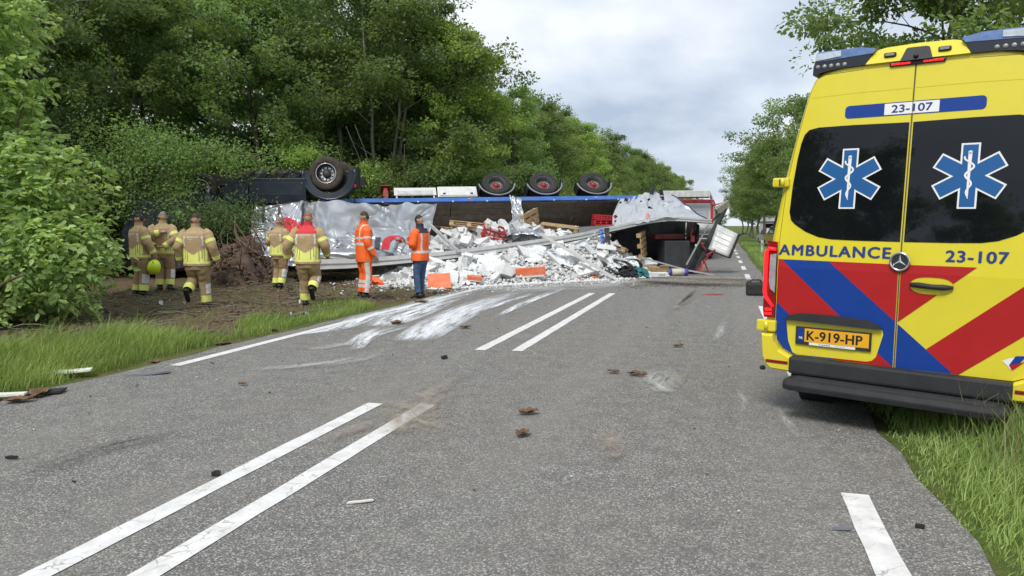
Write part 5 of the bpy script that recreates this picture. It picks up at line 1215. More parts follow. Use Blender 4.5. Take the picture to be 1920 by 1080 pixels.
def chunk_mesh(seed, d):
    r = random.Random(seed); bm = bmesh.new(); bmesh.ops.create_cube(bm, size=1)
    for v in bm.verts: v.co = Vector((v.co.x * d[0], v.co.y * d[1], v.co.z * d[2]))
    for k in range(r.choice([0, 1, 1, 2])):
        nrm = Vector((r.choice((-1, 1)) * r.uniform(.5, 1), r.choice((-1, 1)) * r.uniform(.3, 1), r.choice((-1, 1)) * r.uniform(.2, 1))).normalized()
        sup = sum(abs(n_) * s_ / 2 for n_, s_ in zip(nrm, d))
        bmesh.ops.bisect_plane(bm, geom=bm.verts[:] + bm.edges[:] + bm.faces[:], plane_co=nrm * sup * r.uniform(.35, .75), plane_no=nrm, clear_outer=True)
        ed = [e for e in bm.edges if e.is_boundary]
        if ed: bmesh.ops.edgeloop_fill(bm, edges=ed)
    bmesh.ops.bevel(bm, geom=bm.edges[:], offset=.006, segments=1, affect='EDGES')
    for v in bm.verts: v.co += Vector((r.uniform(-1, 1), r.uniform(-1, 1), r.uniform(-1, 1))) * .006
    me = bpy.data.meshes.new('aerated_concrete_block'); bm.to_mesh(me); bm.free(); me.materials.append(aac); return me
CH = [chunk_mesh(i, d) for i, d in enumerate([(.6, .25, .2), (.6, .25, .15), (.6, .25, .1), (.42, .25, .2), (.36, .25, .15), (.3, .25, .2), (.5, .4, .1), (.6, .3, .24), (.28, .22, .1), (.45, .25, .12)])]
cnt = 0
while cnt < 292:
    x = rng.uniform(-3.6, 4.4); f = float(np.interp(x, FX, FY)); y = f + .25 + 3.6 * rng.uniform(0, 1) ** .75
    z = float(heap(x, y))
    if z < .02 and rng.uniform() < .6: continue
    ry_ = float(np.interp(x, [-5.3, -3.71, -1.48, 1.58, 3.1, 4.77], [19.4, 19.8, 20.6, 22., 22.7, 23.3])); rz_ = float(np.interp(x, [-5.3, -3.71, -1.48, 1.58, 3.1, 4.77], [.5, .57, .77, 1.17, 1.47, 1.77]))
    if (ry_ - 1.0 < y < ry_ and z + .2 > rz_) or abs(y - ry_) < .18: continue
    if x > 3.2 and rng.uniform() < .5: continue
    o = bpy.data.objects.new('concrete_block', CH[rng.integers(0, len(CH))]); C.objects.link(o)
    tl_ = rng.normal(0, .5, 2); o.location = (x, y, max(.07, z + rng.uniform(-.03, .05))); o.rotation_euler = (.35 + tl_[0], tl_[1], rng.uniform(0, 6.28)); s_ = rng.uniform(.6, 1.15); o.scale = (s_,) * 3
    tag(o, 'white aerated concrete block lying tumbled in the spilled load', 'block', 'aerated concrete blocks of the spilled load'); cnt += 1
n = 7500; x = rng.uniform(-4.0, 4.8, n); f = np.interp(x, FX, FY); y = f - .35 + 3.4 * rng.uniform(0, 1, n) ** 1.5; z = heap(x, y)
k = (rng.uniform(0, 1, n) < np.clip((4.9 - x) / 2.2, .15, 1)); x, y, z = x[k], y[k], z[k]
lumps('concrete_rubble', x, y, rng.uniform(.010, .065, len(x)), aac, 62, .75, 'broken white concrete crumbs at the foot of the spilled load', zarr=np.maximum(z, .0) + .02, xy=True, cat='rubble')
n = 900; x = rng.uniform(-4.4, 3.5, n); f = np.interp(x, FX, FY); y = f - np.abs(rng.normal(0, .8, n)); s_, t_ = x * CT - y * ST, x * ST + y * CT
lumps('scattered_crumbs', x, y, rng.uniform(.006, .035, n), aac, 63, .6, 'stray white crumbs around the heap', zarr=np.where(s_ < RL, gh(s_, t_), 0) + .01, xy=True, cat='rubble')
for i in range(26):
    s0, t0 = rng.uniform(-10.5, -6.4), rng.uniform(11, 18); x, y, _ = RC(s0, t0)
    o = bpy.data.objects.new('concrete_fragment', CH[8]); C.objects.link(o); o.location = (x, y, float(gh(s0, t0)) + .03); o.rotation_euler = tuple(rng.uniform(0, 6, 3)); o.scale = (rng.uniform(.12, .36),) * 3
    tag(o, 'small white concrete fragment thrown onto the brown soil', 'fragment', 'concrete fragments on the soil')
# film and plastic sheets caught between the blocks
for i, (x, y, z, w_, h_) in enumerate([(-2.55, 21.2, 1.0, .7, .4), (-1.7, 21.9, 1.2, .7, .35), (-.6, 20.1, .5, .7, .4), (.65, 21.2, .72, .7, .4), (1.35, 21.2, .6, .7, .4), (2.2, 22.2, .85, .7, .5), (2.9, 21.9, .5, .6, .4), (3.5, 22.4, .4, .6, .35), (-1.15, 18.9, .2, .5, .25), (-3.0, 20.6, .7, .6, .4)]):
    fn = sheetfn([[(x - w_ / 2, y + .5, z + h_ / 2), (x, y + .5, z + h_ * .7), (x + w_ / 2, y + .5, z + h_ / 2)], [(x - w_ / 2, y - .2, z - h_ / 2), (x, y - .3, z - h_ * .4), (x + w_ / 2, y - .2, z - h_ / 2)]], .12, 10 + i * 1.7, 4, 4)
    o = MB().grid(fn, 22, 16).build('film_sheet', foil); tag(o, ['crumpled clear film beside the orange-vested worker', 'white film draped over blocks under the tilted pallet', 'film sheet low on the heap behind the orange slab', 'film sheet under the pale loose bar', 'crumpled film at the middle of the heap', 'white film peak beneath the roof rail', 'film sheet beside the black straps', 'loose film near the tilted pallet', 'film scrap at the front foot of the heap', 'film hanging below the silver cover'][i], 'plastic film')
# loose bars
for nm, a, b_, wd, ht, mt, lab in (('loose_bar', (.80, 21.0, 1.32), (2.90, 20.75, .07), .10, .08, alu_w, 'pale aluminium bar slanting down across the white heap to the road'),
                                   ('loose_bar', (-2.32, 21.0, 1.58), (-1.46, 20.55, .80), .10, .07, alu, 'grey bar leaning on the roof rail behind the orange vest'),
                                   ('loose_bar', (-1.6, 21.7, 1.02), (.2, 22.3, 1.22), .04, .04, alu_w, 'thin pale lath lying below the red crate')):
    mb = MB(); mb.bar(a, b_, wd, ht, bev=.006); d = (Vector(b_) - Vector(a)).normalized()
    o = mb.build(nm, mt); tag(o, lab, 'bar')
    if wd > .05: mb = MB(); mb.bar(Vector(a) + Vector((0, -wd * .3, ht * .55)), Vector(b_) + Vector((0, -wd * .3, ht * .55)), .02, .012); mb.build('bar_groove', alu, o)
o = quad_panel('grey_board', [(1.3, 23.4, 1.42), (3.2, 23.2, 1.55), (3.2, 22.9, 1.32), (1.3, 23.1, 1.22)], .04, M('board_grey', (.12, .125, .13), .7, var=.2), False); tag(o, 'dark grey board lying along the heap top behind the roof rail', 'board')
# pallets
def pallet():
    e = empty('pallet')
    for i in range(5): MB().box(((i - 2) * .17, 0, .133), (.13 if i % 2 == 0 else .1, 1.2, .022), bev=.003).build('top_board', wood_m, e)
    for j in (-1, 0, 1): MB().box((0, j * .53, .111), (.8, .13, .022), bev=.003).build('cross_board', wood_m, e)
    for i in (-1, 0, 1):
        MB().box((i * .33, 0, .011), (.12, 1.2, .022), bev=.003).build('bottom_board', wood_m, e)
        for j in (-1, 0, 1): MB().box((i * .33, j * .53, .061), (.12, .13, .078), bev=.004).build('pallet_block', wood_m, e)
    return e
p0_ = pallet(); first = True
for (x, y, z, rot, lab) in [(-1.25, 22.3, 1.38, (.1, .38, 1.5), 'wooden pallet tilted on the heap left of the red crate'), (.52, 23.3, 1.6, (1.3, 1.35, .9), 'wooden pallet standing on edge beside the hanging silver cover'), (1.5, 23.5, 1.42, (.12, -.1, 1.45), 'wooden pallet lying flat before the deck planks'),
                            (4.05, 23.5, .95, (.75, 1.45, .45), 'pallet leaning steeply at the mouth of the dark trailer interior'), (2.95, 22.9, .88, (.3, .1, 1.3), 'pallet half buried behind the black strap'), (-2.0, 22.9, 1.36, (.1, .0, 1.6), 'pallet lying low behind the leaning grey bar')]:
    o = p0_ if first else copy_tree(p0_); first = False; o.location = (x, y, z); o.rotation_euler = rot; tag(o, lab, 'pallet', 'wooden pallets of the load')
# red crates
def crate(w_=.6, d=.4, h=.28):
    e = empty('red_crate')
    MB().box((0, 0, .01), (w_, d, .02)).build('crate_floor', crate_m, e)
    for sx_, sy_, L_ in ((0, -1, w_), (0, 1, w_), (-1, 0, d), (1, 0, d)):
        mb = MB(); n = 4 if sx_ == 0 else 3
        c_ = (sx_ * w_ / 2, sy_ * d / 2)
        def bb(a, z, la, lz): mb.box((c_[0] + (a if sx_ == 0 else 0), c_[1] + (a if sy_ == 0 else 0), z), (la if sx_ == 0 else .02, la if sy_ == 0 else .02, lz))
        bb(0, .03, L_, .05); bb(0, h / 2, L_, .03); bb(0, h - .02, L_, .05)
        for k in range(n + 1): bb((k / n - .5) * (L_ - .03), h / 2, .03, h)
        mb.build('crate_side', crate_m, e)
    return e
c0_ = crate(); c0_.location = (-.62, 22.0, 1.22); c0_.rotation_euler = (.5, .25, .35); c0_.scale = (1.1, 1.1, 1.1); tag(c0_, 'red plastic crate tipped over between pallet and silver cover', 'crate', 'red plastic crates')
for i in range(3):
    c1 = copy_tree(c0_); c1.location = (3.05 + .02 * i, 24.55 - .02 * i, 1.42 + .16 * i); c1.rotation_euler = (.05, .03 * i, .12); c1.scale = (1.35, 1., .56); tag(c1, ['bottom red crate of the stack against the deck planks', 'middle red crate of the stack against the deck planks', 'top red crate of the stack against the deck planks'][i], 'crate', 'red plastic crates')
# orange slabs
def slab(name, x, y, z, d, rot, lab, split=False):
    e = empty(name, (x, y, z), 0, lab, 'slab', None, rot)
    if split:
        MB().box((0, -d[1] * .25, 0), (d[0], d[1] * .485, d[2]), bev=.01).build('slab_half', orange_m, e); MB().box((0, d[1] * .25, .0), (d[0], d[1] * .485, d[2]), (.06, 0, 0), bev=.01).build('slab_half', orange_m, e)
    else:
        MB().box((0, 0, 0), d, bev=.012).build('slab_core', orange_m, e); MB().box((0, -d[1] * .5 - .002, -d[2] * .42), (d[0] * .9, .006, d[2] * .2)).build('dusty_edge', aac, e)
slab('orange_slab', -1.78, 18.05, .18, (.56, .62, .06), (.55, -.05, .12), 'orange slab cracked in two at the left foot of the heap', True)
slab('orange_slab', .50, 19.9, .30, (.80, .12, .26), (.1, -.08, .05), 'orange slab standing on edge at the front of the white heap')
slab('orange_slab', -.95, 18.75, .22, (.36, .2, .12), (.2, .1, .3), 'small orange slab lying between the two larger ones')
slab('orange_slab', 2.35, 20.9, .08, (.2, .12, .06), (.2, .1, .6), 'orange scrap beside the foot of the pale bar')
slab('red_scrap', 1.95, 20.4, .05, (.16, .1, .05), (.1, .2, 1.), 'dark red scrap in the crumbs at the heap edge')
# orange bag on the soil
mb = MB(); mb.grid(lambda u, v: (lambda a, r, h: (h * .32 - .1 + .02 * math.sin(a * 5), r * math.cos(a), .11 + r * math.sin(a) * .9 + .03 * math.sin(a * 3 + h * 8)))(u * 6.283, .12 * (1 - v) ** .6 * (1 + .15 * math.sin(u * 19)) + .008, v), 26, 10)
e = empty('traffic_cone', (-3.45, 18.7, .03), 0, 'small orange cone knocked over on the soil between the two workers', 'cone'); e.rotation_euler = (0, .3, rad(-35)); mb.build('cone_body', M('cone_orange', (.85, .13, .03), .5, var=.1), e)
MB().box((-.13, 0, .1), (.03, .3, .3), (0, .25, 0), bev=.01).build('cone_base', M('cone_white', (.7, .7, .68), .6), e)
# dark straps, cloth, teal sheet, cardboard and rolls by the open end
def strap(pts, wd, lab, mat=black_m, nm='black_strap', cat='strap'):
    mb = MB(); L = [cat_eval(pts, k / 24) for k in range(25)]; V = []
    for i, p in enumerate(L): V += [p + np.array([-wd / 2, 0, 0]), p + np.array([wd / 2, .03 * math.sin(i), .02]), p + np.array([wd / 2, .02 + .03 * math.sin(i), .03]), p + np.array([-wd / 2, .02, .012])]
    mb.add(V, [(i * 4 + k, i * 4 + (k + 1) % 4, i * 4 + 4 + (k + 1) % 4, i * 4 + 4 + k) for i in range(24) for k in range(4)]); o = mb.build(nm, mat, fixn=True); tag(o, lab, cat); return o
strap([(2.86, 22.42, 1.46), (2.88, 22.3, 1.1), (2.86, 22.1, .82), (2.84, 22.0, .56)], .15, 'broad black strap hanging down from the roof rail')
strap([(2.70, 22.5, 1.42), (2.72, 22.4, 1.2), (2.73, 22.3, .95)], .10, 'narrow blue strap hanging beside the black one', blue_rail, 'blue_strap')
strap([(2.45, 21.6, .62), (2.7, 21.4, .35), (2.95, 21.3, .18), (3.3, 21.4, .1)], .2, 'crumpled black strap trailing over the foot of the heap')
strap([(3.0, 21.8, .5), (3.3, 21.6, .48), (3.5, 21.6, .3), (3.2, 21.5, .2), (3.45, 21.7, .12)], .12, 'curled black strap beside the dark cloth')
strap([(3.4, 22.0, .55), (3.75, 22.0, .5), (3.85, 22.0, .25), (3.6, 21.9, .2)], .09, 'looped black strap near the sill rail')
for i, (x, y, z, w_, m_, lab) in enumerate([(3.35, 21.65, .16, .7, M('dark_cloth', (.02, .022, .028), .85, var=.3), 'dark crumpled cloth at the right foot of the heap'), (3.75, 21.9, .12, .6, M('teal_sheet', (.02, .16, .17), .5, var=.3), 'teal plastic sheet lying on the road by the heap'), (3.55, 22.3, .4, .6, foil, 'pale bag among the black straps')]):
    fn = sheetfn([[(x - w_ / 2, y + .25, z + .14), (x, y + .25, z + .2), (x + w_ / 2, y + .25, z + .1)], [(x - w_ / 2, y - .1, z - .1), (x, y - .15, z - .05), (x + w_ / 2, y - .1, z - .1)]], .11, 30 + i * 3.1, 5, 5); tag(MB().grid(fn, 20, 14).build(['dark_cloth', 'teal_sheet', 'pale_bag'][i], m_), lab, ['cloth', 'plastic sheet', 'bag'][i])
e = empty('cardboard_box', (4.45, 22.75, .15), .15, 'brown crushed carton lying before the trailer mouth', 'carton'); MB().box((0, 0, 0), (.62, .3, .28), (.1, .12, 0), bev=.02).build('carton_body', M('cardboard', (.36, .24, .12), .8, var=.2, vs=6), e); MB().box((.18, -.16, .1), (.3, .02, .2), (.5, 0, 0)).build('carton_flap', M('cardboard_flap', (.4, .27, .14), .8, var=.2), e)
e = empty('paper_roll', (5.1, 22.8, .12), .1, 'white and blue paper roll lying on the road by the trailer mouth', 'roll'); MB().tube([(-.3, 0, 0), (.3, .02, 0)], .11, 16).build('roll_body', M('roll_paper', (.55, .5, .42), .7, var=.15), e)
for xx in (-.24, .27): MB().tube([(xx - .05, .002, 0), (xx + .05, .006, 0)], .114, 16).build('roll_band', M('roll_blue%d' % (xx > 0), (.05, .06, .35), .6), e)
e = empty('foam_block', (4.35, 22.05, .09), .1, 'white foam bar lying on the road in front of the carton', 'foam bar'); MB().box((0, 0, 0), (.58, .22, .15), bev=.02).build('foam_body', aac, e); MB().box((.1, -.112, 0), (.2, .006, .05)).build('foam_groove', alu, e)
# gravel and soil spilled on the right lane
n = 2600; s0 = rng.uniform(-2.6, 1.05, n); t0 = 20.9 + rng.normal(0, .75, n) + .25 * s0; lumps('spilled_gravel', s0, t0, rng.uniform(.006, .028, n), M('gravel_grey', (.17, .155, .135), .9, var=.4, vs=20), 64, .6, 'grey soil and gravel spilled over the right lane', zarr=np.full(n, .012), cat='gravel')
# small things on the asphalt and verge
bark_b = M('bark_scrap', (.15, .085, .04), .9, var=.4, vs=9, bmp=.6, bs=40); blk = M('plastic_scrap', (.02, .021, .024), .5, var=.2); wht = M('white_scrap', (.66, .64, .58), .7, var=.2, vs=7); gry = M('grey_scrap', (.2, .21, .23), .4, var=.2)
def curl(name, s0, t0, sz, mat, lab, cat, seed, curlk=.5):
    x, y, _ = RC(s0, t0); o = empty(name, (x, y, .012 if RL < s0 < RR else float(gh(s0, t0)) + .0), random.uniform(0, 6.28), lab, cat)
    r = random.Random(seed)
    for j in range(2):
        mb = MB(); q = r.uniform(0, 9); k_ = 1 if j == 0 else .55
        def fn(u, v, q=q, k_=k_, j=j):
            a = (u - .5) * 2; e_ = (v - .5) * 2 * (1 - .5 * a * a + .35 * noise.noise(Vector((u * 4, q, 0))))
            return (a * sz * .5 * k_ + j * sz * .2, e_ * sz * .28 * k_ + j * sz * .08, sz * curlk * k_ * (.22 * e_ * e_ + .25 * a * a * (.5 + noise.noise(Vector((q, 1, u * 3)))) + .16 * noise.noise(Vector((u * 3 + q, v * 3, 2)))) + .012)
        mb.grid(fn, 12, 7)
        b2 = mb.build('bark_piece' if cat == 'bark' else 'leaf_piece', mat, o)
        sm = b2.modifiers.new('thickness', 'SOLIDIFY'); sm.thickness = .004
cur = [(-1.52, 5.79, .16, 'curled brown bark scrap on the asphalt, farther of the pair'), (-1.40, 5.17, .15, 'curled brown bark scrap on the asphalt, nearer of the pair'), (-1.09, 7.68, .12, 'flat tan bark scrap beside a darker one'), (-.83, 7.61, .20, 'dark long bark scrap near the pale soil stain'), (-4.94, 10.62, .26, 'dark bark scrap on the white dust streak'), (-3.73, 10.46, .17, 'yellowish bark scrap right of the widest dust streak'),
       (-4.47, 6.09, .08, 'tiny reddish bark scrap on the left lane'), (-.54, 9.59, .14, 'thin brown bark scrap on the right lane'), (-5.83, 13.73, .28, 'tan bark scrap on the left edge line'), (-5.93, 4.95, .22, 'brown bark scrap by the black plate at the road edge'), (-5.98, 5.2, .26, 'orange-brown bark strip next to the black plate'), (-6.22, 6.9, .16, 'curled tan bark at the grass edge'), (-6.3, 8.2, .2, 'tan bark strip at the end of the grass tuft'), (-6.4, 9.4, .22, 'brown bark heaped along the road edge'), (-7.4, 6.4, .2, 'brown leaf scrap lying on the bright grass'), (-7.1, 5.9, .16, 'tan leaf scrap caught in the grass')]
for i, (a, b_, c_, lab) in enumerate(cur): curl('bark_scrap', a, b_, c_, bark_b, lab, 'bark', i + 3)
def bit(name, s0, t0, d, rz, mat, lab, cat='debris', tilt=.05):
    x, y, _ = RC(s0, t0); e = empty(name, (x, y, (0 if RL < s0 < RR else float(gh(s0, t0)) + .04) + d[2] / 2 + .006), rz - rad(16), lab, cat)
    mb = MB(); n = 7; P = [(-d[0] / 2, -d[1] / 2), (d[0] * .2, -d[1] * .55), (d[0] / 2, -d[1] * .3), (d[0] * .45, d[1] / 2), (-d[0] * .1, d[1] * .42), (-d[0] * .42, d[1] * .5)]
    mb.prism([(p[0], p[1]) for p in P], -d[2] / 2, d[2] / 2, lambda a, h, b_: (a, b_, h + tilt * a)); mb.build('scrap_body', mat, e, fixn=True)
    mb = MB(); mb.box((d[0] * .1, 0, d[2] * .5 + tilt * d[0] * .1), (d[0] * .5, d[1] * .2, d[2] * .5)); mb.build('scrap_rib', mat, e)
bit('plastic_scrap', -3.0, 3.80, (.05, .03, .025), .2, blk, 'small black plug lying against the nearer centre line'); bit('plastic_scrap', -4.53, 3.71, (.09, .02, .015), .1, blk, 'thin black splinter on the left lane')
bit('plastic_scrap', -3.11, 7.98, (.07, .06, .03), .8, blk, 'black crumb between centre line and dust streaks'); bit('plastic_scrap', .61, 3.98, (.10, .022, .015), .1, gry, 'grey splinter beside the right edge dash'); bit('plastic_scrap', 1.0, 4.12, (.045, .025, .014), -.3, blk, 'black oval cap near the right grass')
bit('broken_panel', -5.76, 6.29, (.42, .13, .02), .55, gry, 'long grey and black broken trim on the left lane edge'); bit('broken_panel', -6.06, 5.28, (.42, .2, .02), .35, blk, 'black broken plate at the left road edge'); bit('broken_panel', -6.5, 5.95, (.55, .16, .02), .4, wht, 'whitish broken board lying at the grass edge')
bit('paper_strip', -1.93, 3.64, (.15, .022, .008), .45, wht, 'small white strip on the asphalt between the lines'); bit('plastic_scrap', .43, 8.36, (.05, .05, .03), .5, blk, 'black lump beside the ambulance bumper'); bit('plastic_scrap', -.24, 17.1, (.5, .08, .02), .2, M('red_scrap_m', (.4, .08, .06), .6), 'thin red strip on the right lane before the gravel')
bit('broken_panel', -6.2, 5.0, (.5, .1, .02), .2, wht, 'pale broken strip partly under the bark at the road edge')
for i in range(70):
    s0, t0 = rng.uniform(-5.6, .9), rng.uniform(3, 16); bit('tiny_chip', s0, t0, (rng.uniform(.01, .03), rng.uniform(.008, .016), .006), rng.uniform(0, 6), [blk, bark_b, wht, blk][i % 4], ['tiny black chip on the asphalt', 'tiny brown chip on the asphalt', 'tiny white chip on the asphalt', 'tiny black chip on the asphalt'][i % 4])
    C.objects[-1] if False else None
for o in C.objects:
    if o.get('label', '').startswith('tiny '): o['group'] = o['label'].split(' ')[1] + ' chips on the asphalt'
# ============================================================ PEOPLE
skin_m = M('skin', (.48, .27, .18), .55, var=.1, vs=14)
tan_m = M('turnout_tan', (.43, .31, .165), .85, var=.14, vs=7, bmp=.5, bs=30, dirt=.2, dcol=(.13, .085, .045))
tan_d2 = M('turnout_trouser', (.34, .24, .125), .88, var=.18, vs=7, bmp=.5, bs=30, dirt=.25, dcol=(.10, .07, .04))
hivis = M('hivis_yellow', (.76, .80, .20), .6, var=.08, vs=9)
retro = M('retro_silver', (.62, .63, .60), .45, var=.1, vs=9)
shred = M('shoulder_red', (.62, .035, .05), .75, var=.1)
org = M('hivis_orange', (.95, .14, .02), .7, var=.1, vs=7, bmp=.4, bs=25)
jean = M('denim', (.05, .09, .18), .9, var=.25, vs=7, bmp=.4, bs=50)
shirt = M('dark_shirt', (.03, .03, .045), .85, var=.2)
boot_m = M('boot_black', (.016, .016, .017), .5, var=.2, vs=9)
hair_br = M('hair_brown', (.055, .035, .022), .7, var=.3, vs=30, bmp=.8, bs=120); hair_dk = M('hair_dark', (.018, .014, .012), .6, var=.3, vs=30, bmp=.8, bs=120)
hair_gr = M('hair_grey', (.21, .20, .19), .7, var=.3, vs=30, bmp=.8, bs=120); hair_bl = M('hair_sandy', (.26, .15, .085), .7, var=.3, vs=30, bmp=.8, bs=120)
eye_m = M('eye_dark', (.02, .015, .012), .2, var=0); lips = M('lips', (.36, .15, .11), .6, var=0)
TOR = [(.76, .205, .15), (.84, .21, .155), (.95, .205, .15), (1.08, .20, .145), (1.2, .21, .15), (1.32, .225, .15), (1.40, .222, .14), (1.455, .19, .118), (1.495, .13, .095), (1.525, .082, .08), (1.56, .078, .08), (1.60, .08, .082)]
PEL = [(.74, .165, .135), (.80, .185, .145), (.88, .185, .145), (.98, .18, .138), (1.04, .178, .135)]
def ell(tab, z, i): return float(np.interp(z, [q[0] for q in tab], [q[i] for q in tab]))
def head_grid(mb, yaw, tilt, c, mi=0):
    Rm = Euler((tilt, 0, yaw)).to_matrix(); c = Vector(c)
    def f(u, v):
        a = u * 2 * math.pi; ph = math.pi * v; z = math.cos(ph); r = math.sin(ph)
        x = r * math.sin(a); y = r * math.cos(a)
        wz = 1 if z > -.1 else 1 - .32 * ((-.1 - z) / .9)              # jaw narrows
        p = Vector((x * .074 * wz, y * .094 * (1 if z > -.2 else 1 - .12 * (-.2 - z)), z * .118))
        if y > .6 and abs(x) < .3: p.y += .020 * math.exp(-((x / .13) ** 2)) * math.exp(-((z + .12) / .16) ** 2) + .008 * math.exp(-((z + .78) / .16) ** 2) - .006 * math.exp(-((z - .12) / .1) ** 2)
        if abs(x) > .8 and abs(z) < .28 and -.35 < y < .15: p.x += math.copysign(.018, x) * (1 - abs(z) / .28)
        return c + Rm @ p
    mb.grid(f, 36, 26, mi)
def person(label, X, Y, yaw, sc_, pose, style, hair, headyaw=0., headtilt=0., group=None, zoff=0., glasses=False, nm='person', text=None):
    s0, t0 = TR(X, Y); gz = float(gh(s0, t0)) if s0 < RL else 0.
    o = empty(nm, (X, Y, gz + zoff), yaw, label, 'person', group); o.scale = (sc_,) * 3
    J = dict(kneeL=(-.10, .03, .50), ankleL=(-.115, -.02, .09), toeL=(-.14, .17, .03), kneeR=(.10, .03, .50), ankleR=(.115, -.02, .09), toeR=(.14, .17, .03),
             elbowL=(-.29, -.03, 1.17), wristL=(-.32, .08, .93), elbowR=(.29, -.03, 1.17), wristR=(.32, .08, .93), lean=(0, 0))
    J.update(pose); ln = J['lean']
    def bend(z): k = max(0, z - .95); return np.array([ln[0] * k, ln[1] * k])
    sh = {}; 
    for S_, sg in (('L', -1), ('R', 1)): b_ = bend(1.42); sh[S_] = np.array([sg * .195 + b_[0], b_[1] - .01, 1.415])
    # body: one continuous skinned surface with head, hands and fingers
    V = []; E_ = []; R_ = []
    def node(p, r, par=None):
        V.append(tuple(p)); R_.append(r if isinstance(r, tuple) else (r, r)); i = len(V) - 1
        if par is not None: E_.append((par, i))
        return i
    pel = node((0, 0, .95), (.14, .11)); b1 = bend(1.2); b2 = bend(1.4); b3 = bend(1.56); b4 = bend(1.66)
    ch = node((b1[0], b1[1], 1.2), (.15, .11), pel); nk0 = node((b2[0], b2[1], 1.42), (.12, .08), ch); nk = node((b3[0], b3[1], 1.53), .055, nk0); node((b4[0], b4[1] + .01, 1.63), .06, nk)
    for S_, sg in (('L', -1), ('R', 1)):
        hip = node((sg * .095, 0, .90), .085, pel); kn = node(J['knee' + S_], .058, hip); an = node(np.array(J['ankle' + S_]) * .8 + np.array(J['knee' + S_]) * .2, .04, kn)
        s_ = node(sh[S_], .055, nk0); el = node(J['elbow' + S_], .043, s_); wr = np.array(J['wrist' + S_], float); wi = node(wr, .028, el)
        d = wr - np.array(J['elbow' + S_], float); d /= np.linalg.norm(d)
        d = np.array(J.get('hand' + S_, d), float); d /= np.linalg.norm(d)
        side = np.cross(d, (0, 0, 1.)) if abs(d[2]) < .8 else np.array([0, 1., 0]) - d * d[1]; side /= np.linalg.norm(side); nrm = np.cross(side, d)
        pa = node(wr + d * .06, (.034, .02), wi)
        for k, (o_, L_) in enumerate(((-.03, .075), (-.010, .085), (.010, .08), (.028, .062))):
            a = wr + d * .085 + side * o_; f1 = node(a, .011, pa); f2 = node(a + d * L_ * .5 + nrm * .012, .010, f1); node(a + d * L_ * .85 + nrm * .035, .008, f2)
        t1 = node(wr + d * .035 - side * .036, .012, wi); node(wr + d * .08 - side * .06 + nrm * .015, .010, t1)
    me = bpy.data.meshes.new('body'); me.from_pydata(V, E_, []); bo = bpy.data.objects.new('body', me); C.objects.link(bo)
    sk = bo.modifiers.new('skin', 'SKIN'); sk.use_smooth_shade = True; sk.branch_smoothing = .4
    for i, r in enumerate(R_): me.skin_vertices[0].data[i].radius = r
    me.skin_vertices[0].data[0].use_root = True
    ss = bo.modifiers.new('sub', 'SUBSURF'); ss.levels = 1; ss.render_levels = 1
    dg = bpy.context.evaluated_depsgraph_get(); m2 = bpy.data.meshes.new_from_object(bo.evaluated_get(dg)); bpy.data.objects.remove(bo)
    hc = (b4[0], b4[1] + .02, 1.672); mb = MB(); mb.add([v.co[:] for v in m2.vertices], [tuple(p.vertices) for p in m2.polygons], 0, True); head_grid(mb, headyaw, headtilt, hc)
    bd_ = mb.build('body', skin_m, o)
    Rh = Euler((headtilt, 0, headyaw)).to_matrix(); H_ = lambda p: Vector(hc) + Rh @ Vector(p)
    for sg in (-1, 1): MB().lathe([(.001, .006), (.009, .003), (.011, -.004)], 8, 'y', tuple(H_((sg * .03, .083, .008)))).build('eye', eye_m, bd_)
    MB().box(H_((0, .089, -.062)), (.045, .012, .012), Rh, bev=.004).build('mouth', lips, bd_)
    if hair:
        hm, low = hair; mb = MB()
        def hf(u, v):
            a = (u - .5) * 2 * math.pi; back = .5 - .5 * math.cos(a + math.pi)          # 1 at the back of the head
            zmin = -.55 * back + .4 * (1 - back) if low == 0 else -.85 * back + .3 * (1 - back)
            z = 1 - (1 - zmin) * v; r = math.sqrt(max(0., 1 - z * z)); n_ = 1 + .05 * noise.noise(Vector((u * 9, v * 6, 2)))
            return H_((math.sin(a) * r * .0775 * n_, math.cos(a) * r * .098 * n_ - .003, z * .122 * n_ + .002))
        mb.grid(hf, 30, 12); mb.build('hair', hm, o)
    if glasses:
        mb = MB()
        for sg in (-1, 1): mb.tube([H_((sg * .032 + .024 * math.cos(k * .7), .098, .006 + .018 * math.sin(k * .7))) for k in range(10)], .004, 5); mb.tube([H_((sg * .056, .09, .01)), H_((sg * .078, .0, .012))], .004, 5)
        mb.build('glasses', boot_m, o)
    # jacket: torso and sleeves
    jm, tm, torf, slf, legf, bulk = style['jm'], style['tm'], style['tor'], style['slv'], style['leg'], style.get('bulk', 1.)
    mb = MB(); nu, nv = 72, 60; z0, z1 = style.get('hem', .815), 1.60
    def tf(u, v, off=0.):
        z = z0 + (z1 - z0) * v; a = u * 2 * math.pi; A_, B_ = ell(TOR, z, 1) * bulk, ell(TOR, z, 2) * bulk
        if z > 1.44: A_, B_ = ell(TOR, z, 1), ell(TOR, z, 2)
        wr_ = 1 + .055 * noise.noise(Vector((math.sin(a) * 2.4, math.cos(a) * 2.4, z * 5 + X))) + .018 * noise.noise(Vector((math.sin(a) * 6, math.cos(a) * 6, z * 13 + Y)))
        cx = math.copysign(abs(math.sin(a)) ** .85, math.sin(a)); cy = math.copysign(abs(math.cos(a)) ** .85, math.cos(a)); b_ = bend(z)
        return (b_[0] + cx * (A_ * wr_ + off), b_[1] + cy * (B_ * wr_ + off), z)
    def tm_(u, v):
        z = z0 + (z1 - z0) * v; a = u * 2 * math.pi; return torf(math.sin(a) * ell(TOR, z, 1), z, math.cos(a))
    mb.grid(tf, nu, nv, mfn=tm_)
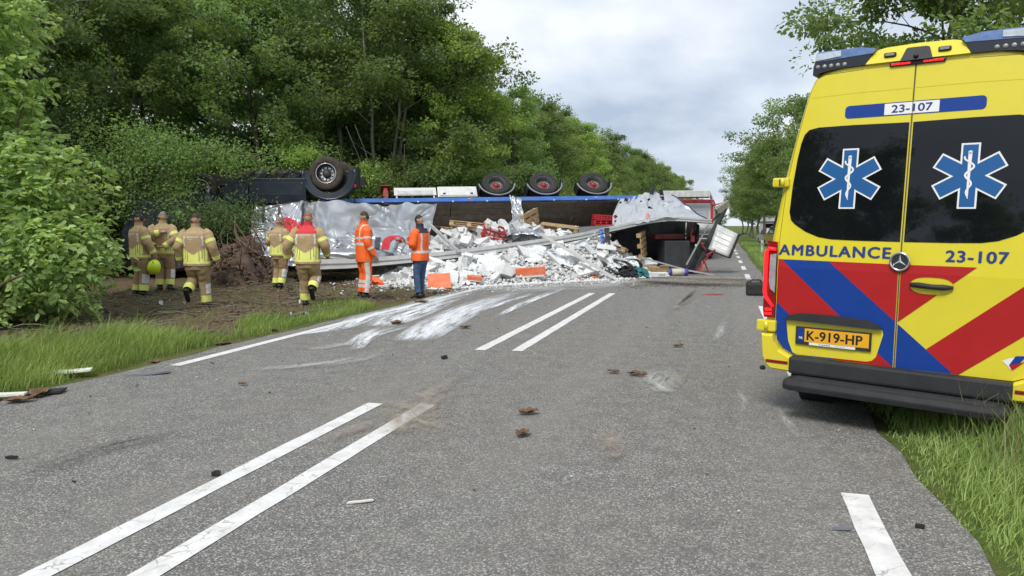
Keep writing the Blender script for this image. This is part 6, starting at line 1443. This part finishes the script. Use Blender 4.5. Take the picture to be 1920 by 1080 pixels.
    def limb(P, Rr, n, mf, seed, outv=None):
        L = []; Q = [np.array(p, float) for p in P]
        for i in range(len(Q) - 1):
            for k in range(n): L.append((Q[i] + (Q[i + 1] - Q[i]) * k / n, i + k / n))
        L.append((Q[-1], len(Q) - 1.)); b = len(mb.v); m = 18; up = None
        for i, (p, f) in enumerate(L):
            t = L[min(i + 1, len(L) - 1)][0] - L[max(i - 1, 0)][0]; t = Vector(t).normalized()
            if up is None: up = t.cross(Vector((0, 1, 0))) if abs(t.y) < .8 else t.cross(Vector((1, 0, 0)))
            up = (up - t * up.dot(t)).normalized(); w_ = t.cross(up); r = float(np.interp(f, range(len(Rr)), Rr))
            for k in range(m):
                a = 2 * math.pi * k / m; wn = 1 + .11 * noise.noise(Vector((math.cos(a) * 1.5 + seed, math.sin(a) * 1.5, f * 5.5))) + .06 * noise.noise(Vector((math.cos(a) * 3 + seed, math.sin(a) * 3, f * 14)))
                mb.v.append(tuple(Vector(p) + (up * math.cos(a) + w_ * math.sin(a)) * r * wn))
        for i in range(len(L) - 1):
            for k in range(m):
                a = 2 * math.pi * (k + .5) / m; q = Vector(mb.v[b + i * m + k]) - Vector(L[i][0])
                mi = mf((L[i][1] + L[i + 1][1]) / 2, q.normalized())
                mb.f.append((b + i * m + k, b + i * m + (k + 1) % m, b + (i + 1) * m + (k + 1) % m, b + (i + 1) * m + k)); mb.m.append(mi); mb.sm.append(True)
    if slf:
        for S_, sg in (('L', -1), ('R', 1)):
            e = np.array(J['elbow' + S_], float); w_ = np.array(J['wrist' + S_], float); s_ = sh[S_]
            end = w_ if not style.get('short') else e + (w_ - e) * .05
            limb([s_ + np.array([-sg * .05, 0, .035]), s_ + (e - s_) * .12, e, end], [.075 * bulk, .092 * bulk, .078 * bulk, .060 * bulk], 12, slf, 3.1 + sg + X)
    jk = mb.build('jacket', jm, o)
    if text:
        for (s_, cz, wd, ht) in ((text, 1.345, .20, .030), ('VEILIGHEID', 1.305, .09, .014)):
            tmx = text_mesh(s_, ht / .72, .01 * ht); xs = [v.co.x for v in tmx.vertices]; ys = [v.co.y for v in tmx.vertices]; kx = wd / (max(xs) - min(xs)); kz = ht / (max(ys) - min(ys)); sx0 = -.04 if ht < .02 else 0
            for v in tmx.vertices:
                x_ = (v.co.x - (max(xs) + min(xs)) / 2) * kx + sx0; z = cz + (v.co.y - (max(ys) + min(ys)) / 2) * kz; A_ = ell(TOR, z, 1) * bulk
                a = math.pi - math.asin(max(-.95, min(.95, math.copysign(abs(x_ / A_) ** (1 / .85), x_)))); p = tf(a / (2 * math.pi), (z - z0) / (z1 - z0), .006); v.co = p
            link('back_lettering', tmx, vwhite, jk)
    # trousers
    mb = MB()
    mb.grid(lambda u, v: (lambda z, a: (math.sin(a) * ell(PEL, z, 1) * bulk * .98, math.cos(a) * ell(PEL, z, 2) * bulk * .98, z))(.74 + .30 * v, u * 2 * math.pi), 30, 8)
    for S_, sg in (('L', -1), ('R', 1)):
        k = np.array(J['knee' + S_], float); a = np.array(J['ankle' + S_], float)
        lr = style.get('lr', (.108, .085, .078))
        limb([(sg * .088, 0, .92), (sg * .092, .0, .78), k, a + (k - a) * .09], [lr[0] * 1.02, lr[0] * 1.06, lr[1], lr[2]], 12, lambda f, q, sg=sg: legf(f, q, sg), 7.7 + sg + Y)
    mb.build('trousers', tm, o)
    for S_, sg in (('L', -1), ('R', 1)):
        a = Vector(J['ankle' + S_]); t = Vector(J['toe' + S_]); d = (t - a); d.normalize(); kn = Vector(J['knee' + S_]); shin = (kn - a).normalized(); fw = (d - shin * d.dot(shin)).normalized(); sd_ = fw.cross(shin)
        mb = MB(); rings = []
        for (f, wd, ht, ho) in ((-.085, .030, .045, -.05), (-.07, .042, .06, -.035), (0., .046, .075, -.025), (.07, .045, .055, -.045), (.13, .048, .042, -.056), (.18, .040, .032, -.062), (.205, .022, .02, -.068)):
            rings.append([a + fw * f + sd_ * (math.cos(q * math.pi / 5) * wd) + shin * (ho + max(-.045 - ho - .022, math.sin(q * math.pi / 5) * ht)) for q in range(10)])
        mb.add([p for r in rings for p in r], [(i * 10 + q, i * 10 + (q + 1) % 10, i * 10 + 10 + (q + 1) % 10, i * 10 + 10 + q) for i in range(6) for q in range(10)] + [tuple(range(10)), tuple(range(60, 70))], 0, True)
        mb.tube([a + shin * .0, a + shin * .13], [.052, .058], 12); mb.build('boot', boot_m, o, fixn=True)
    return o
# fire service turnout gear
def ff_tor(red):
    def f(x, z, cy):
        back = cy < .2
        if red and z > 1.375: return 3
        if back:
            top = 1.02 + .75 * min(.16, abs(x)) if abs(x) < .175 else 1.10
            if .855 < z < .90: return 1
            if .90 <= z < top and abs(x) < .19: return 0 if (abs(x) + .012) % .042 < .011 else 1
            if .12 < abs(x) < .15 and 1.18 < z < 1.37: return 2
        else:
            if .855 < z < .90 or 1.15 < z < 1.2: return 1
        return 0
    return f
def ff_slv(f, q): return 1 if (1.42 < f < 1.66 or 2.66 < f < 2.90) else 0
def ff_leg(f, q, sg):
    if 2.68 < f < 2.99: return 1 if (q.x * 9) % 2 < 1.75 else 0
    if 2.12 < f <= 2.62 and q.x * sg > .72: return 2
    return 0
FF = dict(jm=[tan_m, hivis, retro, shred], tm=[tan_d2, hivis, retro], tor=ff_tor(False), slv=ff_slv, leg=ff_leg, bulk=1.16, lr=(.124, .104, .094))
FFR = dict(FF, tor=ff_tor(True))
FG = 'firefighters beside the wreck'
person('dark-haired firefighter holding a yellow helmet and pointing, beside the hornbeam bush', -8.15, 16.2, rad(-32), 1.01, dict(elbowL=(-.2, .24, 1.3), wristL=(.0, .50, 1.38), handL=(.3, 1, .05), elbowR=(.30, .0, 1.16), wristR=(.33, .12, .93), ankleL=(-.14, -.02, .09)), FF, (hair_dk, 0), rad(-40), 0, FG, text='BRANDWEER')
person('grey-haired firefighter with hands clasped behind his back', -7.93, 16.85, rad(4), 1.0, dict(elbowL=(-.34, -.16, 1.17), wristL=(-.10, -.235, .99), handL=(1, -.2, -.1), elbowR=(.34, -.16, 1.17), wristR=(.10, -.24, 1.0), handR=(-1, -.2, -.1), kneeR=(.11, .06, .5), ankleL=(-.1, -.04, .09)), FF, (hair_gr, 0), rad(38), 0, FG, text='BRANDWEER')
person('dark-haired firefighter with glasses facing left, mostly hidden behind a colleague', -7.62, 17.9, rad(112), .97, dict(), FF, (hair_dk, 0), 0, rad(-6), FG, glasses=True)
person('brown-haired firefighter striding away with his left boot lifted', -5.90, 13.84, rad(2), 1.0, dict(kneeL=(-.11, .13, .57), ankleL=(-.125, -.20, .34), toeL=(-.13, -.15, .08), kneeR=(.10, .08, .50), ankleR=(.115, .10, .09), toeR=(.13, .30, .03), elbowL=(-.30, -.08, 1.17), wristL=(-.32, .02, .92), elbowR=(.31, -.05, 1.17), wristR=(.35, .05, .92)), FF, (hair_br, 0), rad(4), rad(5), FG, text='BRANDWEER')
person('short-haired grey firefighter with bent arm walking toward the silver cover', -5.41, 17.2, rad(-24), .93, dict(kneeL=(-.10, .06, .5), ankleR=(.11, -.10, .10), elbowL=(-.31, -.02, 1.15), wristL=(-.22, .20, 1.05), handL=(.7, .7, -.1)), FF, (hair_gr, 1), rad(-5), rad(-4), FG, text='BRANDWEER')
person('sandy-haired firefighter with red shoulder panel striding away', -3.83, 13.84, rad(0), 1.0, dict(kneeR=(.12, .13, .57), ankleR=(.125, -.20, .34), toeR=(.13, -.15, .08), kneeL=(-.08, .10, .50), ankleL=(-.09, .12, .09), toeL=(-.10, .32, .03), elbowL=(-.35, -.06, 1.16), wristL=(-.39, .04, .92), elbowR=(.34, -.02, 1.15), wristR=(.33, .16, .98), lean=(.03, .05)), FFR, (hair_bl, 0), rad(3), rad(4), FG, text='BRANDWEER')
# road workers
def or_tor(x, z, cy):
    if 1.10 < z < 1.155 or 1.22 < z < 1.27: return 1
    if z > 1.16 and .09 < abs(x) < .125: return 1
    return 0
def or_slv(f, q): return 1 if (1.5 < f < 1.66 or 2.3 < f < 2.46) else 0
def or_leg(f, q, sg): return 1 if (2.36 < f < 2.5 or 2.62 < f < 2.76 or (q.x * sg > .82 and f > 1)) else 0
OR = dict(jm=[org, retro], tm=[org, retro], tor=or_tor, slv=or_slv, leg=or_leg, bulk=1.06, lr=(.108, .092, .092), hem=.76)
person('road worker in full orange hi-vis overalls with silver bands', -3.02, 15.1, rad(-58), .99, dict(elbowL=(-.26, -.02, 1.16), wristL=(-.27, .12, .92), elbowR=(.25, -.02, 1.15), wristR=(.26, .12, .90)), OR, (hair_br, 0), rad(-10), 0)
def ve_tor(x, z, cy):
    if z > 1.40: return 2
    if z < .82: return 2
    if .98 < z < 1.03: return 1
    if z > 1.03 and .10 < abs(x) < .14: return 1
    return 0
VE = dict(jm=[org, retro, shirt], tm=[jean, retro], tor=ve_tor, slv=lambda f, q: 0, leg=lambda f, q, sg: 0, bulk=1.08, lr=(.098, .075, .066), hem=.80, short=True)
wk = person('worker in orange hi-vis vest, dark shirt and blue jeans holding a phone', -1.98, 15.95, rad(64), 1.0, dict(elbowL=(-.27, .02, 1.14), wristL=(-.12, .27, 1.20), handL=(.4, 1, .2), elbowR=(.27, .02, 1.14), wristR=(.10, .27, 1.18), handR=(-.3, 1, .2), ankleR=(.10, .05, .09), toeR=(.12, .25, .03)), VE, (hair_dk, 0), 0, rad(-14))
e = empty('phone', (-2.33, 15.98, 1.24), rad(78), 'small dark phone held in the hands of the vest-wearing worker', 'phone'); e.rotation_euler = (rad(-40), 0, rad(78)); MB().box((0, 0, 0), (.075, .012, .15), bev=.005).build('phone_body', boot_m, e); MB().box((0, -.007, .0), (.066, .002, .135)).build('phone_screen', glassb, e)
# helmet hanging from the pointing firefighter's hand
he = empty('fire_helmet', (-7.78, 16.05, .66), 0, 'bright yellow-green fire helmet hanging from the pointing firefighter\'s hand', 'helmet'); he.rotation_euler = (rad(100), rad(12), rad(10))
hm_ = M('helmet_yellow', (.62, .80, .02), .3, var=.05, coat=.4)
mb = MB(); mb.grid(lambda u, v: (lambda a, ph: (.135 * math.sin(ph) * math.cos(a), .165 * math.sin(ph) * math.sin(a) - .01, .15 * math.cos(ph) + (.0 if ph < 1.3 else -.05 * (ph - 1.3) * (1 if math.sin(a) > 0 else 1.8))))(u * 6.2832, .01 + 1.75 * v), 34, 16); mb.build('helmet_shell', hm_, he)
mb = MB(); mb.tube([(0, .165 * math.cos(k * .16 - 1.2), .152 * math.cos(k * .16 - 1.2 + 0.0) * 0 + .155 * math.sin(math.pi / 2 - abs(k * .16 - 1.2))) for k in range(16)], .012, 6); mb.build('helmet_crest', hm_, he)
mb = MB(); mb.grid(lambda u, v: (.125 * math.cos(u * 6.2832), .15 * math.sin(u * 6.2832) - .02, -.04 - .13 * v), 28, 3); mb.build('neck_curtain', shirt, he)
# ============================================================ BACKGROUND AND LOOSE EQUIPMENT
# fire engine standing on the road behind the wreck
fx, fy, _ = RC(-1.75, 35.0); fe = empty('fire_engine', (fx, fy, 0), rad(-16), 'red and silver fire engine seen from behind, standing past the wreck', 'fire engine')
fred = M('engine_red', (.52, .02, .018), .35, var=.06, coat=.3); fsil = M('shutter_silver', (.52, .54, .56), .4, .4, var=.08, vs=5); fwhite = M('engine_white', (.68, .69, .70), .4, var=.05)
MB().box((0, 3.4, 1.75), (2.46, 6.8, 1.9), bev=.05).build('body', fwhite, fe); MB().box((0, 3.4, 2.66), (2.5, 6.84, .16), bev=.03).build('roof_band', fred, fe); MB().box((0, 3.4, .68), (2.48, 6.7, .3), bev=.03).build('lower_body', fred, fe)
MB().box((.3, -.012, 1.78), (1.5, .04, 1.4), bev=.01).build('rear_shutter', fsil, fe)
for k in range(11): MB().box((.3, -.036, 1.16 + k * .125), (1.46, .012, .095)).build('shutter_slat', fsil, fe)
for sg in (-1, 1):
    MB().box((sg * 1.17, -.01, 1.7), (.12, .05, 1.8), bev=.01).build('corner_post', fred if sg > 0 else fwhite, fe); MB().box((sg * 1.1, -.04, .82), (.14, .04, .3), bev=.01).build('tail_lamp', redlens, fe); MB().box((sg * 1.2, -.02, 2.56), (.1, .06, .08), bev=.01).build('beacon', bluel, fe)
    for yy in (1.6, 5.6):
        we = empty('wheel', (sg * 1.05, yy, .5)); we.parent = fe; MB().lathe([(.28, -.14), (.46, -.14), (.5, -.08), (.5, .08), (.46, .14), (.28, .14)], 28, 'x', closed=True).build('tyre', tyre_m, we); MB().lathe([(.001, -.1), (.28, -.12), (.28, .12), (.001, .1)], 20, 'x').build('rim', hub_m, we)
MB().box((0, -.1, .5), (2.3, .25, .12), bev=.02).build('rear_step', black_m, fe)
MB().box((0, 7.6, 1.6), (2.4, 1.6, 2.2), bev=.1).build('cab', fred, fe); MB().box((0, 8.42, 1.95), (2.1, .02, .9)).build('windscreen', glassb, fe)
for xx in (-1.05, -.35, .35, 1.05): MB().box((xx, 2.9, 2.98), (.09, 6.6, .14), bev=.01).build('ladder_rail', alu_w, fe)
MB().box((0, -.42, 2.98), (2.16, .04, .30), bev=.01).build('ladder_end', alu_w, fe)
for k in range(16): MB().tube([(-1.05, -.3 + k * .42, 3.08), (1.05, -.3 + k * .42, 3.08)], .025, 6).build('ladder_rung', alu_w, fe)
MB().box((0, -.40, 2.82), (2.1, .10, .06), bev=.01).build('ladder_roller', black_m, fe)
for k in range(9): MB().box((-1.0 + k * .25, -.44, 2.99), (.02, .02, .26)).build('ladder_brace', alu, fe)
mb = MB(); mb.tube([(1.2, -.05, 2.45), (1.34, -.1, 2.5), (1.62, -.1, 2.58), (1.66, -.1, 2.3)], .035, 6); mb.build('mirror_arm', fred, fe)
# black case on the right lane edge
cs_ = empty('tool_case', (5.42, 16.4, 0), rad(-6), 'black plastic tool case with a carry handle standing on the right lane edge', 'case')
MB().box((0, 0, .15), (.40, .2, .29), bev=.045).build('case_shell', rubber, cs_); MB().box((0, 0, .2), (.405, .205, .012), bev=.004).build('case_seam', seamm, cs_)
MB().tube([(-.12, 0, .28), (-.11, 0, .335), (-.08, 0, .35), (.08, 0, .35), (.11, 0, .335), (.12, 0, .28)], .016, 8).build('handle', rubber, cs_)
for sg in (-1, 1): MB().box((sg * .13, -.105, .21), (.05, .02, .06), bev=.006).build('latch', seamm, cs_)
for sg in (-1, 1): MB().box((sg * .14, 0, .30), (.09, .12, .03), bev=.01).build('handle_base', rubber, cs_)
# white marker post on the verge
mx_, my_, _ = RC(2.0, 43.); e = empty('marker_post', (mx_, my_, -.1), rad(-16), 'small white roadside marker post on the right verge', 'marker post'); MB().box((0, 0, .42), (.13, .05, .84), bev=.015).build('post_body', M('post_white', (.75, .75, .72), .5, var=.08), e); MB().box((0, -.028, .62), (.06, .01, .16), bev=.003).build('post_reflector', gry, e)
# parked cars and a farm far down the right side
def car(x, y, rz, mat, lab, sc_=1., high=False):
    e = empty('parked_car', (x, y, -.15), rz, lab, 'car', 'cars parked beyond the right verge'); e.scale = (sc_,) * 3; h = .18 if high else 0
    prof = [(-2.1, .35), (-2.15, .75), (-2.05, .95 + h), (-1.75, 1.42 + h), (-1.2, 1.5 + h), (.2, 1.48 + h), (1.0, 1.0 + h * .6), (1.95, .85 + h * .5), (2.15, .6), (2.1, .35)]
    mb = MB(); ins = lambda z: .86 - max(0, z - .9) * .28; n = len(prof); V = [(-ins(z), y_, z) for y_, z in prof] + [(ins(z), y_, z) for y_, z in prof]
    mb.add(V, [tuple(range(n)), tuple(range(2 * n - 1, n - 1, -1))] + [(i, (i + 1) % n, (i + 1) % n + n, i + n) for i in range(n)]); mb.build('body', mat, e, fixn=True)
    MB().add([(-.62, -2.07, 1.0 + h), (.62, -2.07, 1.0 + h), (.56, -1.80, 1.38 + h), (-.56, -1.80, 1.38 + h)], [(0, 1, 2, 3)]).build('rear_window', glassb, e)
    for sg in (-1, 1):
        MB().add([(sg * .84, -1.6, 1.0 + h), (sg * .84, .5, 1.0 + h * .8), (sg * .72, .1, 1.4 + h), (sg * .72, -1.4, 1.42 + h)], [(0, 1, 2, 3)]).build('side_window', glassb, e); MB().box((sg * .68, -2.13, .8), (.25, .06, .16), bev=.01).build('tail_lamp', redlens, e)
        for yy in (-1.35, 1.35):
            we = empty('wheel', (sg * .78, yy, .32)); we.parent = e; MB().lathe([(.18, -.1), (.3, -.1), (.32, -.05), (.32, .05), (.3, .1), (.18, .1)], 20, 'x', closed=True).build('tyre', tyre_m, we); MB().lathe([(.001, -.08), (.19, -.1), (.19, .1), (.001, .08)], 16, 'x').build('rim', hub_m, we)
    MB().box((0, -2.16, .72), (.5, .02, .11)).build('number_plate', platem, e); MB().box((0, -2.12, .45), (1.6, .12, .18), bev=.03).build('bumper', black_m, e)
for s_, t_, m_, lab, hi in ((3.9, 68, M('car_white', (.75, .75, .75), .3, var=.03, coat=.3), 'white car parked on the far right verge', False), (4.2, 62, M('car_red', (.35, .02, .03), .3, var=.03, coat=.3), 'dark red car parked next to the white one', True), (3.9, 57, M('car_ochre', (.62, .47, .10), .35, var=.03, coat=.3), 'yellowish van-like car nearest the roadside tree trunk', True)):
    x, y, _ = RC(s_, t_); car(x, y, rad(-16 + 8), m_, lab, 1., hi)
x, y, _ = RC(15, 195); e = empty('farmhouse', (x, y, 0), rad(-30), 'distant farmhouse with a red tiled roof beyond the parked cars', 'house'); brickm = M('farm_brick', (.28, .15, .11), .9, var=.2)
MB().box((0, 0, 1.6), (11, 8, 3.2)).build('wall', brickm, e); MB().prism([(-5.8, 3.15), (5.8, 3.15), (0, 7.4)], -4.4, 4.4).build('roof', M('roof_tile', (.30, .10, .065), .85, var=.25, vs=1.), e, fixn=True)
for k in (-3, 0, 3): w_ = MB().box((k, -4.02, 1.9), (1.2, .06, 1.3)).build('window', vwhite, e); MB().box((k, -4.06, 1.9), (1.0, .04, 1.1)).build('pane', glassb, w_)
MB().box((0, 0, 7.4), (.7, .7, 1.2)).build('chimney', brickm, e)
x, y, _ = RC(14, 185); e = empty('barn', (x, y, 0), rad(-20), 'long pale grey barn roof beside the distant farmhouse', 'barn'); MB().box((0, 0, 1.3), (12, 9, 2.6)).build('wall', M('barn_wall', (.35, .36, .37), .8), e); MB().prism([(-6.3, 2.55), (6.3, 2.55), (5, 5.0), (-5, 5.0)], -4.9, 4.9).build('roof', M('barn_roof', (.42, .44, .46), .7, var=.1, vs=.5), e, fixn=True)
for k in range(3): MB().box((-4 + k * 4, -4.53, 1.4), (2.2, .06, 1.2)).build('window', glassb, e)
# far wooded skyline
random.seed(77)
for i in range(26):
    a = rad(18 + i * 1.55); d = random.uniform(330, 420); mk_tree('distant_tree', random.choice(TP_lane), (bark, leaf_b), 'faint tree of the wooded skyline far beyond the fields', 'tree', 'trees of the far skyline', math.sin(a) * d, math.cos(a) * d, -1.5, random.uniform(1.2, 1.7))
for i in range(10):
    x, y, _ = RC(-9 + random.uniform(-2, 12) * (i > 4), 200 + i * 16); mk_tree('distant_tree', random.choice(TP_edge), (bark, leaf_b), 'faint tree where the road vanishes between the woods', 'tree', 'trees at the far end of the road', x - 4, y, 0, .9)
# leafy branch of the neighbouring oak hanging before the front wheel
rng = np.random.default_rng(90); bo_ = empty('oak_branch', (-11.2, 22.4, 0), 0, 'bright leafy oak branches hanging in front of the cab and front wheel', 'branch'); mb = MB(); tips = []
for i in range(46):
    e_ = np.array([rng.uniform(-.9, 2.3) if i < 38 else rng.uniform(2.4, 4.8), rng.uniform(-2.2, -.9), rng.uniform(1.8, 4.3)]); e_[2] = rng.uniform(3.45, 3.9) if e_[0] > 2.3 else max(e_[2] - .25 * max(0, e_[0] - 1) * rng.uniform(.0, 1), 1.7)
    p = bez((rng.uniform(-.2, .2), .4, rng.uniform(2.6, 4.4)), e_, (0, 0, .4), 8); mb.tube(p, list(np.linspace(.03, .005, 8)), 5)
    tips += [p[-1], p[-2], p[-3], p[-1] + rng.normal(size=3) * .25, p[-2] + rng.normal(size=3) * .3]
mb.tube([(0, .4, -.2), (.05, .45, 2.2), (0, .4, 3.4), (-.1, .4, 4.0)], [.14, .11, .08, .04], 8); mb.build('trunk', bark, bo_)
tips = np.array(tips); n = 9500; ii = rng.integers(0, len(tips), n); P = tips[ii] + rng.normal(size=(n, 3)) * np.array([.26, .26, .2]); L_ = rng.uniform(.06, .12, n); tt_ = rng.uniform(0, 1, len(tips))
V, F, tn = leaves(P, rng.normal(size=(n, 3)) + np.array([0, -.3, -.2]), L_, L_ * .55, rng, np.clip(.5 * tt_[ii] + .5 * rng.uniform(0, 1, n), 0, 1)); link('crown', npmesh('crown', V, F, tn), leaf_a, bo_)
